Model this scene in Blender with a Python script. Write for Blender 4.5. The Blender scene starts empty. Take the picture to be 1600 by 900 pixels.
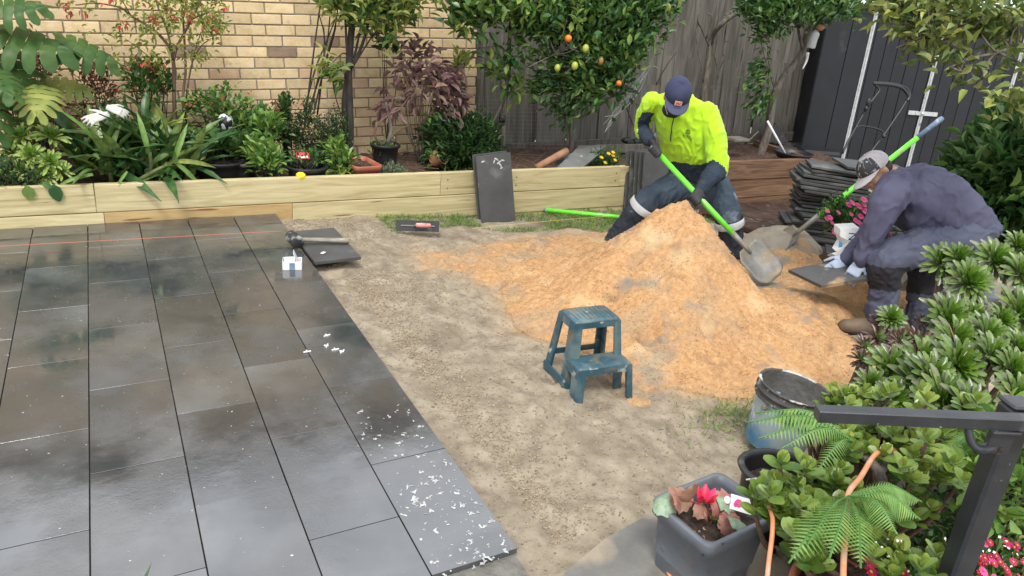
import bpy, math, random
import numpy as np
from mathutils import Vector, Matrix
from math import radians, pi, sin, cos

random.seed(7)
rng = np.random.default_rng(11)
S = bpy.context.scene
COL = S.collection

# ------------------------------------------------------------------ camera
CF = 1130.0                                   # focal length in pixels of a 1600 px wide frame
YAW, PITCH, ROLL = 0.52957, 0.38758, 0.09731
CAM = np.array([-1.02062, -3.00158, 1.65674])
_fw = np.array([sin(YAW)*cos(PITCH), cos(YAW)*cos(PITCH), -sin(PITCH)])
_ri = np.array([cos(YAW), -sin(YAW), 0.0]); _up = np.cross(_ri, _fw)
CR = _ri*cos(ROLL) + _up*sin(ROLL); CU = _up*cos(ROLL) - _ri*sin(ROLL)
cd = bpy.data.cameras.new('camera'); cam = bpy.data.objects.new('camera', cd); COL.objects.link(cam)
cd.sensor_width = 36.0; cd.lens = 36.0*CF/1600.0; cd.clip_start = 0.05; cd.clip_end = 500
M = Matrix(((CR[0], CU[0], -_fw[0], CAM[0]), (CR[1], CU[1], -_fw[1], CAM[1]), (CR[2], CU[2], -_fw[2], CAM[2]), (0, 0, 0, 1)))
cam.matrix_world = M
S.camera = cam

# ------------------------------------------------------------------ light
SUN_EL, SUN_AZ = radians(58), radians(215)    # azimuth clockwise from +Y
w = bpy.data.worlds.new('World'); S.world = w; w.use_nodes = True
wn = w.node_tree.nodes; wl = w.node_tree.links; wn.clear()
wo = wn.new('ShaderNodeOutputWorld'); wb = wn.new('ShaderNodeBackground'); sk = wn.new('ShaderNodeTexSky')
sk.sky_type = 'NISHITA'; sk.sun_disc = False; sk.sun_elevation = SUN_EL; sk.sun_rotation = SUN_AZ
sk.air_density = 1.0; sk.dust_density = 3.0; sk.ozone_density = 1.0
hs = wn.new('ShaderNodeHueSaturation'); hs.inputs['Saturation'].default_value = 0.30
wl.new(sk.outputs[0], hs.inputs['Color'])
# thin bright overcast laid over the whole sky
cn = wn.new('ShaderNodeTexNoise'); cn.inputs['Scale'].default_value = 2.2; cn.inputs['Detail'].default_value = 4
cr_ = wn.new('ShaderNodeValToRGB'); cr_.color_ramp.elements[0].position = .35; cr_.color_ramp.elements[0].color = (4.6, 4.8, 5.2, 1); cr_.color_ramp.elements[1].position = .65; cr_.color_ramp.elements[1].color = (7.0, 7.1, 7.3, 1)
cm = wn.new('ShaderNodeMix'); cm.data_type = 'RGBA'; cm.inputs['Factor'].default_value = .8
wtc = wn.new('ShaderNodeTexCoord'); wl.new(wtc.outputs['Generated'], cn.inputs['Vector']); wl.new(cn.outputs['Fac'], cr_.inputs['Fac'])
wl.new(hs.outputs[0], cm.inputs['A']); wl.new(cr_.outputs[0], cm.inputs['B']); wl.new(cm.outputs['Result'], wb.inputs['Color'])
wb.inputs['Strength'].default_value = 0.15
wl.new(wb.outputs[0], wo.inputs['Surface'])
sd = bpy.data.lights.new('sun', 'SUN'); sd.energy = 1.4; sd.angle = radians(14); sd.color = (1.0, 0.96, 0.90)
so = bpy.data.objects.new('sun', sd); COL.objects.link(so)
_sv = Vector((sin(SUN_AZ)*cos(SUN_EL), cos(SUN_AZ)*cos(SUN_EL), sin(SUN_EL)))
so.rotation_euler = _sv.to_track_quat('Z', 'Y').to_euler(); so.location = (0, 0, 8)
S.view_settings.view_transform = 'Standard'; S.view_settings.look = 'None'
S.view_settings.exposure = 0.90; S.view_settings.gamma = 1.0
S.cycles.max_bounces = 6; S.cycles.transparent_max_bounces = 16

# ------------------------------------------------------------------ points on the site
def V(*a): return np.array(a, float)
def ray(x, y): return _fw + CR*(x-800)/CF - CU*(y-450)/CF
def gz(x, y, z=0.0):
    d = ray(x, y); return CAM + d*(z-CAM[2])/d[2]
def gy(x, y, Y):
    d = ray(x, y); return CAM + d*(Y-CAM[1])/d[1]
def gd(x, y, dist): return CAM + ray(x, y)*dist
def pix(P):
    d = np.asarray(P, float)-CAM
    return 800+CF*(d@CR)/(d@_fw), 450-CF*(d@CU)/(d@_fw)

# ------------------------------------------------------------------ noise
_perm = rng.permutation(256); _perm = np.concatenate([_perm, _perm, _perm])
_grad = rng.random(1024)*2-1
def vnoise(x, y, z=0.0):
    x = np.asarray(x, float); y = np.asarray(y, float); z = np.asarray(z, float)+0*x
    xi = np.floor(x).astype(int); yi = np.floor(y).astype(int); zi = np.floor(z).astype(int)
    u = x-xi; v = y-yi; t = z-zi
    u = u*u*(3-2*u); v = v*v*(3-2*v); t = t*t*(3-2*t)
    def h(a, b, c): return _grad[_perm[(_perm[(_perm[a & 255]+b) & 255]+c) & 255]]
    r = 0
    for dz, wz in ((0, 1-t), (1, t)):
        for dy, wy in ((0, 1-v), (1, v)):
            for dx, wx in ((0, 1-u), (1, u)):
                r = r + h(xi+dx, yi+dy, zi+dz)*wx*wy*wz
    return r
def fbm(x, y, z=0.0, o=4):
    s = 0; a = 1.0; k = 1.0
    for i in range(o):
        s = s + a*vnoise(np.asarray(x)*k+i*17.3, np.asarray(y)*k-i*9.1, np.asarray(z)*k+i*3.7); a *= .5; k *= 2.03
    return s

# ------------------------------------------------------------------ materials
MATS = {}
def lin(h):
    h = h.lstrip('#'); o = []
    for i in (0, 2, 4):
        c = int(h[i:i+2], 16)/255; o.append(c/12.92 if c <= .04045 else ((c+.055)/1.055)**2.4)
    return tuple(o)+(1.0,)
def mat(name, cols, scale=8.0, rough=0.7, bump=0.0, bscale=None, detail=6.0, metal=0.0, spec=0.5, rand=0.0, dist=0.0,
        stretch=(1, 1, 1), tint=0.0, transl=0.0, rvar=0.0, spots=None, coat=0.0, sheen=0.0, lo=0.3, hi=0.7, double=False, thin=False):
    """cols: list of linear RGB tuples spread over a noise; rand: per-object value jitter; tint: per-leaf attribute jitter;
    spots: (colour, scale, threshold, softness) marks laid over the colour."""
    m = bpy.data.materials.new(name); m.use_nodes = True; n = m.node_tree.nodes; l = m.node_tree.links; n.clear()
    out = n.new('ShaderNodeOutputMaterial'); b = n.new('ShaderNodeBsdfPrincipled')
    tc = n.new('ShaderNodeTexCoord'); oi = n.new('ShaderNodeObjectInfo'); ad = n.new('ShaderNodeVectorMath'); ad.operation = 'ADD'
    mu = n.new('ShaderNodeVectorMath'); mu.operation = 'MULTIPLY'; mu.inputs[1].default_value = stretch
    sc = n.new('ShaderNodeVectorMath'); sc.operation = 'SCALE'; sc.inputs['Scale'].default_value = 37.0
    cmb = n.new('ShaderNodeCombineXYZ')
    for i in range(3): l.new(oi.outputs['Random'], cmb.inputs[i])
    l.new(cmb.outputs[0], sc.inputs[0]); l.new(tc.outputs['Object'], mu.inputs[0]); l.new(mu.outputs[0], ad.inputs[0]); l.new(sc.outputs[0], ad.inputs[1])
    nz = n.new('ShaderNodeTexNoise'); nz.inputs['Scale'].default_value = scale; nz.inputs['Detail'].default_value = detail
    nz.inputs['Distortion'].default_value = dist; nz.inputs['Roughness'].default_value = 0.6
    l.new(ad.outputs[0], nz.inputs['Vector'])
    cr = n.new('ShaderNodeValToRGB'); e = cr.color_ramp.elements
    cols = [tuple(c)[:3]+(1.0,) for c in cols]
    if len(cols) == 1: cols = [cols[0], cols[0]]
    e[0].position = lo; e[0].color = cols[0]; e[1].position = hi; e[1].color = cols[-1]
    for i, c in enumerate(cols[1:-1]):
        x = e.new(lo+(hi-lo)*(i+1)/(len(cols)-1)); x.color = c
    l.new(nz.outputs['Fac'], cr.inputs['Fac']); col = cr.outputs['Color']
    if rand or tint:
        hsv = n.new('ShaderNodeHueSaturation'); l.new(col, hsv.inputs['Color'])
        if rand:
            mr = n.new('ShaderNodeMapRange'); mr.inputs['To Min'].default_value = 1-rand; mr.inputs['To Max'].default_value = 1+rand
            l.new(oi.outputs['Random'], mr.inputs['Value']); l.new(mr.outputs[0], hsv.inputs['Value']); col = hsv.outputs[0]
        if tint:
            at = n.new('ShaderNodeAttribute'); at.attribute_name = 'tint'
            mr = n.new('ShaderNodeMapRange'); mr.inputs['To Min'].default_value = 1-tint; mr.inputs['To Max'].default_value = 1+tint
            l.new(at.outputs['Fac'], mr.inputs['Value'])
            h2 = n.new('ShaderNodeHueSaturation'); l.new(col, h2.inputs['Color']); l.new(mr.outputs[0], h2.inputs['Value'])
            m3 = n.new('ShaderNodeMapRange'); m3.inputs['To Min'].default_value = 0.5+.045*tint/.4; m3.inputs['To Max'].default_value = 0.5-.03*tint/.4
            l.new(at.outputs['Fac'], m3.inputs['Value']); l.new(m3.outputs[0], h2.inputs['Hue']); col = h2.outputs[0]
    for sp in (spots or []):
        n2 = n.new('ShaderNodeTexNoise'); n2.inputs['Scale'].default_value = sp[1]; n2.inputs['Detail'].default_value = sp[4] if len(sp) > 4 else 4.0
        l.new(ad.outputs[0], n2.inputs['Vector'])
        r2 = n.new('ShaderNodeMapRange'); r2.inputs['From Min'].default_value = sp[2]; r2.inputs['From Max'].default_value = sp[2]+sp[3]
        l.new(n2.outputs['Fac'], r2.inputs['Value'])
        mx = n.new('ShaderNodeMix'); mx.data_type = 'RGBA'; l.new(r2.outputs[0], mx.inputs['Factor']); l.new(col, mx.inputs['A'])
        mx.inputs['B'].default_value = tuple(sp[0])[:3]+(1.0,); col = mx.outputs['Result']
    l.new(col, b.inputs['Base Color'])
    b.inputs['Roughness'].default_value = rough; b.inputs['Metallic'].default_value = metal
    b.inputs['Specular IOR Level'].default_value = spec; b.inputs['Coat Weight'].default_value = coat
    if sheen: b.inputs['Sheen Weight'].default_value = sheen
    if rvar:
        mr = n.new('ShaderNodeMapRange'); mr.inputs['From Min'].default_value = .3; mr.inputs['From Max'].default_value = .7
        mr.inputs['To Min'].default_value = max(.02, rough-rvar); mr.inputs['To Max'].default_value = min(1, rough+rvar)
        n3 = n.new('ShaderNodeTexNoise'); n3.inputs['Scale'].default_value = scale*.7; n3.inputs['Detail'].default_value = 4
        l.new(ad.outputs[0], n3.inputs['Vector']); l.new(n3.outputs['Fac'], mr.inputs['Value']); l.new(mr.outputs[0], b.inputs['Roughness'])
    if bump:
        bp = n.new('ShaderNodeBump'); bp.inputs['Strength'].default_value = 1.0; bp.inputs['Distance'].default_value = bump
        nb = n.new('ShaderNodeTexNoise'); nb.inputs['Scale'].default_value = bscale or scale*4; nb.inputs['Detail'].default_value = 5
        l.new(ad.outputs[0], nb.inputs['Vector']); l.new(nb.outputs['Fac'], bp.inputs['Height']); l.new(bp.outputs[0], b.inputs['Normal'])
    sh = b.outputs[0]
    if transl:
        tr = n.new('ShaderNodeBsdfTranslucent'); l.new(col, tr.inputs['Color']); ms = n.new('ShaderNodeMixShader')
        ms.inputs[0].default_value = transl; l.new(sh, ms.inputs[1]); l.new(tr.outputs[0], ms.inputs[2]); sh = ms.outputs[0]
    l.new(sh, out.inputs['Surface'])
    m['_bsdf'] = b.name
    MATS[name] = m
    return m

# ------------------------------------------------------------------ objects
WL = {}
def tag(o, label=None, cat=None, group=None, kind=None):
    if label: o['label'] = label
    if cat: o['category'] = cat
    if group: o['group'] = group
    if kind: o['kind'] = kind
    return o
def thing(name, label, cat, loc=(0, 0, 0), group=None, kind=None):
    o = bpy.data.objects.new(name, None); COL.objects.link(o); o.location = tuple(loc); o.empty_display_size = .05
    WL[o.name] = np.array(loc, float)
    return tag(o, label, cat, group, kind)
def rotm(ax, ang):
    return np.array(Matrix.Rotation(ang, 3, Vector(ax)))
def frame(d, up=(0, 0, 1)):
    d = np.asarray(d, float); d = d/np.linalg.norm(d); u = np.asarray(up, float)
    s = np.cross(d, u)
    if np.linalg.norm(s) < 1e-4: s = np.cross(d, [0, 1, 0.1])
    s /= np.linalg.norm(s); u = np.cross(s, d)
    return s, d, u                       # side, forward, up
def catmull(pts, n=6):
    P = [np.asarray(p, float) for p in pts]
    if len(P) < 3: return P
    P = [2*P[0]-P[1]]+P+[2*P[-1]-P[-2]]; o = []
    for i in range(1, len(P)-2):
        for k in range(n):
            t = k/n; a, b, c, d = P[i-1:i+3]
            o.append(.5*((2*b)+(-a+c)*t+(2*a-5*b+4*c-d)*t*t+(-a+3*b-3*c+d)*t**3))
    o.append(P[-2]); return o
class MB:
    def __init__(s): s.v = []; s.f = []; s.n = 0; s.m = []; s.t = []; s.cur = 0
    def add(s, v, f, t=0.5):
        v = np.asarray(v, float).reshape(-1, 3); s.v.append(v)
        tt = np.full(len(v), t) if np.isscalar(t) else np.asarray(t); s.t.append(tt)
        if isinstance(f, np.ndarray): s.f += (f+s.n).tolist()
        else: s.f += [tuple(i+s.n for i in q) for q in f]
        s.m += [s.cur]*(len(f)); s.n += len(v); return s
    def box(s, c, size, R=None, taper=1.0):
        x, y, z = np.array(size)/2; q = np.array([[a*x*(taper if d > 0 else 1), b*y*(taper if d > 0 else 1), d*z] for d in (-1, 1) for a, b in ((-1, -1), (1, -1), (1, 1), (-1, 1))])
        if R is not None: q = q@np.asarray(R).T
        return s.add(q+np.asarray(c, float), [(3, 2, 1, 0), (4, 5, 6, 7), (0, 1, 5, 4), (1, 2, 6, 5), (2, 3, 7, 6), (3, 0, 4, 7)])
    def bbox(s, c, size, R=None, b=0.004):
        """box with chamfered edges (24 vertices)"""
        h = np.array(size)/2; b = min(b, h.min()*.9); v = []; idx = {}
        for sx in (-1, 1):
            for sy in (-1, 1):
                for sz in (-1, 1):
                    p = h*np.array([sx, sy, sz])
                    for a in range(3):
                        q = p.copy()
                        for o in range(3):
                            if o != a: q[o] -= b*(sx, sy, sz)[o]
                        idx[(sx, sy, sz, a)] = len(v); v.append(q)
        f = []
        for a in range(3):
            o1, o2 = [(1, 2), (2, 0), (0, 1)][a]
            for sg in (-1, 1):
                r = []
                for s1, s2 in ((-1, -1), (1, -1), (1, 1), (-1, 1)):
                    k = [0, 0, 0]; k[a] = sg; k[o1] = s1; k[o2] = s2; r.append(idx[(k[0], k[1], k[2], a)])
                f.append(tuple(r if sg > 0 else r[::-1]))
        for a in range(3):                                # edges running along axis a
            o1, o2 = [(1, 2), (2, 0), (0, 1)][a]
            for s1 in (-1, 1):
                for s2 in (-1, 1):
                    r = []
                    for sg, ax in ((-1, o1), (1, o1), (1, o2), (-1, o2)):
                        k = [0, 0, 0]; k[a] = sg; k[o1] = s1; k[o2] = s2; r.append(idx[(k[0], k[1], k[2], ax)])
                    f.append(tuple(r if s1*s2 > 0 else r[::-1]))
        for sx in (-1, 1):
            for sy in (-1, 1):
                for sz in (-1, 1):
                    r = [idx[(sx, sy, sz, a)] for a in range(3)]; f.append(tuple(r if sx*sy*sz > 0 else r[::-1]))
        v = np.array(v)
        if R is not None: v = v@np.asarray(R).T
        return s.add(v+np.asarray(c, float), f)
    def loft(s, rings, cap=True, closed=True, t=0.5):
        k = len(rings[0]); n = len(rings); v = np.concatenate([np.asarray(r, float) for r in rings]); f = []
        for i in range(n-1):
            for j in range(k if closed else k-1):
                a = i*k+j; b = i*k+(j+1) % k; f.append((a, b, b+k, a+k))
        if cap and closed: f.append(tuple(range(k))[::-1]); f.append(tuple(range((n-1)*k, n*k)))
        return s.add(v, f, t)
    def tube(s, pts, r, k=7, cap=True, flat=1.0, t=0.5, smooth=0):
        P = [np.asarray(p, float) for p in pts]
        if smooth:
            rr = r if hasattr(r, '__len__') else [r]*len(P); n0 = len(P)
            P = catmull(P, smooth); r = np.interp(np.linspace(0, n0-1, len(P)), range(n0), rr)
        rr = r if hasattr(r, '__len__') else [r]*len(P); R = []; pu = None
        for i, p in enumerate(P):
            d = P[min(i+1, len(P)-1)]-P[max(i-1, 0)]; d = d/(np.linalg.norm(d)+1e-12)
            if pu is None: sd, _, u = frame(d, (0.13, 0.2, 1) if abs(d[2]) < .9 else (1, 0.1, 0))
            else:
                sd = np.cross(d, pu); sd /= np.linalg.norm(sd)+1e-12; u = np.cross(sd, d)
            pu = u
            a = np.arange(k)*2*pi/k; R.append(p+rr[i]*(np.cos(a)[:, None]*sd+flat*np.sin(a)[:, None]*u))
        return s.loft(R, cap, t=t)
    def lathe(s, prof, c=(0, 0, 0), k=24, R=None, cap=False, t=0.5, sx=1.0, sy=1.0):
        a = np.arange(k)*2*pi/k; rings = []
        for r, z in prof:
            q = np.stack([r*sx*np.cos(a), r*sy*np.sin(a), np.full(k, z)], 1)
            if R is not None: q = q@np.asarray(R).T
            rings.append(q+np.asarray(c, float))
        return s.loft(rings, cap, t=t)
    def ball(s, c, r, k=10, n=7, R=None, t=0.5):
        r = np.array(r)*np.ones(3); a = np.arange(k)*2*pi/k; rings = []
        for i in range(n+1):
            th = pi*(i+.02)/(n+.04); q = np.stack([np.sin(th)*np.cos(a)*r[0], np.sin(th)*np.sin(a)*r[1], -np.cos(th)*r[2]*np.ones(k)], 1)
            if R is not None: q = q@np.asarray(R).T
            rings.append(q+np.asarray(c, float))
        return s.loft(rings, True, t=t)
    def inst(s, tv, tf, Ms, C, t=None):
        """copies of template (verts tv, faces tf) with matrices Ms (n,3,3) at C (n,3)"""
        n = len(C); k = len(tv); v = np.einsum('nij,kj->nki', Ms, tv)+np.asarray(C)[:, None, :]
        off = (np.arange(n)*k)
        tt = rng.random(n) if t is None else np.asarray(t)
        s.v.append(v.reshape(-1, 3)); s.t.append(np.repeat(tt, k))
        for q in tf:
            s.f += (np.asarray(q)[None, :]+off[:, None]+s.n).tolist(); s.m += [s.cur]*n
        s.n += n*k; return s
    def build(s, name, m, parent=None, smooth=False, centre=True, **tg):
        v = np.concatenate(s.v); me = bpy.data.meshes.new(name)
        pw = WL[parent.name] if parent is not None else np.zeros(3)
        c = (v.min(0)+v.max(0))/2 if centre is True else (np.zeros(3) if centre is False else np.asarray(centre, float))
        me.from_pydata((v-c).tolist(), [], s.f)
        ms = m if isinstance(m, (list, tuple)) else [m]
        for q in ms: me.materials.append(q)
        if len(ms) > 1: me.polygons.foreach_set('material_index', s.m)
        at = me.attributes.new('tint', 'FLOAT', 'POINT'); at.data.foreach_set('value', np.concatenate(s.t).astype(np.float32))
        if smooth: me.polygons.foreach_set('use_smooth', [True]*len(me.polygons))
        me.update()
        o = bpy.data.objects.new(name, me); COL.objects.link(o); o.location = tuple(c-pw); WL[o.name] = c
        if parent is not None: o.parent = parent
        if tg: tag(o, **tg)
        return o
def place(me_obj, name, parent, C, Rm=None, scale=1.0, **tg):
    """a copy of a built part, sharing its mesh, at world point C"""
    o = bpy.data.objects.new(name, me_obj.data if hasattr(me_obj, 'data') else me_obj); COL.objects.link(o)
    pw = WL[parent.name] if parent is not None else np.zeros(3)
    R = Matrix(np.asarray(Rm).tolist()) if Rm is not None else Matrix.Identity(3)
    sc = (scale, scale, scale) if np.isscalar(scale) else tuple(scale)
    if parent is not None: o.parent = parent
    o.matrix_basis = Matrix.Translation(Vector(np.asarray(C)-pw)) @ R.to_4x4() @ Matrix.Diagonal((*sc, 1))
    WL[o.name] = np.asarray(C, float)
    if tg: tag(o, **tg)
    return o
def meshonly(mb, name, m, smooth=False):
    o = mb.build(name, m, None, smooth, centre=False); me = o.data; bpy.data.objects.remove(o); return me
def randdirs(n, zmin=-1, zmax=1):
    z = rng.uniform(zmin, zmax, n); a = rng.uniform(0, 2*pi, n); r = np.sqrt(1-z*z); return np.stack([r*np.cos(a), r*np.sin(a), z], 1)
def mats_from(D, U, L, W, T=None):
    D = D/np.linalg.norm(D, axis=1)[:, None]; Sd = np.cross(D, U); Sd /= np.linalg.norm(Sd, axis=1)[:, None]+1e-9; Uu = np.cross(Sd, D)
    L = np.asarray(L)*np.ones(len(D)); W = np.asarray(W)*np.ones(len(D))
    T = L if T is None else T
    return np.stack([Sd*W[:, None], D*L[:, None], Uu*(T[:, None])], 2)
# leaf templates: x = side (half width 0.5), y = along 0..1, z = up
def leaf_t(prof, fold=.12, droop=.18, n=None):
    v = []; f = []; n = len(prof)
    for i, wd in enumerate(prof):
        y = i/(n-1); z = -droop*y*y
        v += [(-wd/2, y, z+fold*wd), (0, y, z), (wd/2, y, z+fold*wd)]
    for i in range(n-1):
        a = 3*i; f += [(a, a+1, a+4, a+3), (a+1, a+2, a+5, a+4)]
    return np.array(v), f
T_OVAL = leaf_t([.06, .75, 1.0, .8, .03])
T_OVAL2 = leaf_t([.1, .9, 1.0, .6, .03], fold=.25, droop=.3)
T_LANCE = leaf_t([.15, .8, 1.0, .7, .03], fold=.3, droop=.25)
T_SMALL = (np.array([(0, 0, 0), (-.5, .5, .08), (0, 1, -.1), (.5, .5, .08)]), [(0, 1, 2, 3)])
T_ROUND = leaf_t([.3, .95, 1.0, .75, .2], fold=.08, droop=.05)
def leaves(mb, C, D, L, W, T=T_OVAL, up=None, t=None, jit=.35):
    C = np.asarray(C, float); n = len(C); D = np.asarray(D, float)
    U = np.tile([0, 0, 1.0], (n, 1))+rng.normal(0, jit, (n, 3)) if up is None else up
    L = L*rng.uniform(.75, 1.2, n) if np.isscalar(L) else L
    W = W*rng.uniform(.75, 1.2, n) if np.isscalar(W) else W
    return mb.inst(T[0], T[1], mats_from(D, U, L, W), C, t)
def clump(mb, tips, per, spread, L, W, T=T_OVAL, outward=None, upb=.3, jit=.4, sag=0.0):
    """leaves scattered about twig tips"""
    tips = np.asarray(tips, float); C = np.repeat(tips, per, 0)+rng.normal(0, spread, (len(tips)*per, 3))
    D = randdirs(len(C))
    if outward is not None: o = C-np.asarray(outward); o /= np.linalg.norm(o, axis=1)[:, None]+1e-9; D = D*.7+o*.8
    D[:, 2] += upb-sag
    t = np.repeat(rng.random(len(tips)), per)*.5+rng.random(len(C))*.5
    return leaves(mb, C, D, L, W, T, t=t, jit=jit)
def vol_tips(blobs, n):
    """points near the surface of overlapping ellipsoids: (centre, radii)"""
    vol = np.array([np.prod(b[1])**(2/3) for b in blobs]); k = rng.choice(len(blobs), n, p=vol/vol.sum())
    c = np.array([b[0] for b in blobs])[k]; r = np.array([np.ones(3)*b[1] for b in blobs])[k]
    return c+randdirs(n)*r*(rng.random(n)**.35)[:, None]
# ================================================================== SETTING
UPV = V(-.0397, .0577, .9975)                  # plumb, as the walls stand
_fr = np.random.default_rng(5); FEET = [(_fr.uniform(.25, 2.0), _fr.uniform(-1.7, 1.3), _fr.uniform(0, pi)) for _ in range(34)]
def gh(x, y):
    """height of the bare sand"""
    x = np.asarray(x, float); y = np.asarray(y, float)
    z = -.032-.032*np.clip(x, 0, 6)-.012*np.clip(y, 0, 3)
    z = z+.020*fbm(x*1.7, y*1.7, 3.3, 3)*np.clip(x*4, 0, 1)+.014*fbm(x*8, y*8, 1.2, 4)+.0065*fbm(x*34, y*34, 5, 3)*np.clip(.6+vnoise(x*2.3, y*2.3, 8), .1, 1.4)-.012*np.clip(fbm(x*4.2, y*6, 6.1, 2)-.35, 0, 1)
    for fx, fy, fa in FEET:
        u = (x-fx)*cos(fa)+(y-fy)*sin(fa); v = -(x-fx)*sin(fa)+(y-fy)*cos(fa); q = (u/.135)**2+(v/.055)**2
        z = z-.017*np.exp(-q**2)+.009*np.exp(-((np.sqrt(q)-1.25)/.22)**2)
    z = z-.018*np.exp(-((x-.20)/.10)**2)*(y < 1.1)*(y > -1.45)*(.6+.5*vnoise(x*3, y*3))
    z = z+.035*np.exp(-(((x-.35)/.30)**2+((y-2.05)/.2)**2))
    z = z-.05*np.exp(-(((x-.2)/.22)**2+((y-1.15)/.07)**2))
    return np.where(x < -.01, np.minimum(z, -.05), np.minimum(z, -.012+.25*np.clip(x, 0, 1)))
_ang = np.radians([-27, 2, 24, 41, 75, 112, 142, 170, 191, 203, 225, 243, 274, 300, 333, 362])
_rad = np.array([.56, .42, .42, .50, .66, .92, 1.13, 1.26, 1.40, 1.34, 1.55, 1.47, 1.32, .90, .56, .42])
def hp(x, y):
    """thickness of orange sand over the bare sand"""
    x = np.asarray(x, float); y = np.asarray(y, float); dx = x-2.17; dy = y-.36
    r = np.hypot(dx, dy); a = np.mod(np.arctan2(dy, dx), 2*pi); a = np.where(a > radians(333), a-2*pi, a)
    r0 = np.interp(a, _ang, _rad)*(1+.07*vnoise(x*3.1, y*3.1, 8))
    q = np.clip(1-r/r0, 0, 1); h = .30*q**1.05+.39*np.clip(1-r/(r0*.68), 0, 1)**1.15
    h = h-.05*np.exp(-(r/.10)**2)
    for cx, cy, dd_, ss in ((2.42, .62, .05, .10), (2.05, -.25, .035, .14), (1.62, .20, .03, .12), (2.30, -.55, .03, .12), (1.75, -.10, -.02, .10), (1.45, -.35, .025, .10), (2.55, .05, .04, .09)):
        h = h-dd_*np.exp(-(((x-cx)/ss)**2+((y-cy)/(ss*.8))**2)**1.5)
    for cx, cy, hh, sx, sy in ((3.60, .80, .13, .40, .34), (2.85, -.32, .09, .42, .36), (2.55, -.62, .13, .5, .36), (3.70, .15, .12, .35, .4), (2.9, -.0, .04, .35, .3), (3.72, -.35, .08, .3, .3)):
        h = np.maximum(h, 0)+hh*np.exp(-((x-cx)/sx)**2-((y-cy)/sy)**2)
    h = h*(1-.95*np.exp(-((x-3.02)/.42)**4-((y+.62)/.30)**4))
    n = fbm(x*2.6, y*2.6, 2.2, 4)
    sp = np.exp(-(((x-1.62)/.88)**4+((y-1.33-.10*(x-1.7))/.28)**4)); h2 = .036*sp*(1+.9*n)-.009
    sp2 = np.exp(-(((x-1.15)/.30)**4+((y-1.0)/.30)**4)); h3 = .026*sp2*(1+1.6*n)-.014
    h4 = .02*np.exp(-(((x-1.06)/.09)**2+((y+.74)/.07)**2))-.010
    h = np.where(h > .012, h, -.01)
    h = np.maximum(np.maximum(np.maximum(h, h2), h3), h4)
    return h
def topz(x, y):
    g = gh(x, y); h = hp(x, y); return float(g+max(float(h), 0))
def grid_mesh(name, xs, ys, zf, m, keep=None, dust=None, **tg):
    X, Y = np.meshgrid(xs, ys); Z = zf(X, Y); nx, ny = len(xs), len(ys)
    v = np.stack([X.ravel(), Y.ravel(), Z.ravel()], 1)
    i = (np.arange(ny-1)[:, None]*nx+np.arange(nx-1)[None, :]).ravel()
    f = np.stack([i, i+1, i+nx+1, i+nx], 1)
    if keep is not None:
        K = keep(X, Y).ravel(); f = f[K[f].all(1)]
        u = np.unique(f); mp = np.zeros(len(v), int); mp[u] = np.arange(len(u)); v = v[u]; f = mp[f]
    mb = MB(); mb.add(v, f, t=np.clip(dust(v), 0, 1) if dust is not None else .5); o = mb.build(name, m, None, True, **tg); return o

M_soil = mat('bedding_sand', [(.155, .125, .088), (.255, .212, .152), (.35, .298, .222)], scale=9, rough=.9, bump=.0045, bscale=80, detail=9,
             spots=[((.11, .085, .058), 55, .60, .10, 6), ((.15, .115, .078), 2.2, .56, .16, 10), ((.42, .35, .25), 4, .60, .2, 8)], lo=.3, hi=.72)
M_orange = mat('orange_sand', [(.31, .165, .070), (.45, .255, .112), (.57, .355, .175)], scale=34, rough=.92, bump=.0065, bscale=120, detail=10,
               spots=[((.22, .13, .07), 75, .60, .12, 5), ((.20, .18, .145), 2.7, .575, .10, 10), ((.25, .145, .075), 6, .60, .12, 8), ((.62, .44, .24), 3.2, .54, .2, 9)], lo=.22, hi=.80)
M_grit = mat('sand_crumbs', [(.40, .24, .12), (.54, .35, .185)], scale=40, rough=.9, tint=.10)
M_grit2 = mat('soil_crumbs', [(.24, .185, .125), (.38, .31, .22)], scale=40, rough=.9, tint=.12)
M_bark = mat('bark_mulch', [(.030, .016, .010), (.07, .04, .026), (.12, .075, .05)], scale=30, rough=.85, bump=.01, bscale=60)

xs = np.concatenate([[-60, -20, -8, -5, -3.5, -2, -1, -.4, -.1], np.arange(-.03, 4.6, .0125), np.arange(4.62, 7.2, .06), [8, 10, 14, 25, 60]])
ys = np.concatenate([[-60, -20, -8, -5, -3.8, -3, -2.6, -2.3], np.arange(-2.0, 2.30, .0125), [2.4, 3, 4, 6, 12, 25, 60]])
def sand_dust(v):
    x, y = v[:, 0], v[:, 1]; s = (hp(x, y) > 0)*1.0; n = 1
    for rr in (.04, .09, .15, .22):
        for a in np.arange(8)*pi/4+rr*9: s = s+(hp(x+rr*cos(a), y+rr*sin(a)) > 0)*(1.4-4*rr); n += 1
    return (s/n)*1.6*(.55+.45*fbm(x*7, y*7, 2, 4))
def pile_edge(v):
    h = hp(v[:, 0], v[:, 1]); return np.exp(-np.maximum(h, 0)/.012)*(.55+.5*fbm(v[:, 0]*9, v[:, 1]*9, 5, 4))+.55*np.clip(fbm(v[:, 0]*2.2+3, v[:, 1]*5.5, 7, 4)-.42, 0, 1)
def mix_by_tint(m, colour):
    n = m.node_tree.nodes; l = m.node_tree.links; b = [x for x in n if x.type == 'BSDF_PRINCIPLED'][0]; s = b.inputs['Base Color'].links[0].from_socket
    at = n.new('ShaderNodeAttribute'); at.attribute_name = 'tint'; mx = n.new('ShaderNodeMix'); mx.data_type = 'RGBA'; l.new(at.outputs['Fac'], mx.inputs['Factor']); l.new(s, mx.inputs['A']); mx.inputs['B'].default_value = (*colour, 1); l.new(mx.outputs['Result'], b.inputs['Base Color'])
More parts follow.
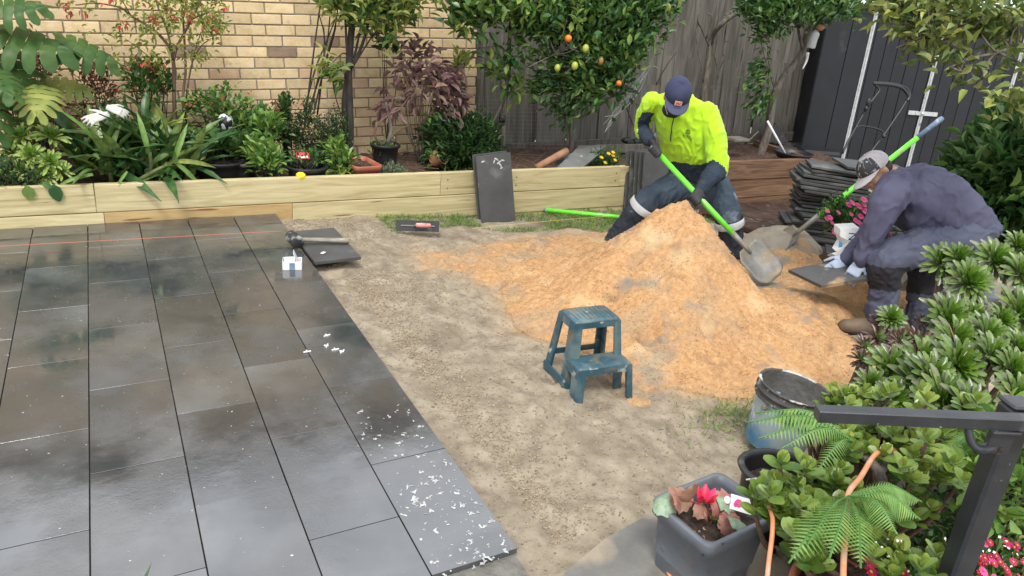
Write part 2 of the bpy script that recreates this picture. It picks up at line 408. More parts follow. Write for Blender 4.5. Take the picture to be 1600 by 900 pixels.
mix_by_tint(M_soil, (.45, .28, .14)); mix_by_tint(M_orange, (.26, .225, .165))
grid_mesh('ground', xs, ys, gh, M_soil, dust=sand_dust, kind='structure')

o = grid_mesh('sand_pile', np.arange(.45, 4.5, .0115), np.arange(-1.5, 1.95, .0115),
              lambda x, y: gh(x, y)+np.where(hp(x, y) > 0, hp(x, y), hp(x, y)-.03)+.0065*fbm(x*38, y*38, 9, 2)*np.clip(hp(x, y)*30, 0, 1)+.010*fbm(x*11, y*11, 2, 4)*np.clip(hp(x, y)*9, 0, 1),
              M_orange, keep=lambda x, y: hp(x, y) > -.02, dust=pile_edge)
tag(o, 'big heap of damp orange sand tipped on the bare yard between the workers', 'sand pile')
# crumbs
def crumbs(n, fx, m, name, r0, r1, parent=None, **tg):
    mb = MB(); P = fx(n); n = len(P)
    tv = np.array([(1, 0, 0), (-.5, .87, 0), (-.5, -.87, 0), (0, 0, 1.1), (0, 0, -.8)]); tf = [(0, 1, 3), (1, 2, 3), (2, 0, 3), (1, 0, 4), (2, 1, 4), (0, 2, 4)]
    r = rng.uniform(r0, r1, n)**1.0; A = np.linalg.qr(rng.normal(size=(n, 3, 3)))[0]*r[:, None, None]
    mb.inst(tv, tf, A, P); return mb.build(name, m, parent, **tg)
def f_or(n):
    P = np.stack([rng.uniform(.6, 4.2, n*2), rng.uniform(-1.3, 1.75, n*2)], 1); h = hp(P[:, 0], P[:, 1])
    k = h > .002; P = P[k][:n]; q = rng.random(len(P)) < .30; P = P+rng.normal(0, .045, P.shape)*q[:, None]; h = np.maximum(hp(P[:, 0], P[:, 1]), 0); return np.column_stack([P, gh(P[:, 0], P[:, 1])+h+.001])
crumbs(22000, f_or, M_grit, 'sand_crumbs', .0015, .0052, kind='stuff', label='loose orange sand crumbs lying over the heap', cat='sand crumbs')
def f_so(n):
    a = np.stack([rng.uniform(.02, 1.6, n), rng.uniform(-1.9, 2.2, n)], 1); k = int(n*.62)
    a[:k, 0] = .10+np.abs(rng.normal(0, .12, k))+.06; a[:k, 1] = rng.uniform(-1.45, 1.1, k); k2 = int(n*.15)
    a[:k2, 0] = rng.normal(.42, .18, k2).clip(.05); a[:k2, 1] = rng.normal(.85, .2, k2); a[k2:k2*2, 0] = rng.normal(.3, .25, k2).clip(.02); a[k2:k2*2, 1] = rng.normal(2.0, .12, k2).clip(1.8, 2.24)
    return np.column_stack([a, gh(a[:, 0], a[:, 1])+.002])
crumbs(10000, f_so, M_grit2, 'soil_crumbs', .002, .0072, kind='stuff', label='loose grey-brown soil crumbs along the paving edge', cat='soil crumbs')

# ------------------------------------------------------------------ patio of dark wet slabs
def tile_mat():
    m = mat('wet_porcelain', [(.028, .034, .040), (.046, .050, .055), (.070, .073, .077)], scale=3.2, rough=.2, detail=8, dist=.6, spec=.5, rand=.2,
            spots=[((.12, .13, .135), 1.7, .54, .22, 8), ((.054, .052, .053), 1.6, .54, .2, 4), ((.45, .45, .43), 60, .74, .04, 2)], bump=0)
    n = m.node_tree.nodes; l = m.node_tree.links; b = [x for x in n if x.type == 'BSDF_PRINCIPLED'][0]
    g = n.new('ShaderNodeNewGeometry'); nz = n.new('ShaderNodeTexNoise'); nz.inputs['Scale'].default_value = 2.1; nz.inputs['Detail'].default_value = 7; nz.inputs['Roughness'].default_value = .62
    l.new(g.outputs['Position'], nz.inputs['Vector']); mr = n.new('ShaderNodeMapRange'); mr.inputs['From Min'].default_value = .40; mr.inputs['From Max'].default_value = .62
    mr.inputs['To Min'].default_value = .05; mr.inputs['To Max'].default_value = .36; l.new(nz.outputs['Fac'], mr.inputs['Value']); l.new(mr.outputs[0], b.inputs['Roughness'])
    b.inputs['IOR'].default_value = 1.85; b.inputs['Specular IOR Level'].default_value = .95
    # water film ripples where it stands, tooth of the stone where it is only damp
    n2 = n.new('ShaderNodeTexNoise'); n2.inputs['Scale'].default_value = 110; n2.inputs['Detail'].default_value = 3; l.new(g.outputs['Position'], n2.inputs['Vector'])
    n3 = n.new('ShaderNodeTexNoise'); n3.inputs['Scale'].default_value = 7; n3.inputs['Detail'].default_value = 3; l.new(g.outputs['Position'], n3.inputs['Vector'])
    mm = n.new('ShaderNodeMapRange'); mm.inputs['From Min'].default_value = .45; mm.inputs['From Max'].default_value = .6; mm.inputs['To Min'].default_value = .1; mm.inputs['To Max'].default_value = 1.0
    l.new(nz.outputs['Fac'], mm.inputs['Value']); mu = n.new('ShaderNodeMath'); mu.operation = 'MULTIPLY'; l.new(n2.outputs['Fac'], mu.inputs[0]); l.new(mm.outputs[0], mu.inputs[1])
    ad = n.new('ShaderNodeMath'); ad.operation = 'MULTIPLY_ADD'; l.new(n3.outputs['Fac'], ad.inputs[0]); ad.inputs[1].default_value = 1.0; l.new(mu.outputs[0], ad.inputs[2])
    bp = n.new('ShaderNodeBump'); bp.inputs['Distance'].default_value = .0007; l.new(ad.outputs[0], bp.inputs['Height']); l.new(bp.outputs[0], b.inputs['Normal'])
    return m
M_tile = tile_mat()
M_slabd = mat('dusty_porcelain', [(.05, .05, .05), (.08, .08, .078)], scale=5, rough=.6, spots=[((.36, .24, .13), 6, .57, .10, 8), ((.18, .18, .17), 11, .58, .1, 6)], bump=.004, bscale=70)
M_slab = mat('dry_porcelain', [(.045, .046, .047), (.075, .076, .076)], scale=5, rough=.55, detail=7, rand=.2, spots=[((.16, .16, .155), 4, .6, .15, 7)])
M_chip = mat('grout_haze', [(.26, .26, .26), (.45, .45, .44), (.60, .60, .58)], scale=30, rough=.85)
M_bed = mat('grey_mortar', [(.10, .095, .085), (.2, .19, .17)], scale=20, rough=.9, bump=.004)
patio = thing('patio', None, None, (0, 0, 0), kind='structure')
TW, TL, TT = .3, .5902, .020
offs = [-.9012, -.6026, -.3035, -.5992, -.9020]
mb = MB(); mb.bbox((0, 0, -TT/2), (TW-.004, TL-.003, TT), b=.0008); tile_me = meshonly(mb, 'tile', M_tile)
yb = 2.255
for c in range(-12, 5):
    x0 = (c-5)*TW; off = offs[c] if c >= 0 else (offs[0] if c % 2 == 0 else offs[1])
    for k in range(-8, 9):
        y1 = -(off+k*TL); y0 = y1-TL        # slab spans y0..y1
        if y0 > yb-.02: continue
        if c == 4 and y0 < -1.53: continue
        if y0 < -4.6: continue
        cut = min(y1, yb)
        if cut < y1-.01:
            q = MB(); q.bbox((0, 0, -TT/2), (TW-.006, cut-y0-.004, TT), b=.0016); me = meshonly(q, 'tile', M_tile)
        else: me = tile_me
        C = V(x0+TW/2, (y0+cut)/2, rng.normal(0, .0005)); dd = (rng.normal(0, .0016), rng.normal(0, .0016))
        place(me, 'tile', patio, C, rotm((1, 0, 0), dd[0])@rotm((0, 1, 0), dd[1]))
# bedding under the slabs (seen in the joints and along the raw edge)
mb = MB(); mb.box((-2.56, -.9, -.036), (5.10, 7.0, .028)); mb.build('mortar_bed', M_bed, patio, kind='stuff')
# splashes of dried white grout on the last slabs
def splat(mb, x, y, s, z=.0012):
    k = rng.integers(1, 4); a0 = rng.uniform(0, pi)
    for j in range(k):
        a = a0+rng.choice([0, .9, 2.0])*rng.uniform(.7, 1.2); L = s*rng.uniform(.5, 1.2); W = s*rng.uniform(.16, .60); cx, cy = x+rng.normal(0, s*.25), y+rng.normal(0, s*.25)
        n = 11; t = np.arange(n)*2*pi/n; r = np.clip(1+.42*rng.normal(size=n), .35, 1.9); px = np.cos(t)*L/2*r; py = np.sin(t)*W/2*r+.25*W*np.sin(px/L*5)
        v = np.stack([cx+px*cos(a)-py*sin(a), cy+px*sin(a)+py*cos(a), np.full(n, z+j*.0003)], 1); mb.add(v, [tuple(range(n))])
mb = MB()
for i in range(230):
    u = rng.random()
    x = -.285+.27*rng.random()**.8; y = -.93-.55*rng.random() if i < 175 else -.50-.40*rng.random()
    if rng.random() > (.35+.65*(x+.3)/.3) and i < 70: continue
    splat(mb, x, y, (.004+.022*rng.random()**2.6) if i < 175 else rng.uniform(.004, .016))
for i in range(160):
    splat(mb, rng.uniform(-1.2, -.05), rng.uniform(-1.4, 1.9), rng.uniform(.002, .005))
mb.build('grout_splash', M_chip, patio, kind='stuff')

# concrete path stub at the front and the old brown paving by the slab stack
M_conc = mat('damp_concrete', [(.10, .097, .09), (.175, .168, .15)], scale=6, rough=.6, detail=8, bump=.002, bscale=60, spots=[((.28, .235, .17), 3.4, .46, .10, 10)])
mb = MB(); A, B, C_, D_ = V(.10, -1.75, 0), V(.37, -1.47, 0), V(.75, -1.50, 0), V(.75, -4.2, 0)
zp = -.012
pv = [V(-.02, -1.64, zp), V(.30, -1.52, zp), V(.62, -1.46, zp), V(.80, -1.62, zp), V(.80, -4.2, zp), V(-.02, -4.2, zp)]
mb.add(np.array(pv+[p-V(0, 0, .06) for p in pv]), [tuple(range(6))[::-1], ]+[(i, (i+1) % 6, (i+1) % 6+6, i+6) for i in range(6)]); mb.build('path', M_conc, None, kind='structure')
M_oldp = mat('old_brown_paver', [(.022, .014, .012), (.05, .032, .026), (.085, .06, .05)], scale=5, rough=.38, detail=8, rand=.25, rvar=.15, bump=.002, spots=[((.22, .17, .13), 14, .62, .08, 6)])
op = thing('old_paving', None, None, (4.8, 1.6, -.2), kind='structure')
for i in range(6):
    for j in range(6):
        x = 4.05+.40*i+.06*j; y = 2.05-.30*j
        if hp(x, y) > .02 or (x < 4.3 and y < 1.2): continue
        z = -.150-.028*(x-4)
        q = MB(); q.bbox((0, 0, 0), (.388, .288, .04), b=.003); me = meshonly(q, 'tile', M_oldp)
        place(me, 'tile', op, V(x, y, z+.0), rotm((0, 0, 1), -.03)@rotm((0, 1, 0), .03+rng.normal(0, .004)))

# ------------------------------------------------------------------ brick wall
M_brick = mat('cream_brick', [(.55, .40, .21), (.64, .49, .28), (.69, .54, .33)], scale=14, rough=.85, bump=.0025, bscale=60, rand=.16,
              spots=[((.36, .21, .11), 7, .63, .14, 5), ((.20, .14, .09), 70, .70, .05, 3), ((.72, .56, .38), 9, .60, .15, 5)])
M_brick2 = mat('burnt_brick', [(.25, .18, .125), (.38, .27, .18)], scale=12, rough=.85, bump=.003, bscale=50, rand=.2)
M_brick3 = mat('pink_brick', [(.50, .33, .20), (.60, .41, .26)], scale=10, rough=.85, bump=.0025, bscale=60, rand=.14, spots=[((.66, .47, .27), 6, .5, .15, 5)])
M_mortar = mat('brick_mortar', [(.20, .165, .125), (.31, .26, .20)], scale=25, rough=.95, bump=.004)
WO = V(.0982, 3.5798, 1.2984); WH = V(.99902, -.01746, .04076); WV = -V(.0397, -.0577, -.9975); WN = np.cross(WH, WV); WN /= np.linalg.norm(WN); WV = np.cross(WN, WH)
Rw = np.stack([WH, WN, WV], 1)           # x along, y into the wall, z up
if WN[1] < 0: WN = -WN; Rw = np.stack([WH, WN, WV], 1)
wall = thing('brick_wall', 'tall cream and yellow brick wall of the house behind the garden bed', 'brick wall', (0, 3.5, 0))
def brick_me(nm, m, L, seed):
    q = MB(); q.bbox((0, 0, 0), (L-.011, .11, .0755), b=.0035); v = q.v[0]; r = np.random.default_rng(seed); v += r.normal(0, .0011, v.shape); q.v[0] = v
    return meshonly(q, 'brick', m)
bm = [brick_me('b', M_brick, .24, i) for i in range(5)]; bm2 = brick_me('b', M_brick2, .24, 9); bm3 = [brick_me('b', M_brick3, .24, 20+i) for i in range(2)]
bmh = brick_me('b', M_brick, .12, 5)
xe = 2.115                                # right end of the wall
rest = MB()
for i in range(-18, 16):
    ph = (0 if (i % 2 == 0) else -.128); ph += rng.normal(0, .004)
    zc = WO+WV*(-(.086*i)+.043-.086)
    for j in range(-22, 11):
        a = .24*j+ph; b = a+.24
        cx = (WO+WH*a)[0]
        if (WO+WH*a)[0] > xe-.03: continue
        P = zc+WH*(a+.12)
        full = (WO+WH*b)[0] <= xe+.02
        vis = -2 <= i <= 13 and P[0] > -2.35
        L = .24 if full else max(.05, xe-cx)
        jz = rng.normal(0, .0012); P = P+WN*jz
        if vis and full:
            u = rng.random(); me = bm2 if u < .03 else (bm3[i % 2] if u < .16 else bm[rng.integers(5)])
            place(me, 'brick', wall, P, Rw@rotm((0, 1, 0), rng.normal(0, .003)))
        elif vis:
            q = MB(); q.bbox((0, 0, 0), (L-.011, .11, .0755), b=.003); place(meshonly(q, 'brick', M_brick), 'brick', wall, zc+WH*(a+L/2), Rw)
        else: rest.bbox(zc+WH*(a+L/2), (L-.011, .11, .0755), R=Rw, b=.003)
rest.build('outer_brickwork', M_brick, wall, kind='stuff')
mb = MB(); cxm = WO+WH*(-1.62)+WV*.0+WN*.008; mb.box(cxm+WH*(.0), (7.26, .11, 3.1), R=Rw); mb.build('mortar', M_mortar, wall)
M_fascia = mat('white_fascia', [(.55, .54, .50)], rough=.5)
mb = MB(); mb.box(WO+WH*(-1.62)+WV*1.62-WN*.14, (7.5, .42, .16), R=Rw); mb.build('eave', M_fascia, wall)

# ------------------------------------------------------------------ timber planter
M_pine = mat('treated_pine', [(.37, .31, .155), (.50, .42, .225), (.60, .52, .30)], scale=3.0, rough=.75, detail=6, stretch=(.45, 5, 7), dist=1.6, rand=.10, bump=.0015, bscale=40,
             spots=[((.28, .23, .085), 2.4, .60, .12, 6), ((.16, .115, .05), 6, .68, .05, 7)])
M_pineo = mat('raw_orange_pine', [(.36, .23, .09), (.50, .36, .16)], scale=3, rough=.75, stretch=(.6, 5, 8), dist=1.5, bump=.0015, spots=[((.2, .09, .035), 5, .64, .06, 6)])
M_brownw = mat('brown_timber', [(.07, .036, .017), (.16, .085, .042), (.24, .14, .075)], scale=3.0, rough=.7, detail=7, stretch=(.5, 5, 7), dist=1.6, rand=.12, bump=.002, spots=[((.04, .022, .012), 4, .64, .06, 7)])
M_screw = mat('screw_head', [(.05, .045, .04)], rough=.5, metal=.6)
pl = thing('timber_planter', 'long low raised garden bed of pale treated pine sleepers against the brick wall', 'planter', (0, 2.28, 0))
def sleeper(x0, x1, z0, z1, m, parent, y0=2.262, dep=.05, dz=0.0, nails=True):
    L = x1-x0-.002; n = 10; q = MB(); q.bbox((0, 0, 0), (L, dep, z1-z0-.003), b=.004)
    v = q.v[0]; v += rng.normal(0, .0008, v.shape)
    o = q.build('sleeper', m, None); c = V((x0+x1)/2, y0+dep/2+rng.normal(0, .002), (z0+z1)/2)
    me = o.data; bpy.data.objects.remove(o); o = place(me, 'sleeper', parent, c, rotm((0, 1, 0), -dz/(x1-x0)))
    return o
t0, t1, t2, t3 = .262, .072, -.118, -.30
for a, b in ((-4.6, -1.138), (-1.138, 1.30), (1.30, 3.10), (3.10, 3.98)): sleeper(a, b, t1, t0, M_pine, pl, dep=.05)
for a, b, m in ((-4.6, -1.10, M_pine), (-1.10, .12, M_pineo), (.12, 1.83, M_pine), (1.83, 3.98, M_pine)): sleeper(a, b, t2, t1-.002, m, pl, y0=2.258)
for a, b in ((.2, 2.0), (2.0, 3.98)): sleeper(a, b, t3, t2-.002, M_pine, pl, y0=2.266)
q = MB()
for x in (-1.19, -1.095, 1.25, 1.36, 3.05, 2.0, .4):
    for z in (.20, .13): q.lathe([(.006, 0), (.006, .002), (0.001, .002)], (x, 2.262, z), 8, R=rotm((1, 0, 0), pi/2))
q.build('screws', M_screw, pl, kind='stuff')
pl2 = thing('timber_planter', 'weathered brown timber garden bed in the fence corner beside the slab stack', 'planter', (4.9, 2.3, 0))
sleeper(3.99, 5.58, .085, .282, M_brownw, pl2, y0=2.245, dz=0.0); sleeper(3.99, 5.56, -.115, .083, M_brownw, pl2, y0=2.255); sleeper(3.99, 5.56, -.30, -.117, M_brownw, pl2, y0=2.26)
def plank(name, A, B, h, t, m, parent):
    A = V(*A); B = V(*B); s_, d_, u_ = frame(B-A); q = MB(); L = np.linalg.norm(B-A); q.bbox((0, 0, 0), (L, t, h), b=.004)
    me = meshonly(q, name, m); return place(me, name, parent, (A+B)/2-u_*h/2, np.stack([d_, np.cross(u_, d_), u_], 1))
plank('sleeper', gy(1180, 218, 3.35), (5.62, 2.24, .285), .2, .045, M_brownw, pl2)
plank('sleeper', (5.62, 2.24, .283), gy(1330, 262, 1.75), .2, .045, M_brownw, pl2)

# soil in the beds
def sz(x, y): return .165+.025*fbm(x*3, y*3, 1, 3)+.012*fbm(x*18, y*18, 4, 3)
grid_mesh('garden_bed_soil', np.arange(-4.6, 6.6, .03), np.arange(2.32, 3.53, .03), sz, M_bark, kind='structure')

# ------------------------------------------------------------------ paling fence
M_pal = mat('weathered_paling', [(.05, .045, .038), (.11, .10, .085), (.175, .162, .14)], scale=2.2, rough=.85, detail=9, stretch=(7, 7, .5), dist=1.2, rand=.22, bump=.003, bscale=30,
            spots=[((.08, .09, .05), 1.5, .60, .15, 5), ((.045, .038, .03), 5, .68, .05, 6)])
fence = thing('paling_fence', 'old grey timber paling fence behind the citrus trees', 'fence', (4.4, 3.6, 0))
x = 2.13; i = 0
while x < 7.0:
    wd = .105 if x < 2.95 else (.20 if x < 4.6 else .15); wd *= rng.uniform(.92, 1.08)
    y = 3.60+(.018 if i % 2 else 0)-(.03 if 2.93 < x < 3.12 else 0)
    q = MB(); q.bbox((0, 0, 0), (wd+.006, .016, 2.15), b=.002); me = meshonly(q, 'paling', M_pal)
    Rf = np.stack([V(1, 0, .04)/np.linalg.norm([1, 0, .04]), np.cross(UPV, V(1, 0, .04)), UPV], 1)
    c = V(x+wd/2, y, .16)+UPV*1.07
    place(me, 'paling', fence, c, Rf@rotm((0, 1, 0), rng.normal(0, .006))@rotm((1, 0, 0), rng.normal(0, .004)))
    x += wd; i += 1
plank('added_gap_blocker', (2.13, 3.655, 2.28), (7.0, 3.655, 2.48), 2.1, .012, M_pal, fence)  # added sheet behind the palings, blocks light showing through the gaps
for z in (.45, 1.25, 1.95): plank('rail', (2.13, 3.70+.058*z, z), (7.0, 3.70+.058*z, z+.2), .07, .04, M_pal, fence)
plank('plinth_board', (2.15, 3.565, .19), (4.6, 3.565, .26), .12, .022, M_pal, fence)
plank('plinth_board', (4.6, 3.565, .26), (6.9, 3.565, .30), .12, .022, M_pal, fence)

# ------------------------------------------------------------------ dark shed
M_shed = mat('charcoal_cladding', [(.006, .0075, .011), (.011, .013, .018)], scale=5, rough=.5, detail=6, rand=.12, rvar=.1, spots=[((.05, .055, .06), 3, .66, .1, 6)])
M_alu = mat('aluminium_strip', [(.42, .44, .45), (.60, .61, .62)], scale=20, rough=.4, metal=.3, spots=[((.2, .2, .2), 12, .62, .05, 5)])
M_roof = mat('white_roof_sheet', [(.62, .64, .66), (.80, .81, .82)], scale=6, rough=.4, bump=.01, bscale=9)
shed = thing('garden_shed', 'charcoal clad garden shed with pale vertical metal strips', 'shed', (7.4, 2.9, 0))
SA = V(6.66, 3.32, 1.82); sdir = V(cos(radians(-30)), sin(radians(-30)), .02); sdir /= np.linalg.norm(sdir); sn = np.cross(sdir, UPV); sn /= np.linalg.norm(sn); su = np.cross(sn, sdir)
if sn[1] > 0 and sn@(CAM-SA) < 0: sn = -sn
Rs = np.stack([sdir, np.cross(su, sdir), su], 1)
def shed_t(px, py):
    d = ray(px, py); t = ((SA-CAM)@sn)/(d@sn); P = CAM+d*t; return (P-SA)@sdir, (P-SA)@su
Hs = 1.95
t = 0.0; k = 0
b1 = shed_t(1366, 31)[0]; b2 = shed_t(1470, 60)[0]; b3 = shed_t(1596, 79)[0]
while t < b3+2.2:
    wd = .30 if t < b1 else .15
    q = MB(); q.bbox((0, 0, 0), (wd-.006, .02, Hs), b=.002); me = meshonly(q, 'cladding_board', M_shed)
    place(me, 'cladding_board', shed, SA+sdir*(t+wd/2)-su*Hs/2+sn*(.0015*(k % 2)), Rs); t += wd; k += 1
q = MB(); q.box((0, 0, 0), (b3+2.2, .02, Hs)); place(meshonly(q, 'backing', M_shed), 'backing', shed, SA+sdir*(b3+2.2)/2-su*Hs/2-sn*.03, Rs)
for b in (b1, b2, b3):
    q = MB(); q.bbox((-.0, 0, 0), (.045, .012, Hs-.01), b=.002); q.bbox((0, -.010, 0), (.012, .012, Hs-.02), b=.002); place(meshonly(q, 'metal_strip', M_alu), 'metal_strip', shed, SA+sdir*b-su*Hs/2+sn*.016, Rs)
lt = shed_t(1440, 177)
q = MB(); q.bbox((0, 0, 0), (.36, .010, .05), b=.002); place(meshonly(q, 'latch_bar', M_alu), 'latch_bar', shed, SA+sdir*lt[0]+su*lt[1]+sn*.03, Rs)
q = MB(); q.ball((0, 0, 0), (.022, .012, .014), 8, 5); place(meshonly(q, 'hasp', M_alu), 'hasp', shed, SA+sdir*(b2)+su*lt[1]+sn*.04, Rs)
q = MB(); q.bbox((0, 0, 0), (b3+2.3, .05, .06), b=.003); place(meshonly(q, 'fascia', M_shed), 'fascia', shed, SA+sdir*(b3+2.2)/2+su*.03+sn*.02, Rs)
# corrugated roof
mb = MB(); n = int((b3+2.4)/.019); rows = []
for s_ in range(n): 
    a = s_*.019-.1; zz = .009*math.sin(s_*2*pi/4); rows.append(np.array([SA+sdir*a+su*(.07+zz)+sn*.10, SA+sdir*a+su*(.30+zz)-sn*1.6]))
v = np.concatenate(rows); mb.add(v, [(2*i, 2*i+2, 2*i+3, 2*i+1) for i in range(n-1)]); mb.build('roof_sheet', M_roof, shed, True)
q = MB(); q.box((0, 0, 0), (.02, 1.6, Hs)); place(meshonly(q, 'side_wall', M_shed), 'side_wall', shed, SA-su*Hs/2-sn*.80+sdir*.005, Rs)

# ------------------------------------------------------------------ grass strip
M_grass = mat('grass_blade', [(.09, .17, .025), (.19, .29, .055)], scale=4, rough=.7, tint=.5, transl=.25)
n = 24000
gx = rng.uniform(.75, 4.3, n); gyy = rng.uniform(1.45, 2.25, n)
kk = (gyy > 1.95-.28*np.clip((gx-1.3)/.8, 0, 1)+.10*vnoise(gx*4, gyy*4)) & (fbm(gx*3, gyy*3, 7, 2) > -.55) & (gx < 4.0)
gx, gyy = gx[kk], gyy[kk]
ex = 500; gx = np.concatenate([gx, rng.normal(1.45, .18, ex), rng.normal(1.9, .12, ex//4)]); gyy = np.concatenate([gyy, rng.normal(-1.03, .08, ex), rng.normal(1.45, .06, ex//4)])
C = np.column_stack([gx, gyy, gh(gx, gyy)-.004+.012*(fbm(gx*3, gyy*3, 7, 2) > 0)]); D = randdirs(len(C), .05, 1); 
mb = MB(); leaves(mb, C, D, .042, .0042, (np.array([(-.5, 0, 0), (.5, 0, 0), (.3, .6, .02), (-.3, .6, .02), (0, 1, -.1)]), [(0, 1, 2, 3), (3, 2, 4)]))
mb.build('grass', M_grass, None, kind='stuff', label='short patchy grass strip along the pine planter', cat='grass')
# ================================================================== PLANTS
def leafmat(name, c, tint=.35, rough=.42, transl=.22, spec=.5, **k): return mat(name, c, scale=10, rough=rough, tint=tint, transl=transl, spec=spec, **k)
L_cit = leafmat('citrus_leaf', [(.036, .092, .022), (.11, .21, .052)], tint=.55, rough=.35)
L_citl = leafmat('young_citrus_leaf', [(.10, .19, .03), (.22, .31, .06)], tint=.4)
L_dark = leafmat('dark_leaf', [(.018, .045, .013), (.045, .09, .026)], tint=.5, rough=.3)
L_mid = leafmat('mid_green_leaf', [(.045, .11, .022), (.11, .20, .045)], tint=.5)
L_light = leafmat('light_green_leaf', [(.10, .20, .035), (.22, .34, .07)], tint=.4)
L_yel = leafmat('yellow_green_leaf', [(.20, .26, .05), (.38, .40, .10)], tint=.4)
L_strap = leafmat('strap_leaf', [(.045, .10, .025), (.10, .18, .05), (.17, .25, .065)], tint=.45, rough=.35)
L_mon = leafmat('monstera_leaf', [(.035, .085, .02), (.085, .16, .04)], tint=.2, rough=.45, spec=.3)
L_mony = leafmat('yellowing_leaf', [(.17, .23, .045), (.36, .38, .11)], tint=.2, rough=.45, spec=.3)
L_maroon = leafmat('maroon_leaf', [(.10, .050, .050), (.20, .115, .11), (.30, .20, .17)], tint=.45, rough=.4)
L_rust = leafmat('rust_leaf', [(.08, .03, .015), (.17, .075, .035)], tint=.5, rough=.8)
L_jade = leafmat('jade_leaf', [(.09, .155, .022), (.19, .26, .045), (.33, .38, .085)], tint=.35, rough=.3, transl=.12, spec=.5)
L_jaded = leafmat('small_jade_leaf', [(.03, .07, .015), (.08, .14, .03)], tint=.4, rough=.35, transl=.1)
L_fern = leafmat('fern_pinna', [(.11, .24, .045), (.24, .40, .10)], tint=.3, rough=.45, transl=.3)
L_gold = leafmat('mottled_leaf', [(.06, .10, .02), (.14, .19, .045), (.27, .26, .11)], tint=.5, rough=.4)
M_stem = mat('green_stem', [(.10, .14, .04), (.18, .20, .07)], rough=.6)
M_wood = mat('grey_bark', [(.05, .042, .034), (.13, .11, .09), (.20, .175, .145)], scale=12, rough=.9, stretch=(3, 3, .7), bump=.006, bscale=40)
M_woodd = mat('dark_bark', [(.022, .018, .016), (.07, .058, .048)], scale=12, rough=.85, stretch=(3, 3, .7), bump=.006, bscale=40)
M_woodb = mat('brown_bark', [(.08, .05, .03), (.17, .11, .07)], scale=12, rough=.85, stretch=(3, 3, .7), bump=.004, bscale=40)
M_red = mat('red_petal', [(.42, .05, .035), (.58, .13, .09)], rough=.5, tint=.3, transl=.2)
M_pink = mat('pink_petal', [(.62, .05, .22), (.80, .16, .38)], rough=.5, tint=.3, transl=.2)
M_mag = mat('magenta_petal', [(.38, .008, .06), (.58, .03, .13)], rough=.5, tint=.3, transl=.2)
M_yelp = mat('yellow_petal', [(.75, .48, .03)], rough=.5)
M_whitep = mat('white_petal', [(.8, .8, .75)], rough=.5)

def bush(name, label, cat, blobs, lm, n, per, L, W, stems=(), T=T_OVAL, spread=.03, base=None, m2=None, frac2=.15, stemm=None, group=None, upb=.35, sag=0, srad=.006, zmin=None):
    c0 = np.mean([b[0] for b in blobs], 0); base = V(c0[0], c0[1], .17) if base is None else np.asarray(base, float)
    t = thing(name, label, cat, base, group)
    tips = vol_tips(blobs, n)
    if zmin is not None: tips = tips[tips[:, 2] > zmin]
    k = int(len(tips)*(1-frac2)) if m2 else len(tips)
    mb = MB(); clump(mb, tips[:k], per, spread, L, W, T, outward=c0-V(0, 0, .1), upb=upb, sag=sag); mb.build('foliage', lm, t, kind='stuff')
    if m2: mb = MB(); clump(mb, tips[k:], per, spread, L, W, T, outward=c0-V(0, 0, .1), upb=upb, sag=sag); mb.build('young_foliage', m2, t, kind='stuff')
    mb = MB(); 
    for s_ in stems: mb.tube(s_[0], s_[1], 7, smooth=5)
    for p in tips[::max(1, len(tips)//26)]:
        q = base+rng.normal(0, .02, 3)*V(1, 1, 0); mid = (p+q)/2+rng.normal(0, .03, 3); mb.tube([q, mid, p], [srad, srad*.7, srad*.3], 5, smooth=3)
    mb.build('stem', stemm or M_woodd, t, True)
    return t, tips

# ---- monstera at the left end
def monstera(px, py, Y, size, dirv, upv, m, parent, droop=.35, seed=0):
    r = np.random.default_rng(seed); mb = MB(); nf = 6
    s_, d_, u_ = frame(V(*dirv), V(*upv)); R = np.stack([s_, d_, u_], 1)
    def P(u, v, sg):                      # u along midrib, v outward; heart outline
        wd = .52*math.sin(pi*min(1, (u*.86+.14)))**.62*(1-.25*u)
        x = sg*wd*v; y = u-.18*(v**1.4)*(1-u)*1.3+.20*v*v*(u)*.9
        z = -droop*(v**1.8)*.85-droop*.42*u*u+.10*v
        return V(x, y, z)
    for sg in (-1, 1):
        for i in range(nf):
            u0, u1 = i/nf, (i+1)/nf; gap = .08+.08*r.random(); rows = []; nv = 7
            for k in range(nv+1):
                v = k/nv; sh = (gap*min(1, max(0, v-.28)/.25) if v < .62 else gap+(.5-gap)*((v-.62)/.38)**2.4)
                a = u0+(u1-u0)*sh*.9; b = u1-(u1-u0)*sh*.9; w_ = .014*sin(k*1.3+i)
                rows.append([P(a, v*.99, sg)+V(0, 0, w_), P((a+b)/2, v, sg)+V(0, 0, .022+w_), P(b, v*.99, sg)+V(0, 0, w_)])
            v = np.array(rows).reshape(-1, 3); f = []
            for k in range(nv):
                for j in range(2):
                    a = k*3+j; f.append((a, a+1, a+4, a+3) if sg > 0 else (a+3, a+4, a+1, a))
            mb.add(v@R.T*size, f, t=.3+.5*r.random())
    o = mb.build('leaf', m, None, True, centre=False); me = o.data; bpy.data.objects.remove(o)
    C = gy(px, py, Y); place(me, 'leaf', parent, C); return C
mt = thing('monstera', 'large monstera with broad split leaves in front of the bricks, one leaf yellowing', 'plant', gy(70, 250, 2.9))
b0 = gy(60, 215, 2.95)
pet = MB()
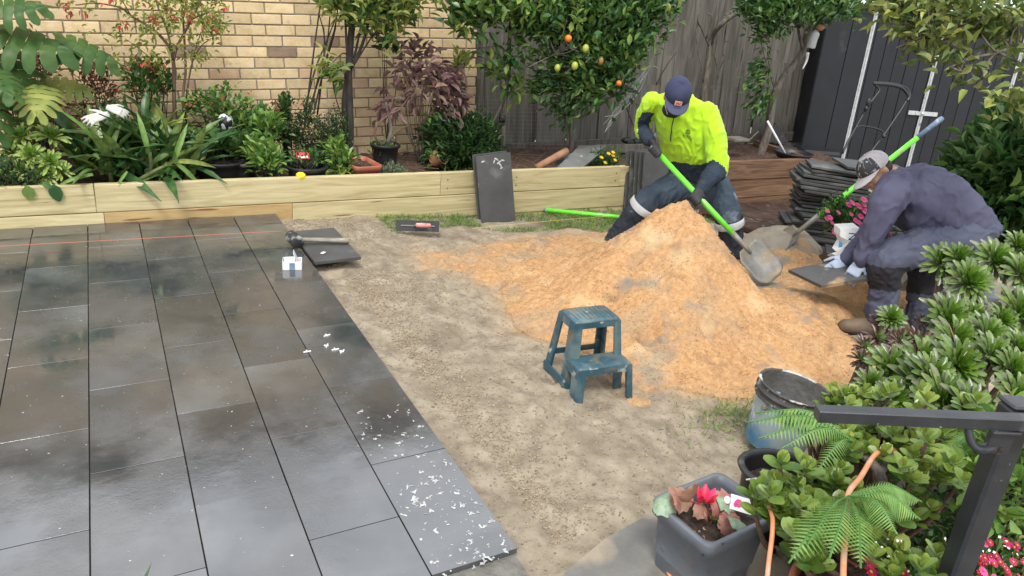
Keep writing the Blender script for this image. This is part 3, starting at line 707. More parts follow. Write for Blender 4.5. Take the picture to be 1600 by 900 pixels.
for (px, py, Y, sz_, dv, uv, m, sd) in ((86, 62, 2.85, .37, (1, -.22, -.26), (.2, -.75, 1), L_mon, 1), (60, 134, 2.70, .33, (-.05, -1, -.30), (0, -.4, 1), L_mony, 2),
        (-30, 50, 2.8, .50, (1, -.3, -.06), (0, -.6, 1), L_mon, 3), (5, 85, 2.9, .42, (.35, -.8, -.7), (0, -.5, 1), L_mon, 4), (-25, 15, 2.75, .34, (1, -.3, .25), (0, -.8, 1), L_mon, 5), (-25, 105, 2.6, .32, (.5, -.9, -.3), (0, -.3, 1), L_mon, 6),
        (70, 128, 2.95, .27, (1, -.3, -.05), (0, -.7, 1), L_mony, 7), (-45, 140, 2.7, .4, (.3, -.8, -.5), (0, -.5, 1), L_mon, 8)):
    C = monstera(px, py, Y, sz_, dv, uv, m, mt, seed=sd); pet.tube([b0, (b0+C)/2+V(0, 0, .1), C], [.016, .013, .009], 7, smooth=5)
pet.build('stem', M_stem, mt, True)
# russet dead shrubs on the wall
for i, (px, py, w_, h_) in enumerate(((50, 105, .14, .2), (50, 170, .28, .10), (150, 138, .16, .18), (20, 150, .12, .1))):
    lab = ['rusty dry fern fronds behind the monstera leaves', 'brown dead fronds low under the yellow monstera leaf', 'rusty dried twiggy shrub against the bricks above the strap leaves', 'rusty fronds at the far left beneath the monstera'][i]
    bush('dry_shrub', lab, 'shrub', [(gy(px, py, 3.25), (w_, .08, h_))], L_rust, 70, 7, .05, .016, T=T_SMALL, group='dry russet shrubs by the wall', srad=.004, sag=.3)

# ---- rosette succulents
def rosette_mesh(nm, cols_m, seed, cup=.5, nl=74, flat=1.0):
    r = np.random.default_rng(seed); mb = MB(); ga = 2.39996
    prof = [.14, .22, .40, .72, 1.0, .95, .42]
    for i in range(nl):
        f = i/nl; a = ga*i+r.normal(0, .08); el = radians(74-(74-6*cup)*f**.6)+r.normal(0, .06); L = (.30+.70*f**.6)*r.uniform(.9, 1.08); W = .20*(.60+.50*f)
        T = leaf_t(prof, fold=.10, droop=-.16 if f < .6 else .10)
        v = T[0].copy(); v[:, 0] *= W; v[:, 1] *= L; v[:, 2] *= L
        R = rotm((0, 0, 1), a)@rotm((1, 0, 0), el)
        mb.cur = 0 if f < .38 else (1 if f < .80 else 2)
        v = v@R.T; v[:, 2] += .02*(1-f); mb.add(v, T[1], t=float(np.clip(.5+r.normal(0, .2), 0, 1)))
        th = np.array([(0, 0, -.03)]); 
    return meshonly(mb, 'rosette', cols_m, True)
A_g = leafmat('aeonium_heart', [(.08, .17, .015), (.15, .27, .03)], tint=.2, transl=.15, rough=.3)
A_m = leafmat('aeonium_leaf', [(.11, .18, .045), (.20, .28, .09)], tint=.25, transl=.1, rough=.3)
A_o = leafmat('aeonium_outer_leaf', [(.085, .12, .055), (.155, .19, .095), (.15, .10, .09)], tint=.3, transl=.08, rough=.3)
A_p = leafmat('purple_aeonium_leaf', [(.055, .026, .024), (.12, .072, .055)], tint=.3, transl=.05, rough=.3)
A_y = leafmat('pale_aeonium_leaf', [(.22, .33, .06), (.38, .46, .13)], tint=.2, transl=.15, rough=.3)
ros_a = [rosette_mesh('a', [A_g, A_m, A_o], i) for i in range(3)]
ros_p = [rosette_mesh('p', [A_m, A_p, A_p], 10+i, nl=38) for i in range(2)]
ros_y = [rosette_mesh('y', [A_g, A_y, A_y], 20+i, nl=40, cup=1.2) for i in range(2)]
def aeonium(label, pts, base, meshes, group=None, name='aeonium', stemr=.011):
    t = thing(name, label, 'succulent', base, group); st = MB()
    for j, (px, py, dist, r, tilt, mi) in enumerate(pts):
        C = gd(px, py, dist) if dist < 0 else gd(px, py, dist)
        nrm = V(tilt[0], tilt[1], 1.0); s_, d_, u_ = frame(V(.3, 1, 0)-nrm*((V(.3, 1, 0)@nrm)/(nrm@nrm)), nrm)
        place(meshes[mi % len(meshes)], 'rosette', t, C, np.stack([s_, d_, u_], 1)@rotm((0, 0, 1), rng.uniform(0, 6)), r)
        b = C+V(.03, .05, -1)*min(.30, max(.08, C[2]-base[2]))+rng.normal(0, .035, 3)*V(1, 1, 0)
        st = MB(); st.tube([b, (b+C)/2+V(*rng.normal(0, .02, 2), 0)-V(0, 0, .02), C-V(0, 0, .01)], [stemr, stemr*.9, stemr*.8], 7, smooth=4); st.build('stem', M_woodb, t, True)
    return t
def dof(px, py, Y): P = gy(px, py, Y); return float((P-CAM)@_fw)
yb_ = gy(60, 300, 2.45); yb_[2] = .18
aeonium('pale yellow-green rosette succulent at the left end of the pine planter',
        [(px, py, dof(px, py, Y), r, (tx, ty), i) for i, (px, py, Y, r, tx, ty) in enumerate(((35, 215, 2.55, .12, -.2, -.5), (80, 215, 2.55, .125, .2, -.5), (22, 240, 2.5, .11, -.4, -.7), (50, 245, 2.45, .12, 0, -.8), (78, 255, 2.42, .11, .3, -.8), (95, 268, 2.4, .09, .5, -.8), (70, 275, 2.4, .10, 0, -1), (38, 268, 2.4, .08, 0, -1), (55, 200, 2.65, .10, 0, -.3), (30, 195, 2.7, .08, -.2, -.3)))], yb_, ros_y)
bush('stonecrop', 'dark green stonecrop spilling over the left end of the planter', 'plant', [(gy(12, 275, 2.38), (.20, .10, .09)), (gy(-30, 280, 2.4), (.25, .1, .12)), (gy(45, 290, 2.36), (.09, .06, .04))], L_dark, 150, 10, .022, .016, T=T_ROUND, m2=L_mid, frac2=.3)
t = thing('trailing_leaf', 'two ivy leaves hanging over the top sleeper edge near the left end', 'plant', gy(60, 292, 2.27)); mb = MB()
leaves(mb, [gy(42, 291, 2.25), gy(82, 289, 2.25), gy(66, 285, 2.25)], [(0.1, -.1, -1), (0.25, -.1, -1), (.8, -.2, -.6)], V(.085, .11, .06), V(.07, .075, .04), T_ROUND, up=V((0, -1, .2), (0, -1, .2), (0, -1, .5)).reshape(3, 3), t=[1, .1, .4]); mb.build('leaf', L_mid, t)

# ---- strap-leaved clump
sp = thing('strap_leaved_lily', 'dense clump of long strap leaves leaning over the pine planter', 'plant', gy(220, 280, 2.6))
def strap_mesh(seed, m=L_strap, bend=.55):
    r = np.random.default_rng(seed); n = 9; v = []; f = []
    for i in range(n):
        u = i/(n-1); wd = (.32+.68*sin(pi*min(1, u*.75+.18)))*(1 if u < .8 else max(.04, 1-(u-.8)/.2*.96)); z = -bend*u*u; tw = r.normal(0, .02)
        for k in (-1, -.5, 0, .5, 1): v.append((k*wd/2, u*(1-.12*bend*u), z+abs(k)*.35*wd*.12+tw*k*u))
    for i in range(n-1):
        for k in range(4): a = i*5+k; f.append((a, a+1, a+6, a+5))
    v = np.array(v); v[:, 0] *= .135
    mb = MB(); mb.add(v, f, t=float(r.random())); return meshonly(mb, 'leaf', m, True)
sm = [strap_mesh(i, bend=.25+.14*i) for i in range(4)]+[strap_mesh(9, L_mony, .5), strap_mesh(8, L_light, .45)]
basepts = [gy(x, 282, Y) for x, Y in ((140, 2.7), (175, 2.55), (205, 2.7), (235, 2.5), (262, 2.65), (290, 2.55), (225, 2.85), (185, 2.9), (265, 2.9))]
for b in basepts: b[2] = .20
nst = 0
for bi, b in enumerate(basepts):
    for k in range(25):
        a = rng.uniform(0, 2*pi); el = radians(rng.uniform(28, 82)); D = V(cos(a)*cos(el), sin(a)*cos(el), sin(el)); L = rng.uniform(.30, .52)*(1 if b[1] < 2.8 else 1.15)
        if D[1] < -.5 and rng.random() < .35: continue
        if (b+D*L)[1] > 3.4: continue
        s_, d_, u_ = frame(D, (rng.normal(0, .3), rng.normal(0, .3), 1)); me = sm[rng.integers(4)] if rng.random() < .9 else sm[4+rng.integers(2)]
        place(me, 'leaf', sp, b+rng.normal(0, .035, 3)*V(1, 1, .3)+D*.02+V(0, 0, rng.uniform(0, .10)), np.stack([s_, d_, u_], 1), L); nst += 1
for A, B, L, me in ((gy(215, 285, 2.38), gy(272, 253, 2.33), .30, 5), (gy(272, 253, 2.33), gy(330, 250, 2.3), .26, 4), (gy(272, 253, 2.33), gy(283, 215, 2.3), .26, 5), (gy(272, 253, 2.33), gy(303, 275, 2.26), .22, 5), (gy(199, 268, 2.3), gy(180, 291, 2.22), .14, 5), (gy(145, 273, 2.3), gy(103, 279, 2.24), .2, 5), (gy(232, 240, 2.35), gy(222, 195, 2.33), .26, 5)):
    D = B-A; s_, d_, u_ = frame(D, (0, -1, .8)); place(sm[me], 'leaf', sp, A, np.stack([s_, d_, u_], 1), L*1.05)
mb = MB(); mb.tube([gy(212, 285, 2.40), gy(240, 268, 2.36), gy(272, 253, 2.33)], [.018, .014, .009], 7, smooth=4); mb.build('stem', M_stem, sp, True); mb = MB(); mb.tube([gy(232, 285, 2.45), gy(236, 262, 2.4), gy(234, 238, 2.35)], [.016, .014, .012], 7, smooth=4); mb.build('stem', M_stem, sp, True)
for b in basepts: mb = MB(); mb.tube([b-V(0, 0, .04), b+V(rng.normal(0, .02), -.01, .1)], [.02, .012], 6); mb.build('stem', M_stem, sp, True)

# ---- tall red-flowered shrub with thin stems
tr = thing('red_flowering_shrub', 'tall thin multi-stemmed shrub with drooping red flowers against the left brickwork', 'shrub', gy(280, 200, 3.15)); mb = MB(); Y = 3.15
def br(pts, r0, r1, Y=Y, k=6): P = [gy(x, y, Y+.02*rng.normal()) for x, y in pts]; mb.tube(P, list(np.linspace(r0, r1, len(P))), k, smooth=5); return P
tips = []
for pts, r0, r1 in (([(274, 200), (272, 150), (271, 95), (262, 70), (238, 45), (205, 25), (188, 12), (150, 5), (118, 8)], .017, .004), ([(271, 95), (278, 70), (300, 30), (318, -10)], .012, .005), ([(271, 95), (262, 50), (248, 15), (240, -15)], .010, .004),
        ([(288, 200), (286, 150), (290, 110), (288, 60), (285, 20), (280, -20)], .012, .006), ([(292, 170), (297, 110), (312, 75), (330, 60)], .006, .003), ([(245, 100), (220, 78), (195, 60)], .005, .002), ([(262, 150), (245, 110), (238, 95)], .006, .003), ([(292, 200), (290, 160), (301, 95), (314, 50)], .008, .003), ([(300, 30), (325, 20), (345, 28)], .006, .002), ([(205, 25), (185, -10)], .005, .003)):
    P = br(pts, r0, r1)
    for i in range(5): tips.append(P[-1]+rng.normal(0, .05, 3)*V(1, .6, 1)); tips.append(P[-2]+rng.normal(0, .07, 3)*V(1, .6, 1))
mb.build('stem', M_woodb, tr, True)
tips = np.array(tips+[gy(rng.uniform(215, 345), rng.uniform(-25, 45), 3.1+rng.normal(0, .08)) for _ in range(62)]+[gy(rng.uniform(225, 330), rng.uniform(40, 90), 3.1) for _ in range(6)])
mb = MB(); clump(mb, tips, 6, .035, .045, .013, T_LANCE, upb=-.1); mb.build('foliage', L_yel, tr, kind='stuff')
ft = np.array([gy(x+rng.normal(0, 3), y+rng.normal(0, 3), 3.05) for x, y in ((240, 20), (243, 28), (239, 33), (272, 25), (285, 30), (318, 35), (128, 22), (112, 20), (185, 40), (195, 33), (220, 5), (295, 14), (335, 22), (262, 12), (231, 98), (255, 100), (330, 45), (345, 12), (105, 2), (170, 0))])
mb = MB(); clump(mb, ft, 5, .014, .042, .0085, T_LANCE, upb=0, sag=1.0); mb.build('flower', M_red, tr, kind='stuff')

# ---- small red-flowered begonias, salad-like cover
def flowered(label, px, py, Y, rx, rz, lm, nf, fm=M_red, n=60, per=8, L=.045, W=.03, T=T_OVAL, fr=.022, **k):
    t, tips = bush('flowering_bush', label, 'bush', [(gy(px, py, Y), (rx, rx*.6, rz))], lm, n, per, L, W, T=T, **k)
    c = gy(px, py, Y); mb = MB(); P = c+np.stack([rng.uniform(-rx, rx, nf), -rng.uniform(.3, 1, nf)*rx*.5, rng.uniform(-.2, 1.05, nf)*rz], 1)
    clump(mb, P, 5, .006, fr, fr*.7, T_SMALL, upb=.2); mb.build('flower', fm, t, kind='stuff'); return t
flowered('bush with small dark red flowers behind the strap leaves, under the tall shrub', 232, 130, 3.2, .16, .17, L_mid, 16)
flowered('leafy bush with red flower spikes above the patterned ornament', 345, 165, 3.1, .26, .11, L_light, 12, m2=L_mid, frac2=.5)
bush('leafy_bush', 'mixed green bush with reddish stems right of the patterned ornament', 'bush', [(gy(400, 200, 3.0), (.24, .14, .13)), (gy(375, 205, 3.0), (.2, .1, .12))], L_mid, 110, 8, .06, .03, m2=L_light, frac2=.25)
bush('leafy_bush', 'dull red and olive leaved bush low behind the black pots', 'bush', [(gy(425, 190, 3.15), (.2, .12, .12)), (gy(330, 215, 3.1), (.3, .1, .08))], L_rust, 60, 7, .04, .02, m2=L_dark, frac2=.4)
t, _ = bush('jade_bush', 'small jade bush with a bare stem raising one tight green head', 'succulent', [(gy(446, 158, 3.1), (.045, .04, .075)), (gy(444, 180, 3.1), (.06, .04, .03))], L_jaded, 60, 8, .026, .02, T=T_ROUND, spread=.012)
mb = MB(); mb.tube([gy(405, 215, 3.1), gy(425, 180, 3.1), gy(446, 162, 3.1)], [.009, .007, .006], 6, smooth=4); mb.build('stalk', mat('reddish_stalk', [(.25, .08, .05)], rough=.6), t, True)
bush('strawberry_plant', 'low dark green leafy plant with one white flower spilling over the black tub', 'plant', [(gy(345, 225, 2.75), (.32, .16, .07)), (gy(385, 232, 2.65), (.15, .1, .05))], L_mid, 130, 7, .045, .04, T=T_ROUND, m2=L_dark, frac2=.35)
bush('leafy_plant', 'bright green broad leaved plant between the black tubs behind the planter edge', 'plant', [(gy(418, 252, 2.5), (.11, .09, .08)), (gy(413, 238, 2.55), (.11, .08, .07)), (gy(428, 266, 2.42), (.07, .05, .04))], L_light, 50, 8, .075, .034, upb=.15)
bush('leafy_plant', 'pale green leafy sprig standing above the jade bushes', 'plant', [(gy(415, 200, 2.85), (.10, .08, .07))], L_light, 14, 6, .085, .035)
bush('box_bush', 'small leaved dark evergreen bush in a black pot left of the trunk', 'bush', [(gy(490, 208, 3.0), (.20, .14, .15)), (gy(478, 180, 3.05), (.07, .06, .12)), (gy(525, 188, 3.05), (.09, .07, .08)), (gy(520, 215, 3.0), (.13, .1, .10)), (gy(462, 212, 3.0), (.09, .08, .10))], L_dark, 330, 12, .022, .013, T=T_SMALL, spread=.022, m2=L_jaded, frac2=.3)
bush('leafy_plant', 'light green plant with long soft leaves beside the terracotta trough', 'plant', [(gy(533, 252, 2.48), (.08, .07, .08)), (gy(522, 236, 2.5), (.07, .05, .05)), (gy(530, 268, 2.42), (.09, .05, .03))], L_light, 34, 7, .07, .034, upb=.1)
bush('heath_tuft', 'little grey-green tuft by the black pot at the planter edge', 'plant', [(gy(614, 268, 2.42), (.10, .06, .045))], leafmat('greygreen_leaf', [(.12, .17, .09), (.24, .30, .19)]), 110, 10, .022, .006, T=T_SMALL, spread=.012)
bush('gardenia_bush', 'glossy dark green bush behind the leaning slab', 'bush', [(gy(700, 215, 2.9), (.23, .18, .20)), (gy(740, 215, 2.85), (.22, .16, .17)), (gy(720, 245, 2.75), (.30, .14, .13)), (gy(755, 240, 2.8), (.14, .1, .12))], L_dark, 420, 9, .062, .022, T=T_LANCE, m2=L_mid, frac2=.12, spread=.035)
# ---- maroon shrub
t, tips = bush('maroon_shrub', 'wispy shrub with purple-maroon leaves against the brick wall', 'shrub',
     [(gy(655, 115, 3.0), (.24, .14, .14)), (gy(690, 130, 3.0), (.24, .14, .13)), (gy(640, 150, 3.0), (.20, .12, .11)), (gy(690, 160, 2.95), (.22, .12, .10)), (gy(655, 85, 3.05), (.13, .1, .08)), (gy(610, 175, 3.0), (.08, .08, .05))], L_maroon, 84, 5, .098, .032, T=T_LANCE, base=gy(660, 262, 2.95), m2=leafmat('pinkish_leaf', [(.36, .17, .14), (.5, .26, .2)]), frac2=.06, spread=.04, upb=.0, sag=.25, srad=.004)
mb = MB()
for pts in ([(662, 265), (660, 215), (655, 180), (665, 120)], [(655, 180), (640, 140), (625, 100)], [(660, 200), (690, 150), (715, 100)]): mb.tube([gy(x, y, 2.97) for x, y in pts], [.012, .010, .008, .005][:len(pts)], 6, smooth=4)
mb.build('trunk', M_woodb, t, True)
bush('twig_leaves', 'sprig with dark oval leaves high on the bricks right of the trunk', 'plant', [(gy(612, 78, 3.2), (.12, .05, .05))], L_dark, 5, 3, .12, .05)
bush('lemon_sprig', 'short sprig with yellow tipped leaves crossing the fence and wall corner', 'plant', [(gy(722, 96, 2.95), (.10, .05, .05))], L_yel, 9, 5, .08, .03)

# ---- trees: limbs given as pixel paths at a stated distance from the wall
def tree(name, label, limbs, canopy, lm, per, L, W, base, bark=M_wood, T=T_OVAL, m2=None, frac2=.2, spread=.06, group=None, cat='tree', upb=.1, sag=0., twigs=60, dist_mode=False, jit=.5, n=300):
    t = thing(name, label, cat, base, group); mb = MB(); allp = []
    for pts, r0, r1 in limbs:
        P = [gy(p[0], p[1], p[2]) if not dist_mode else gd(p[0], p[1], p[2]) for p in pts]; mb.tube(P, list(np.linspace(r0, r1, len(P))), 8, smooth=6); allp += catmull(P, 4)
    allp = np.array(allp); blobs = [((gy(b[0], b[1], b[2]) if not dist_mode else gd(b[0], b[1], b[2])), b[3]) for b in canopy]
    tips = vol_tips(blobs, n)
    mb.build('trunk', bark, t, True)
    tw = MB()
    for p in tips[rng.choice(len(tips), min(twigs, len(tips)), replace=False)]:
        d = np.linalg.norm(allp-p, axis=1); q = allp[np.argsort(d)[min(3, len(d)-1)]]; tw.tube([q, (p+q)/2+rng.normal(0, .03, 3), p], [.008, .005, .002], 5, smooth=3)
    tw.build('twigs', bark, t, True, kind='stuff')
    k = int(len(tips)*(1-frac2)) if m2 else len(tips)
    c = np.mean([b[0] for b in blobs], 0)
    mb = MB(); clump(mb, tips[:k], per, spread, L, W, T, outward=c-V(0, .2, .4), upb=upb, jit=jit, sag=sag); mb.build('crown', lm, t, kind='stuff')
    if m2: mb = MB(); clump(mb, tips[k:], per, spread, L, W, T, outward=c-V(0, .2, .4), upb=upb, jit=jit, sag=sag); mb.build('young_leaves', m2, t, kind='stuff')
    return t
# slender tree in front of the wall
tree('slender_tree', 'dark trunked small tree standing against the middle of the brick wall',
     [([(546, 238, 3.1), (547, 190, 3.1), (545, 130, 3.12), (546, 90, 3.12), (549, 50, 3.12), (554, 10, 3.1), (556, -40, 3.1)], .036, .026), ([(541, 225, 3.12), (538, 170, 3.12), (541, 130, 3.14), (543, 105, 3.14)], .028, .022), ([(548, 105, 3.1), (562, 80, 3.08), (572, 50, 3.05), (580, 20, 3.0), (600, -10, 3)], .016, .008), ([(544, 110, 3.12), (541, 60, 3.1), (538, 20, 3.1), (525, -20, 3.1)], .012, .008), ([(553, 92, 3.1), (560, 60, 3.1), (568, 20, 3.1)], .012, .007), ([(548, 110, 3.1), (578, 62, 3.05), (590, 45, 3.0)], .008, .004), ([(533, 180, 3.12), (524, 150, 3.1), (521, 128, 3.1)], .005, .003)],
     [(560, -5, 3.0, (.30, .2, .17)), (600, 0, 2.95, (.28, .18, .14)), (580, 25, 2.95, (.18, .12, .10)), (530, -10, 3.05, (.2, .15, .1)), (520, 110, 3.0, (.10, .08, .06)), (604, 55, 3.0, (.07, .06, .05)), (618, 20, 3, (.1, .1, .1))], L_yel, 9, .085, .017, gy(545, 238, 3.1), bark=M_woodd, T=T_LANCE, m2=L_mid, frac2=.35, n=210, sag=.35, spread=.05)
t = thing('leaning_canes', 'bundle of thin dark canes leaning up the bricks left of the dark trunk', 'canes', gy(478, 178, 3.2)); 
for pts in ([(478, 178), (489, 90), (500, 10), (505, -20)], [(484, 178), (500, 110), (512, 60), (518, -10)], [(490, 178), (510, 90), (524, 40), (530, -10)], [(474, 178), (492, 110), (508, 70), (528, 20)], [(496, 178), (503, 120), (507, 60), (498, 20)], [(481, 178), (497, 128), (517, 72), (525, 42)]):
    mb = MB(); mb.tube([gy(x, y, 3.25+.03*rng.normal()) for x, y in pts], [.008, .007, .006, .004], 6, smooth=5); mb.build('cane', M_woodd, t, True)
# citrus one (left)
tree('citrus_tree', 'slim citrus tree with bright young leaves and a black tie on its trunk',
     [([(785, 235, 2.95), (786, 190, 2.95), (790, 150, 2.95), (795, 110, 2.95), (796, 60, 2.95), (800, 20, 2.9), (808, -20, 2.9)], .026, .014), ([(770, 192, 2.93), (783, 165, 2.93), (792, 145, 2.95)], .010, .014), ([(795, 62, 2.9), (812, 25, 2.8), (850, 8, 2.7)], .012, .007), ([(797, 22, 2.8), (775, 27, 2.75), (758, 40, 2.7)], .008, .004), ([(757, 45, 2.85), (750, 70, 2.9), (735, 90, 2.92), (700, 118, 2.95)], .010, .005)],
     [(745, 15, 2.75, (.22, .18, .15)), (735, 45, 2.75, (.10, .1, .10)), (800, 15, 2.75, (.28, .2, .14)), (790, 120, 2.85, (.20, .10, .06)), (812, 140, 2.8, (.07, .06, .05)), (770, 100, 2.85, (.1, .08, .07)), (840, 20, 2.75, (.24, .2, .14)), (800, 85, 2.85, (.08, .07, .06)), (745, -20, 2.8, (.3, .2, .15)), (825, 50, 2.8, (.12, .1, .08))], L_cit, 7, .095, .048, gy(785, 235, 2.95), m2=L_citl, frac2=.42, n=230, sag=.25)
o = MB(); o.lathe([(.032, -.035), (.034, 0), (.032, .035)], gy(785, 185, 2.95), 10, cap=True); tag(o.build('rubber_tie', mat('black_rubber', [(.012, .012, .012)], rough=.5), None, True), 'black rubber tie wrapped round the slim citrus trunk', 'tie')
# orange tree (dense)
tree('orange_tree', 'dense dark green orange tree hanging over the fence, hiding the first palings',
     [([(892, 250, 2.95), (893, 215, 2.95), (890, 180, 2.95), (905, 130, 2.95), (920, 70, 2.95), (935, -20, 2.95)], .024, .02), ([(885, 205, 2.95), (882, 160, 2.95), (870, 110, 2.9), (858, 60, 2.85)], .018, .012), ([(905, 185, 2.9), (925, 175, 2.85), (950, 155, 2.8), (972, 140, 2.75)], .010, .005), ([(905, 130, 2.9), (950, 90, 2.8), (985, 60, 2.8), (1015, 20, 2.8)], .014, .007), ([(825, 105, 2.7), (860, 88, 2.65), (890, 75, 2.6)], .006, .003)],
     [(890, 20, 2.75, (.36, .28, .22)), (950, 15, 2.7, (.38, .3, .24)), (1005, 15, 2.7, (.30, .26, .22)), (900, 80, 2.75, (.34, .26, .20)), (955, 80, 2.72, (.28, .24, .22)), (990, 60, 2.7, (.20, .18, .16)), (915, 130, 2.8, (.27, .22, .15)), (955, 125, 2.75, (.18, .16, .14)), (890, 165, 2.85, (.13, .12, .10)), (975, 105, 2.72, (.10, .12, .12)), (860, 130, 2.85, (.12, .12, .12)), (1035, -5, 2.7, (.14, .16, .12)), (960, -30, 2.8, (.6, .35, .16)), (968, 150, 2.7, (.05, .06, .05))], L_cit, 8, .085, .040, gy(892, 250, 2.95), m2=L_citl, frac2=.16, n=760, sag=.15, twigs=120)
M_or = mat('orange_peel', [(.72, .16, .015), (.80, .24, .02)], scale=20, rough=.45, bump=.001, bscale=120); M_lem = mat('unripe_peel', [(.26, .34, .05), (.48, .47, .08)], scale=12, rough=.45); M_rot = mat('rotten_peel', [(.25, .10, .03), (.45, .26, .10)], scale=15, rough=.7)
for px, py, r, m, lab in ((888, 60, .031, M_or, 'bright orange fruit hanging in the dense tree left of the man'), (915, 76, .030, M_lem, 'yellow unripe fruit hanging right of the orange'), (898, 103, .030, M_lem, 'green and yellow fruit hanging lowest in the left half of the tree'), (938, 95, .028, M_rot, 'browned fruit hanging at the middle of the dense tree'), (967, 130, .026, M_or, 'half hidden orange fruit at the right fringe of the dense tree'), (871, 106, .026, M_lem, 'small green fruit nearest the slim citrus tree'), (1043, 12, .03, M_lem, 'pale green fruit at the top right fringe of the dense tree')):
    mb = MB(); mb.ball(gy(px, py, 2.50), (r, r, r*(1.0 if m is M_or else 1.25)), 14, 9); tag(mb.build('fruit', m, None, True), lab, 'fruit', 'citrus fruit')
# bare shrub behind the man, climbing the fence
t = thing('bare_shrub', 'bare twisted grey shrub against the palings behind the man in yellow', 'shrub', gy(1100, 190, 3.3)); mb = MB()
for pts, r0, r1 in (([(1098, 225), (1100, 150), (1106, 110), (1112, 60), (1130, 35), (1160, 15), (1185, 0)], .045, .02), ([(1112, 70), (1122, 20)], .012, .006), ([(1108, 72), (1096, 45), (1090, 28), (1100, -10)], .010, .004), ([(1092, 35), (1080, 36)], .006, .003), ([(1104, 60), (1112, 28), (1104, 20)], .012, .006), ([(1130, 88), (1132, 60), (1136, 36), (1142, 30)], .010, .004), ([(1132, 65), (1142, 64)], .005, .003), ([(1110, 145), (1120, 108), (1113, 80)], .008, .004), ([(1118, 140), (1124, 110), (1132, 92)], .008, .005), ([(1100, 130), (1088, 60), (1092, 33)], .006, .004)):
    mb.tube([gy(x, y, 3.35+.03*rng.normal()) for x, y in pts], list(np.linspace(r0, r1, len(pts))), 7, smooth=5)
mb.build('stem', M_wood, t, True)
for pts, Y, lab in (([(1025, 133), (1040, 105), (1056, 82)], 3.2, 'bare twig rising left of the blue cap'), ([(975, 155), (985, 185), (998, 215), (1000, 225)], 3.0, 'thin bent twig beside the bird net')):
    mb = MB(); mb.tube([gy(x, y, Y) for x, y in pts], [.008, .006, .004, .003][:len(pts)], 6, smooth=4); tag(mb.build('twig', M_woodd, None, True), lab, 'twig')
# citrus three, by the shed corner
tree('citrus_tree', 'grey trunked citrus leaning right in front of the fence and shed corner',
     [([(1185, 250, 2.9), (1200, 205, 2.9), (1208, 155, 2.9), (1225, 120, 2.9), (1252, 85, 2.9), (1262, 50, 2.9), (1275, 38, 2.85), (1290, 40, 2.85)], .050, .028), ([(1254, 75, 2.9), (1248, 50, 2.9), (1246, 20, 2.9)], .02, .012), ([(1200, 190, 2.85), (1210, 145, 2.8), (1203, 115, 2.8)], .010, .004), ([(1165, 225, 2.85), (1185, 205, 2.85)], .012, .008)],
     [(1200, 10, 2.75, (.26, .22, .16)), (1245, 5, 2.7, (.34, .25, .18)), (1295, 10, 2.6, (.26, .22, .12)), (1205, 45, 2.8, (.16, .12, .08)), (1320, 12, 2.6, (.16, .14, .09)), (1180, 15, 2.8, (.14, .12, .1)), (1190, 150, 2.85, (.09, .07, .14)), (1188, 110, 2.85, (.09, .07, .10)), (1240, -30, 2.8, (.5, .3, .12)), (1262, 25, 2.7, (.15, .12, .08)), (1190, 65, 2.85, (.05, .05, .12))], L_cit, 8, .08, .038, gy(1185, 250, 2.9), m2=L_light, frac2=.08, n=430, sag=.1)
# overhanging branch at the top right
tree('overhanging_tree', 'tree branch with mottled yellow-green leaves overhanging the shed from the top right',
     [([(1680, 20, 3.9), (1600, 30, 3.9), (1540, 45, 3.9), (1490, 52, 3.9), (1440, 60, 3.95), (1400, 75, 4.0)], .020, .006), ([(1540, 45, 3.9), (1505, 48, 3.9), (1470, 65, 3.95), (1440, 85, 4)], .010, .004), ([(1680, 60, 3.8), (1600, 70, 3.8), (1560, 82, 3.8), (1515, 92, 3.8), (1485, 105, 3.8)], .014, .005), ([(1560, 78, 3.8), (1545, 95, 3.8), (1530, 115, 3.8)], .008, .003), ([(1620, 0, 3.9), (1560, -5, 3.9), (1450, 5, 4.0), (1380, 10, 4.1)], .012, .005), ([(1690, 150, 3.6), (1620, 148, 3.6), (1575, 152, 3.6)], .010, .004)],
     [(1390, 10, 4.1, (.20, .18, .07)), (1450, 15, 4.0, (.28, .2, .09)), (1520, 25, 3.9, (.28, .2, .10)), (1580, 40, 3.85, (.22, .2, .12)), (1410, 45, 4.0, (.10, .1, .05)), (1440, 72, 4, (.12, .1, .06)), (1490, 60, 3.9, (.17, .14, .07)), (1550, 65, 3.85, (.16, .14, .07)), (1475, 100, 3.8, (.09, .08, .03)), (1525, 118, 3.8, (.10, .06, .03)), (1500, 130, 3.8, (.08, .04, .02)), (1565, 152, 3.6, (.10, .06, .03)), (1600, 100, 3.7, (.14, .12, .06)), (1460, 78, 3.9, (.07, .06, .04)), (1600, 160, 3.6, (.08, .07, .05))], L_gold, 5, .072, .036, gd(1690, 60, 3.9), m2=L_yel, frac2=.22, n=200, dist_mode=True, sag=.3, spread=.04, T=T_OVAL2)
# lanceolate bush at the right edge
def dbl(c, r): return (gd(*c), r)
bush('oleander_bush', 'large glossy dark green bush with lance leaves behind the bending man', 'bush',
     [dbl((1560, 300, 5.0), (.30, .3, .26)), dbl((1590, 240, 5.0), (.28, .3, .24)), dbl((1530, 270, 5.0), (.14, .16, .12)), dbl((1580, 350, 4.9), (.28, .28, .22)), dbl((1620, 300, 4.8), (.35, .3, .4)), dbl((1570, 205, 5.1), (.14, .16, .10))], leafmat('oleander_leaf', [(.028, .065, .02), (.07, .13, .035)], tint=.5, rough=.3), 620, 9, .12, .026, T=T_LANCE, m2=L_mid, frac2=.15, base=gd(1590, 420, 4.9), spread=.05, upb=.45)

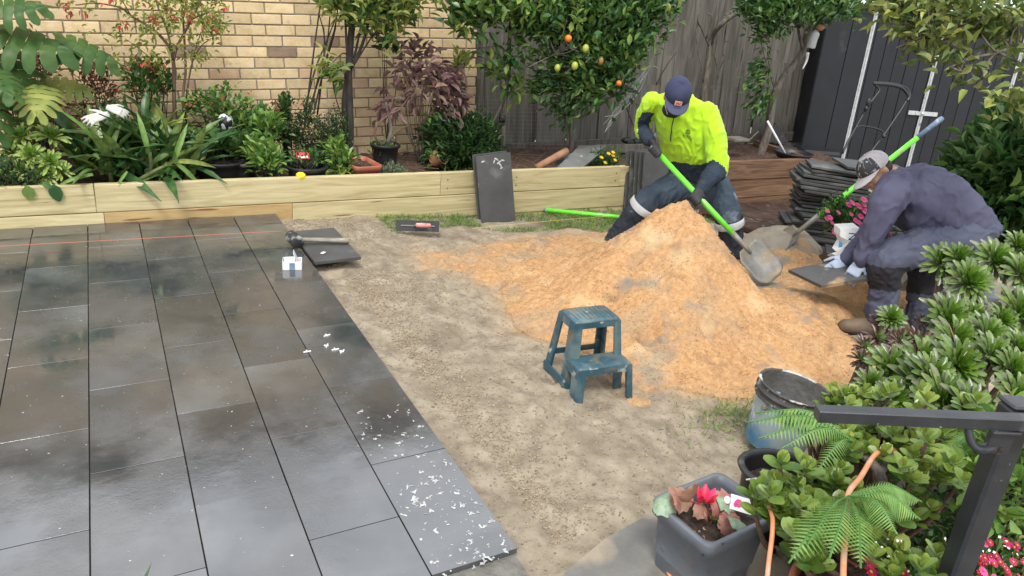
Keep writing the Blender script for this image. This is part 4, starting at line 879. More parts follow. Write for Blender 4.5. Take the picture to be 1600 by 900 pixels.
# ---- aeonium bed at the right
r_ = [  # px, py, distance, radius, tilt, mesh index
 (1470, 412, 3.75, .125, (-.2, -.55), 0), (1553, 408, 3.6, .15, (-.1, -.6), 1), (1512, 442, 3.5, .125, (-.2, -.6), 2), (1498, 405, 3.7, .10, (-.2, -.5), 0), (1594, 430, 3.5, .14, (.1, -.6), 1),
 (1590, 490, 3.15, .15, (-.1, -.7), 2), (1480, 500, 3.2, .13, (-.2, -.6), 0), (1492, 535, 3.0, .15, (-.1, -.7), 1), (1520, 498, 3.2, .10, (0, -.5), 2), (1495, 572, 2.8, .155, (-.1, -.7), 0), (1392, 578, 2.85, .125, (-.3, -.6), 1), (1392, 498, 3.25, .085, (-.2, -.5), 2),
 (1548, 560, 2.8, .11, (.1, -.7), 0), (1580, 580, 2.75, .11, (.1, -.7), 1), (1588, 545, 2.9, .10, (.1, -.6), 2), (1432, 600, 2.75, .12, (-.1, -.7), 0), (1470, 625, 2.6, .12, (0, -.8), 2), (1510, 640, 2.5, .11, (0, -.8), 0), (1585, 620, 2.5, .12, (0, -.8), 1), (1395, 625, 2.7, .09, (-.3, -.8), 2), (1565, 500, 3.1, .09, (0, -.6), 0), (1590, 385, 3.9, .12, (0, -.5), 0), (1440, 565, 2.85, .12, (-.1, -.7), 1), (1455, 590, 2.7, .13, (-.1, -.7), 2), (1540, 530, 3.0, .12, (0, -.6), 0), (1362, 600, 2.8, .085, (-.4, -.6), 1)]
aeonium('sprawling green and purple tinged rosette succulent filling the right corner', [(a, b, c, r*rng.uniform(.85, 1.12), (tl[0]-.32, tl[1]-.30), i) for (a, b, c, r, tl, i) in r_], V(2.0, -1.35, -.05), ros_a, stemr=.013)
r2 = [(1350, 530, 3.15, .075, (-.3, -.5), 0), (1370, 515, 3.2, .08, (-.2, -.5), 1), (1405, 520, 3.1, .085, (0, -.6), 0), (1432, 520, 3.1, .08, (0, -.6), 1), (1412, 545, 3.0, .08, (0, -.7), 0), (1380, 545, 3.0, .075, (-.2, -.7), 1), (1345, 548, 3.0, .065, (-.4, -.5), 0), (1372, 490, 3.3, .06, (-.3, -.4), 1), (1450, 560, 2.9, .08, (0, -.7), 0), (1440, 490, 3.3, .06, (0, -.5), 1)]
aeonium('dark purple brown rosette succulent in front of the bending man\'s boots', [(a, b, c, r, (tl[0]-.2, tl[1]-.3), i) for (a, b, c, r, tl, i) in [(q[0], q[1]+(14 if q[0] < 1445 and q[1] > 480 else 0), q[2], q[3]*.92, q[4], q[5]) for q in r2]], V(1.95, -1.1, -.05), ros_p)

# ---- jade plant, ferns, daisies in the right foreground
G = -.05
jt = thing('jade_plant', 'jade plant with thick round green leaves below the handrail', 'succulent', gz(1330, 800, G)); st = MB(); tips = []
for (px, py, d, n, sx, sz_) in ((1300, 668, 2.25, 5, .08, .04), (1340, 652, 2.3, 8, .12, .05), (1395, 655, 2.2, 8, .13, .06), (1318, 712, 2.05, 7, .05, .04), (1262, 800, 1.80, 6, .04, .03), (1300, 782, 1.88, 8, .06, .05), (1335, 690, 2.1, 7, .08, .05), (1215, 800, 1.75, 7, .07, .05), (1440, 700, 2.0, 7, .10, .06), (1465, 745, 1.9, 6, .08, .06), (1375, 700, 2.1, 6, .1, .05), (1260, 800, 1.8, 5, .08, .05), (1250, 860, 1.65, 4, .06, .05), (1360, 850, 1.8, 5, .1, .05), (1390, 790, 1.9, 5, .1, .06), (1400, 870, 1.75, 4, .09, .04), (1520, 690, 2.2, 6, .1, .06)):
    for k in range(int(n*2.4)): tips.append(gd(px, py, d)+rng.normal(0, 1, 3)*V(sx*.62, .045, sz_*.7))
tips = np.array(tips); lf = MB(); jb = gz(1330, 815, G)
TJ = leaf_t([.25, .7, 1.0, 1.0, .78, .36], fold=.16, droop=-.12)
for p in tips:
    a = rng.uniform(0, pi)
    for lev in range(3):
        for q in range(2):
            an = a+pi*q+lev*pi/2; el = radians([12, 38, 66][lev]); D = V(cos(an)*cos(el), sin(an)*cos(el), sin(el)); L = [.046, .040, .028][lev]*rng.uniform(.8, 1.2)
            leaves(lf, [p+V(0, 0, .010*lev)], [D], V(L,), V(L*.80,), TJ, t=[rng.random()*.5+.17*lev], jit=.15)
    if rng.random() < .35: q = jb+rng.normal(0, .07, 3)*V(1, 1, .1)+(p-jb)*V(.3, .3, 0); st.tube([q, (p+q)/2+rng.normal(0, .02, 3)-V(0, 0, .03), p], [.012, .009, .005], 6, smooth=3)
lf.build('foliage', L_jade, jt, kind='stuff'); st.build('stem', M_woodb, jt, True)
mb = MB(); mb.tube([gd(1385, 800, 1.9), gd(1372, 735, 1.95), gd(1330, 700, 2.05)], [.018, .014, .009], 8, smooth=4); mb.tube([gd(1375, 740, 1.95), gd(1392, 705, 2.0)], [.012, .01], 7); mb.tube([gd(1385, 800, 1.9), gd(1425, 730, 1.95)], [.014, .008], 7); mb.build('main_branch', M_wood, jt, True)
bush('undergrowth', 'dark mixed leaves deep between the jade plant and the handrail post', 'plant', [(gz(1360, 800, .05), (.32, .18, .08)), (gz(1480, 760, .05), (.4, .3, .15)), (gz(1550, 700, .05), (.4, .3, .18)), (gz(1430, 870, 0), (.30, .2, .1))], L_dark, 340, 7, .05, .026, m2=L_mid, frac2=.4, base=gz(1430, 790, G))
bush('leafy_plant', 'fresh green broad leaved plant at the right edge behind the black post', 'plant', [(gd(1585, 735, 1.95), (.11, .10, .08)), (gd(1562, 760, 1.9), (.09, .08, .06)), (gd(1600, 700, 2.0), (.11, .1, .06))], L_light, 40, 7, .055, .032, base=gz(1580, 780, G))
def frond(A, B, width, parent, droop=.10, up=(0, 0, 1), m=L_fern, npin=27):
    A = np.asarray(A); B = np.asarray(B); L = np.linalg.norm(B-A); mid = (A+B)/2+V(0, 0, droop); sp_ = MB(); P = np.array(catmull([A, mid, B], 14)); mb = MB(); n = len(P)
    u = np.array(up, float)
    for i in range(npin):
        f = .06+.93*i/npin; p = P[int(f*(n-1))]; q = P[min(n-1, int(f*(n-1))+1)]; q0 = P[max(0, int(f*(n-1))-1)]; T = (q-q0)/np.linalg.norm(q-q0); Sd = np.cross(T, u); Sd /= np.linalg.norm(Sd); Uu = np.cross(Sd, T)
        wl_ = width*(sin(pi*min(1, f*.9+.12))**.8)
        for sg in (-1, 1):
            D = Sd*sg*.93+T*.35-Uu*.22; D /= np.linalg.norm(D); tip = wl_; steps = 5; v = []; fc = []
            for k in range(steps+1):
                a = k/steps; c = p+D*tip*a-Uu*.25*tip*a*a; w0 = L/npin*.40*(1-a*.90); v += [c-T*w0, c+T*w0*1.0+Uu*.001]
            for k in range(steps): fc.append((2*k, 2*k+1, 2*k+3, 2*k+2))
            mb.add(np.array(v), fc, t=float(np.clip(rng.normal(.5, .18), 0, 1)))
    mb.tube(P[::2], [.0022]*len(P[::2]), 4, t=.1)
    return mb.build('frond', m, parent)
f1 = thing('tree_fern', 'arching bright green fern fronds in the right foreground around the orange hose', 'fern', gz(1330, 830, G))
hub = gd(1325, 775, 1.62)
for (px, py, d, w_) in ((1232, 880, 1.50, .066), (1296, 872, 1.45, .066), (1345, 888, 1.45, .070), (1402, 835, 1.50, .066), (1438, 812, 1.55, .058), (1440, 784, 1.6, .05), (1262, 850, 1.5, .05)):
    frond(hub, gd(px, py, d), w_, f1, droop=.035)
f2 = thing('tree_fern', 'pale fern frond spread over the black tub and blue bucket', 'fern', gz(1330, 760, G)); hub2 = gd(1335, 690, 1.95)
for (px, py, d, w_) in ((1168, 660, 1.98, .05), (1185, 685, 1.95, .05), (1222, 700, 1.9, .045), (1270, 745, 1.85, .04), (1180, 645, 2.02, .04)): frond(hub2, gd(px, py, d), w_, f2, droop=.05)
f3 = thing('tree_fern', 'small fern fronds reaching over the rim between the grey and black pots', 'fern', gz(1290, 800, G)); hub3 = gd(1270, 765, 1.78)
for (px, py, d, w_) in ((1192, 752, 1.90, .03), (1205, 775, 1.86, .03)): frond(hub3, gd(px, py, d), w_, f3, droop=.02)
f4 = thing('tree_fern', 'dark fern fronds behind the jade plant near the black post', 'fern', gz(1440, 770, G)); hub4 = gd(1390, 740, 2.0)
for (px, py, d, w_) in ((1445, 760, 1.95, .05), (1440, 700, 2.1, .05), (1480, 790, 1.9, .05), (1420, 790, 1.9, .05)): frond(hub4, gd(px, py, d), w_, f4, droop=.02, m=L_mid)
f5 = thing('tree_fern', 'fern fronds rising on either side of the black handrail post', 'fern', gz(1500, 720, G)); hub5 = gd(1455, 745, 2.05)
for (px, py, d, w_) in ((1528, 665, 2.15, .055), (1495, 690, 2.1, .05), (1610, 720, 1.9, .06), (1590, 690, 2.0, .06)): frond(hub5 if px < 1560 else gd(1600, 640, 2.1), gd(px, py, d), w_, f5, droop=.02)
# daisies
def daisy_mesh(pm, cm, seed, petals=13):
    r = np.random.default_rng(seed); mb = MB(); T = leaf_t([.35, .8, 1.0, .9, .4], fold=.05, droop=.08)
    for i in range(petals):
        a = 2*pi*i/petals+r.normal(0, .06); v = T[0].copy(); v[:, 0] *= .36; v[:, 1] = v[:, 1]*.85+.15; v = v@(rotm((0, 0, 1), a)@rotm((1, 0, 0), .12)).T; mb.add(v, T[1], t=float(r.random()))
    mb.cur = 1; mb.ball((0, 0, .03), (.24, .24, .10), 10, 5); return meshonly(mb, 'flower', [pm, cm], True)
M_dc = mat('daisy_eye', [(.62, .28, .03), (.80, .50, .08)], scale=30, rough=.7)
dm = [daisy_mesh(M_mag, M_dc, 1), daisy_mesh(M_mag, M_dc, 2, 12)]
pmh = [daisy_mesh(M_pink, M_mag, 4, 20), daisy_mesh(M_pink, M_pink, 5, 18)]
db, _ = bush('daisy_bed', 'low bed of magenta daisies with yellow eyes under the handrail', 'flowers', [(gz(1560, 850, .02), (.24, .16, .05)), (gz(1500, 885, .02), (.14, .1, .05)), (gz(1420, 880, .02), (.16, .1, .05)), (gz(1600, 880, .03), (.2, .2, .05))], L_mid, 220, 8, .032, .012, T=T_LANCE, m2=L_gold, frac2=.3, spread=.03, base=gz(1500, 870, G))
fl = [(1455, 877, .026), (1410, 895, .026), (1361, 893, .024), (1487, 900, .018)]+[(rng.uniform(1520, 1610), rng.uniform(845, 915), rng.uniform(.009, .017)) for _ in range(44)]+[(rng.uniform(1440, 1520), rng.uniform(855, 905), rng.uniform(.007, .012)) for _ in range(8)]
for px, py, r in fl:
    C = gd(px, py, 1.74 if py > 880 else 1.80); place(dm[rng.integers(2)] if rng.random() < .85 else pmh[0], 'flower', db, C, frame_R := np.stack(frame((rng.normal(0, .3), 1, .6), (rng.normal(0, .2), -.5, 1)), 1), r*.8)
mb = MB(); mb.inst(T_SMALL[0], T_SMALL[1], mats_from(randdirs(60, .3, 1), np.tile([0, -.4, 1.], (60, 1)), .008, .008), np.array([gd(rng.uniform(1370, 1600), rng.uniform(840, 905), 1.76) for _ in range(60)])); mb.build('tiny_flowers', M_whitep, db, kind='stuff')
# pink daisies by the slab stack
pb, _ = bush('pink_daisy_bush', 'potted bush of bright pink daisies between the slab stack and the bending man', 'flowers', [(gd(1325, 345, 5.4), (.17, .15, .12)), (gd(1310, 330, 5.4), (.13, .1, .09)), (gd(1385, 385, 5.0), (.09, .09, .09)), (gd(1350, 340, 5.4), (.1, .1, .1))], L_mid, 190, 8, .036, .014, T=T_LANCE, m2=L_dark, frac2=.3, spread=.03, base=gd(1330, 395, 5.35))
for px, py, r in ((1342, 322, .05), (1352, 330, .05), (1338, 345, .045), (1345, 338, .04), (1332, 317, .045), (1350, 312, .045), (1355, 345, .045), (1348, 352, .045), (1326, 320, .04), (1310, 332, .035), (1297, 340, .04), (1300, 348, .035), (1306, 362, .05), (1341, 347, .05), (1292, 342, .035), (1391, 366, .035), (1386, 370, .03), (1330, 335, .03), (1350, 320, .04), (1293, 330, .03)):
    place(pmh[rng.integers(2)], 'flower', pb, gd(px, py, 5.15 if px < 1380 else 4.9), np.stack(frame((rng.normal(0, .3), 1, .7), (rng.normal(0, .2), -.6, 1)), 1), r*.62)
# yellow flowers behind the grey slabs
yb2, _ = bush('yellow_flower_plant', 'small plant with yellow flowers between the grey slabs in the bed', 'flowers', [(gy(945, 250, 2.55), (.17, .10, .08))], L_mid, 60, 8, .035, .014, T=T_LANCE)
for px, py in ((951, 240), (958, 243), (946, 254), (961, 250), (940, 246), (958, 238)): place(daisy_mesh(M_yelp, M_dc, 7, 8), 'flower', yb2, gy(px, py, 2.42), np.stack(frame((0, 1, .6), (0, -.5, 1)), 1), .022)
# green leaf tip in the immediate foreground
mb = MB(); mb.tube([gd(215, 925, .8), gd(228, 900, .8), gd(237, 879, .8)], [.007, .005, .0006], 6, flat=.3, smooth=4); tag(mb.build('leaf_tip', L_mid, None, True), 'pointed green leaf tip poking up at the bottom edge over the slabs', 'leaf')
# ================================================================== OBJECTS
M_white = mat('white_plastic', [(.66, .67, .66), (.76, .77, .76)], scale=8, rough=.45, bump=.0006, bscale=40)
M_black = mat('black_plastic', [(.010, .010, .011), (.022, .022, .024)], scale=12, rough=.45, spots=[((.10, .09, .08), 9, .64, .08, 7)])
M_blackr = mat('black_rubber_matt', [(.018, .018, .019), (.035, .034, .034)], scale=14, rough=.75, spots=[((.28, .28, .27), 18, .50, .14, 6)])
M_green = mat('green_fibreglass', [(.13, .62, .035), (.17, .70, .05)], scale=30, rough=.35, spots=[((.30, .42, .22), 16, .60, .10, 7), ((.30, .28, .20), 7, .64, .08, 8)])
M_blueg = mat('blue_grey_grip', [(.10, .17, .28), (.20, .28, .38)], scale=25, rough=.6, spots=[((.45, .46, .45), 30, .6, .08, 5)])
M_steel = mat('dirty_steel', [(.12, .12, .11), (.26, .26, .24)], scale=10, rough=.6, metal=.3, bump=.0015, spots=[((.22, .19, .14), 9, .46, .12, 7), ((.38, .25, .13), 12, .60, .08, 7)])
M_ash = mat('wooden_handle', [(.16, .14, .11), (.32, .29, .23)], scale=10, rough=.7, stretch=(1, 1, 6), spots=[((.42, .41, .38), 12, .58, .1, 6)])
M_terra = mat('terracotta', [(.30, .085, .045), (.42, .15, .09)], scale=7, rough=.65, spots=[((.50, .33, .25), 8, .63, .1, 6)], bump=.001)
M_potgrey = mat('slate_grey_pot', [(.11, .125, .145), (.15, .165, .185)], scale=9, rough=.5, rvar=.12, spots=[((.24, .26, .28), 9, .63, .16, 8), ((.04, .05, .06), 26, .66, .05, 4)], bump=.0006)
M_pottrim = mat('pot_soil', [(.012, .008, .006), (.045, .028, .02), (.09, .06, .045)], scale=35, rough=.9, bump=.010, bscale=60, spots=[((.45, .33, .24), 55, .68, .04, 3)])
M_rail = mat('charcoal_powdercoat', [(.018, .020, .024), (.030, .033, .038)], scale=18, rough=.36, rvar=.12, bump=.0005, bscale=300, spots=[((.11, .12, .13), 7, .60, .16, 9), ((.30, .31, .31), 46, .70, .05, 4)])
M_hose = mat('orange_hose', [(.55, .19, .085), (.70, .30, .16)], scale=16, rough=.5, spots=[((.52, .38, .27), 14, .56, .15, 6)])
M_stool = mat('teal_plastic', [(.020, .060, .085), (.035, .095, .125)], scale=6, rough=.42, spots=[((.11, .16, .16), 7, .50, .14, 9), ((.34, .36, .34), 15, .64, .06, 6), ((.15, .13, .095), 10, .56, .14, 8)], bump=.0008, bscale=50)
M_conc2 = mat('dried_cement', [(.12, .115, .105), (.30, .29, .27), (.50, .49, .47)], scale=16, rough=.9, bump=.006, bscale=45, detail=9)
M_wetc = mat('wet_mortar', [(.19, .165, .125), (.27, .24, .185)], scale=9, rough=.75, bump=.006, bscale=40, spots=[((.36, .22, .11), 5, .56, .1, 9)])

def beam(mb, A, B, w, h, up=(0, 0, 1), w2=None, h2=None, b=0.0):
    """rectangular bar between two points, may taper"""
    A = np.asarray(A, float); B = np.asarray(B, float); s_, d_, u_ = frame(B-A, up); w2 = w if w2 is None else w2; h2 = h if h2 is None else h2
    def ring(P, w, h):
        c = min(w, h)*.07
        return [P+s_*x+u_*z for x, z in ((-w/2+c, -h/2), (w/2-c, -h/2), (w/2, -h/2+c), (w/2, h/2-c), (w/2-c, h/2), (-w/2+c, h/2), (-w/2, h/2-c), (-w/2, -h/2+c))]
    return mb.loft([ring(A, w, h), ring(B, w2, h2)])
def zrot(a): return rotm((0, 0, 1), a)

# ---- strings
M_str = mat('red_string', [(.62, .14, .10)], rough=.7); M_stry = mat('yellow_string', [(.55, .45, .10)], rough=.7)
mb = MB(); A = gz(-60, 388, .03); B = gz(440, 361, .03); mb.tube([A, (A+B)/2, B], .0016, 5); tag(mb.build('string_line', M_str, None), 'taut red string line stretched low across the far slabs', 'string line')
mb = MB(); A = gz(735, 357, -.05); B = gz(985, 335, -.05); mb.tube([A, (A+B)/2+V(0, 0, .005), B], .0016, 5); tag(mb.build('string_line', M_stry, None), 'yellowish string line over the grass in front of the leaning slab', 'string line')

# ---- paving slab lying loose at the edge, mallet, box, spacers
def slab_obj(label, C, R, size=(TW-.006, TL-.006, .022), m=None, group=None, chalk=False, thin=None):
    mb = MB(); mb.bbox((0, 0, 0), size, b=.0018); me = meshonly(mb, 'paving_slab', m or M_slab)
    o = place(me, 'paving_slab', None, C, R); tag(o, label, 'paving slab', group); return o
slab_obj('loose dark slab at the paving edge with the mallet handle across it', V(.155, 1.485, .008), rotm((0, 0, 1), .02)@rotm((0, 1, 0), -.02)@rotm((1, 0, 0), .012), m=M_slab, group='loose paving slabs')
ml = thing('rubber_mallet', 'cement splashed rubber mallet with wooden handle lying on the loose slab', 'mallet', gz(500, 378, .02))
hc = gz(460, 374, .055); he = gz(545, 376, .045)
ax = he-hc; ax[2] = 0; ax /= np.linalg.norm(ax); pr = np.cross(ax, (0, 0, 1)); Rm = np.stack([np.cross(pr, ax), ax, pr], 1)
hv = V(.25, -1, -.15); hv /= np.linalg.norm(hv)
s_, d_, u_ = frame(hv, (0, 0, 1)); Rh = np.stack([s_, u_, d_], 1)
mb = MB(); mb.lathe([(.034, -.056), (.042, -.050), (.042, -.02), (.039, 0), (.042, .02), (.042, .050), (.034, .056)], hc, 16, R=Rh, cap=True); mb.build('head', M_blackr, ml, True)
mb = MB(); mb.tube([hc, hc+(he-hc)*.2, hc+(he-hc)*.45, he-(he-hc)*.03, he], [.013, .014, .016, .019, .016], 9); mb.build('handle', M_ash, ml, True)
bx = thing('spacer_box', 'small open white plastic box of tile spacers standing on the slabs', 'box', gz(457, 421, 0)); c = gz(457, 418, .0)
R = zrot(-.25)
mb = MB(); w_, d_, h_ = .108, .078, .052
for a, b, s in (((-w_/2, 0), 0, (.004, d_, h_)), ((w_/2, 0), 0, (.004, d_, h_)), ((0, -d_/2), 0, (w_, .004, h_)), ((0, d_/2), 0, (w_, .004, h_))): mb.bbox(c+R@V(a[0], a[1], h_/2), s, R=R, b=.001)
mb.bbox(c+R@V(0, 0, .004), (w_, d_, .006), R=R); mb.build('body', M_white, bx)
mb = MB(); mb.bbox(c+R@V(-.015, 0, h_+.002), (.062, d_, .004), R=R@rotm((0, 1, 0), -.05)); mb.build('lid_half', M_white, bx)
mb = MB(); mb.bbox(c+R@V(.018, .0, h_+.022), (.004, .07, .06), R=R@rotm((0, 1, 0), -.35), b=.002); mb.build('raised_lid', M_white, bx)
mb = MB(); mb.bbox(c+R@V(.0, -d_/2-.0035, h_*.45), (.032, .002, h_*.8), R=R, b=.0005); mb.build('label', M_blueg, bx)
for i, (px, py, a) in enumerate(((511, 524, .3), (511, 540, 1.1), (524, 546, .1), (535, 549, .8), (480, 549.5, .05))):
    mb = MB(); C = gz(px, py, .004); R = zrot(a); mb.bbox(C, (.036, .006, .006), R=R, b=.001); mb.bbox(C+R@V(0, .008, 0), (.006, .014, .006), R=R, b=.001)
    if i != 4: mb.bbox(C-R@V(0, .002, 0), (.006, .01, .006), R=R, b=.001)
    tag(mb.build('tile_spacer', M_white, None), ['white tile spacer farthest from the camera of the loose four on the slab', 'white tile spacer second farthest of the loose four', 'white tile spacer between two others on the edge slab', 'white tile spacer nearest the sand of the loose four', 'white tile spacer straddling the long joint'][i], 'tile spacer', 'white tile spacers on the slabs')
mb = MB(); C = gz(505, 395, .024); mb.box(C, (.035, .02, .004), R=zrot(.8)); tag(mb.build('tile_spacer', M_white, None), 'white spacer lying on the loose slab below the mallet', 'tile spacer')
# ---- steel float
fl_ = thing('steel_float', 'dark steel plastering float with a pink handle standing on edge by the grass', 'float', gz(652, 362, -.06)); A = gz(619, 352, -.02); B = gz(686, 354, -.02)
s_, d_, u_ = frame(B-A, (0, .45, 1)); R = np.stack([d_, np.cross(u_, d_), u_], 1); mid = (A+B)/2
mb = MB(); mb.bbox(mid, (np.linalg.norm(B-A)*1.0, .0025, .082), R=R, b=.0008); mb.build('blade', M_black, fl_)
mb = MB(); fy = R@V(0, -1, 0)
if fy@(CAM-mid) < 0: fy = -fy
mb.bbox(mid+fy*.006, (.25, .008, .010), R=R, b=.001); mb.tube([mid+fy*.01-R[:, 0]*.02, mid+fy*.05-R[:, 0]*.022, mid+fy*.06-R[:, 0]*.0], [.007, .007, .007], 7); mb.build('spine', M_steel, fl_)
mb = MB(); mb.tube([mid+fy*.062-R[:, 0]*.018, mid+fy*.064+R[:, 0]*.03, mid+fy*.062+R[:, 0]*.09], [.015, .018, .014], 10, smooth=3); mb.build('handle', mat('pink_handle', [(.55, .12, .10), (.7, .3, .28)], scale=20, rough=.6, spots=[((.6, .6, .57), 25, .55, .1, 5)]), fl_, True)

M_edge = mat('chipped_slab_edge', [(.06, .06, .06), (.12, .12, .12)], scale=14, rough=.7, stretch=(1, 1, .5), spots=[((.42, .42, .40), 16, .62, .06, 5), ((.03, .03, .03), 9, .60, .06, 5)])
# ---- leaning slabs by the planter
def lean_slab(label, pbl, pbr, ht, lean, group, th=.02, chalk=False, m=None, roll=.045):
    A = np.asarray(pbl); B = np.asarray(pbr); d = (B-A); wd = np.linalg.norm(d); d /= wd; nrm = np.cross(d, (0, 0, 1)); nrm /= np.linalg.norm(nrm)   # towards camera
    if nrm@(CAM-A) < 0: nrm = -nrm
    u = V(0, 0, 1)*cos(lean)-nrm*sin(lean); u, d = u*cos(roll)-d*sin(roll), d*cos(roll)+u*sin(roll); R = np.stack([d, np.cross(u, d), u], 1); c = (A+B)/2+u*ht/2
    o = slab_obj(label, c, R, (wd, th, ht), m, group)
    e = MB(); e.bbox((-wd/2-.0012, 0, 0), (.002, th*.8, ht*.985), b=.0004); eo = bpy.data.objects.new('chipped_edge', meshonly(e, 'chipped_edge', M_edge)); COL.objects.link(eo); eo.parent = o; WL[eo.name] = c
    return o, R, c
g1 = 'slabs leaning on the pine planter'
o, R, c = lean_slab('single dark slab with chalk scribbles leaning upright on the pine planter', gz(753, 350, -.125), gz(805, 347, -.125), .565, .17, g1, roll=.10)
mb = MB(); fy = R@V(0, -1, 0); fy = fy if fy@(CAM-c) > 0 else -fy
for x, z, L, a in ((-.10, .235, .03, .2), (.02, .24, .04, -.6), (.045, .215, .05, .5), (.05, .19, .04, -1.0), (.06, .165, .025, .3), (.0, .225, .03, 1.1), (.075, .225, .03, -.2)):
    C = c+R@V(x, 0, z)+fy*.0115; d = R@V(cos(a), 0, sin(a)); e = R@V(-sin(a), 0, cos(a)); mb.add([C-d*L/2-e*.004, C+d*L/2-e*.003, C+d*L/2+e*.004, C-d*L/2+e*.005, C+e*.009], [(0, 1, 2, 4, 3)])
q = mb.build('chalk_mark', M_chip, None); q.parent = o; q.matrix_parent_inverse = Matrix.Identity(4)
bpy.context.view_layer.update(); q.matrix_basis = o.matrix_basis.inverted() @ Matrix.Translation(Vector(WL[q.name]))
lean_slab('second dark slab hidden just behind the chalk marked one', gz(750, 348, -.125)+V(0, .025, 0), gz(801, 345, -.125)+V(0, .025, 0), .565, .17, g1, roll=.10)
bl = gz(968, 326, -.13); nm = ['frontmost', 'second', 'third', 'fourth', 'rearmost']
for i in range(5):
    k = 4-i; A = gz(1001-6.5*k, 333-1.8*k, -.135)
    lean_slab(f'{nm[i]} slab of the upright row leaning on the planter left of the man', A, A+V(.30, -.02, 0), .565-.004*k, .10+.008*k, g1, th=.022)
for i, (px, lab) in enumerate(((1052, 'left'), (1070, 'middle'), (1084, 'right'))):
    A = gz(px, 335, -.14); A[1] = 2.10+.02*i; lean_slab(f'{lab} one of three upright slabs seen between the legs of the man in yellow', A, A+V(.28, .0, 0), .50, .12, g1)
M_slab2 = mat('sunlit_grey_slab', [(.12, .125, .12), (.17, .175, .165)], scale=6, rough=.6, spots=[((.4, .4, .38), 16, .66, .05, 5)])  # paler than the other slabs: bright light put into the colour
# slabs, log and bits lying on the bed
def quad_slab(label, p0, p1, p2, p3, th=.022, m=None, group=None):
    P = [np.asarray(p, float) for p in (p0, p1, p2, p3)]; n = np.cross(P[1]-P[0], P[3]-P[0]); n /= np.linalg.norm(n)
    if n[2] < 0: n = -n
    mb = MB(); v = P+[p-n*th for p in P]; mb.add(np.array(v), [(0, 1, 2, 3), (7, 6, 5, 4)]+[(i, i+4, (i+1) % 4+4, (i+1) % 4) for i in range(4)]); o = mb.build('paving_slab', m or M_slab, None); return tag(o, label, 'paving slab', group)
quad_slab('lower grey slab propped on the pine planter edge beside the log', gy(870, 262, 2.33), gy(912, 260, 2.33), gy(938, 239, 2.55), gy(893, 239, 2.58), m=M_slab2, group='slabs propped on the bed')
quad_slab('upper grey slab with a pale cut edge propped behind the other on the bed', gy(893, 240, 2.6), gy(932, 238, 2.6), gy(948, 226, 2.9), gy(905, 227, 2.92), m=M_slab2, group='slabs propped on the bed')
quad_slab('dark grey slab half sunk in the soil under the propped slabs', gy(864, 262, 2.40), gy(880, 262, 2.35), gy(895, 240, 2.62), gy(878, 240, 2.65), group='slabs propped on the bed')
mb = MB(); mb.tube([gy(838, 262, 2.36), gy(860, 250, 2.42), gy(885, 236, 2.5)], [.030, .032, .034], 12, smooth=3); tag(mb.build('log', mat('red_brown_log', [(.20, .09, .045), (.36, .19, .11)], scale=9, rough=.85, bump=.005, stretch=(1, 1, .4)), None, True), 'short reddish brown log resting on the bed against the grey slabs', 'log')
mb = MB(); 
for _ in range(9): mb.ball(gy(990+rng.normal(0, 6), 221+rng.normal(0, 2.5), 3.2)+V(0, 0, 0), (rng.uniform(.03, .06), .04, .03), 7, 5)
tag(mb.build('black_cloth', M_black, None, True), 'crumpled black cloth on the plinth behind the slab row', 'cloth')
mb = MB(); mb.bbox(gy(968, 232, 3.1), (.62, .03, .09), b=.004); tag(mb.build('board', M_pal, None), 'grey board standing behind the propped slabs', 'board')
# twigs on the bed
mb = MB()
for _ in range(46):
    C = gy(rng.uniform(650, 900), rng.uniform(238, 262), rng.uniform(2.5, 3.1)); C[2] = .19+rng.random()*.02; a = rng.uniform(0, pi); L = rng.uniform(.05, .16); mb.tube([C-V(cos(a), sin(a), 0)*L, C+V(0, 0, .012), C+V(cos(a), sin(a), .1)*L], [.004, .003, .002], 5)
tag(mb.build('fallen_twigs', M_woodb, None), 'scattered dry twigs and bark on the bed soil', 'twigs', kind='stuff')
# wire mesh guard around the citrus trunks
wm = MB(); Yw = 2.8
def wire(a, b): wm.tube([a, b], .0012, 3, cap=False)
for i in range(22): wire(gy(742+i*6.8, 150, Yw), gy(742+i*6.8, 232, Yw))
for j in range(14): wire(gy(742, 150+j*6.2, Yw), gy(886, 151+j*6.2, Yw))
tag(wm.build('wire_mesh', mat('galvanised_wire', [(.2, .2, .2)], rough=.5, metal=.6), None, kind='stuff'), 'thin square wire mesh standing in front of the shaded palings', 'wire mesh')
# bird net
mb = MB(); nn = 26
for i in range(nn):
    t = i/(nn-1); x = 1021-62*t**1.1; y0 = 95+85*t
    a = gy(x, y0-8, 2.75); b = gy(x-14+6*sin(i), y0+22+6*cos(i*2), 2.75+.06*sin(i*1.7)); mb.tube([a, (a+b)/2+V(0, -.02, 0), b], .0012, 3, cap=False)
for k in range(12):
    P = [gy(1021-62*t**1.1-k*1.2, 88+85*t+k*2.8+2*sin(9*t+k), 2.75+.05*sin(5*t+k)) for t in np.linspace(0, 1, 12)]; mb.tube(P, .0013, 3, cap=False)
P = [gy(x, y, 2.76) for x, y in ((1018, 62), (1017, 90), (1012, 112), (1000, 140), (985, 160), (965, 178), (945, 182))]; mb.tube(P, .006, 6, smooth=5, flat=.3)
tag(mb.build('bird_net', mat('white_netting', [(.55, .56, .55)], rough=.8), None, kind='stuff'), 'white bird netting hanging off the orange tree beside the man', 'netting')

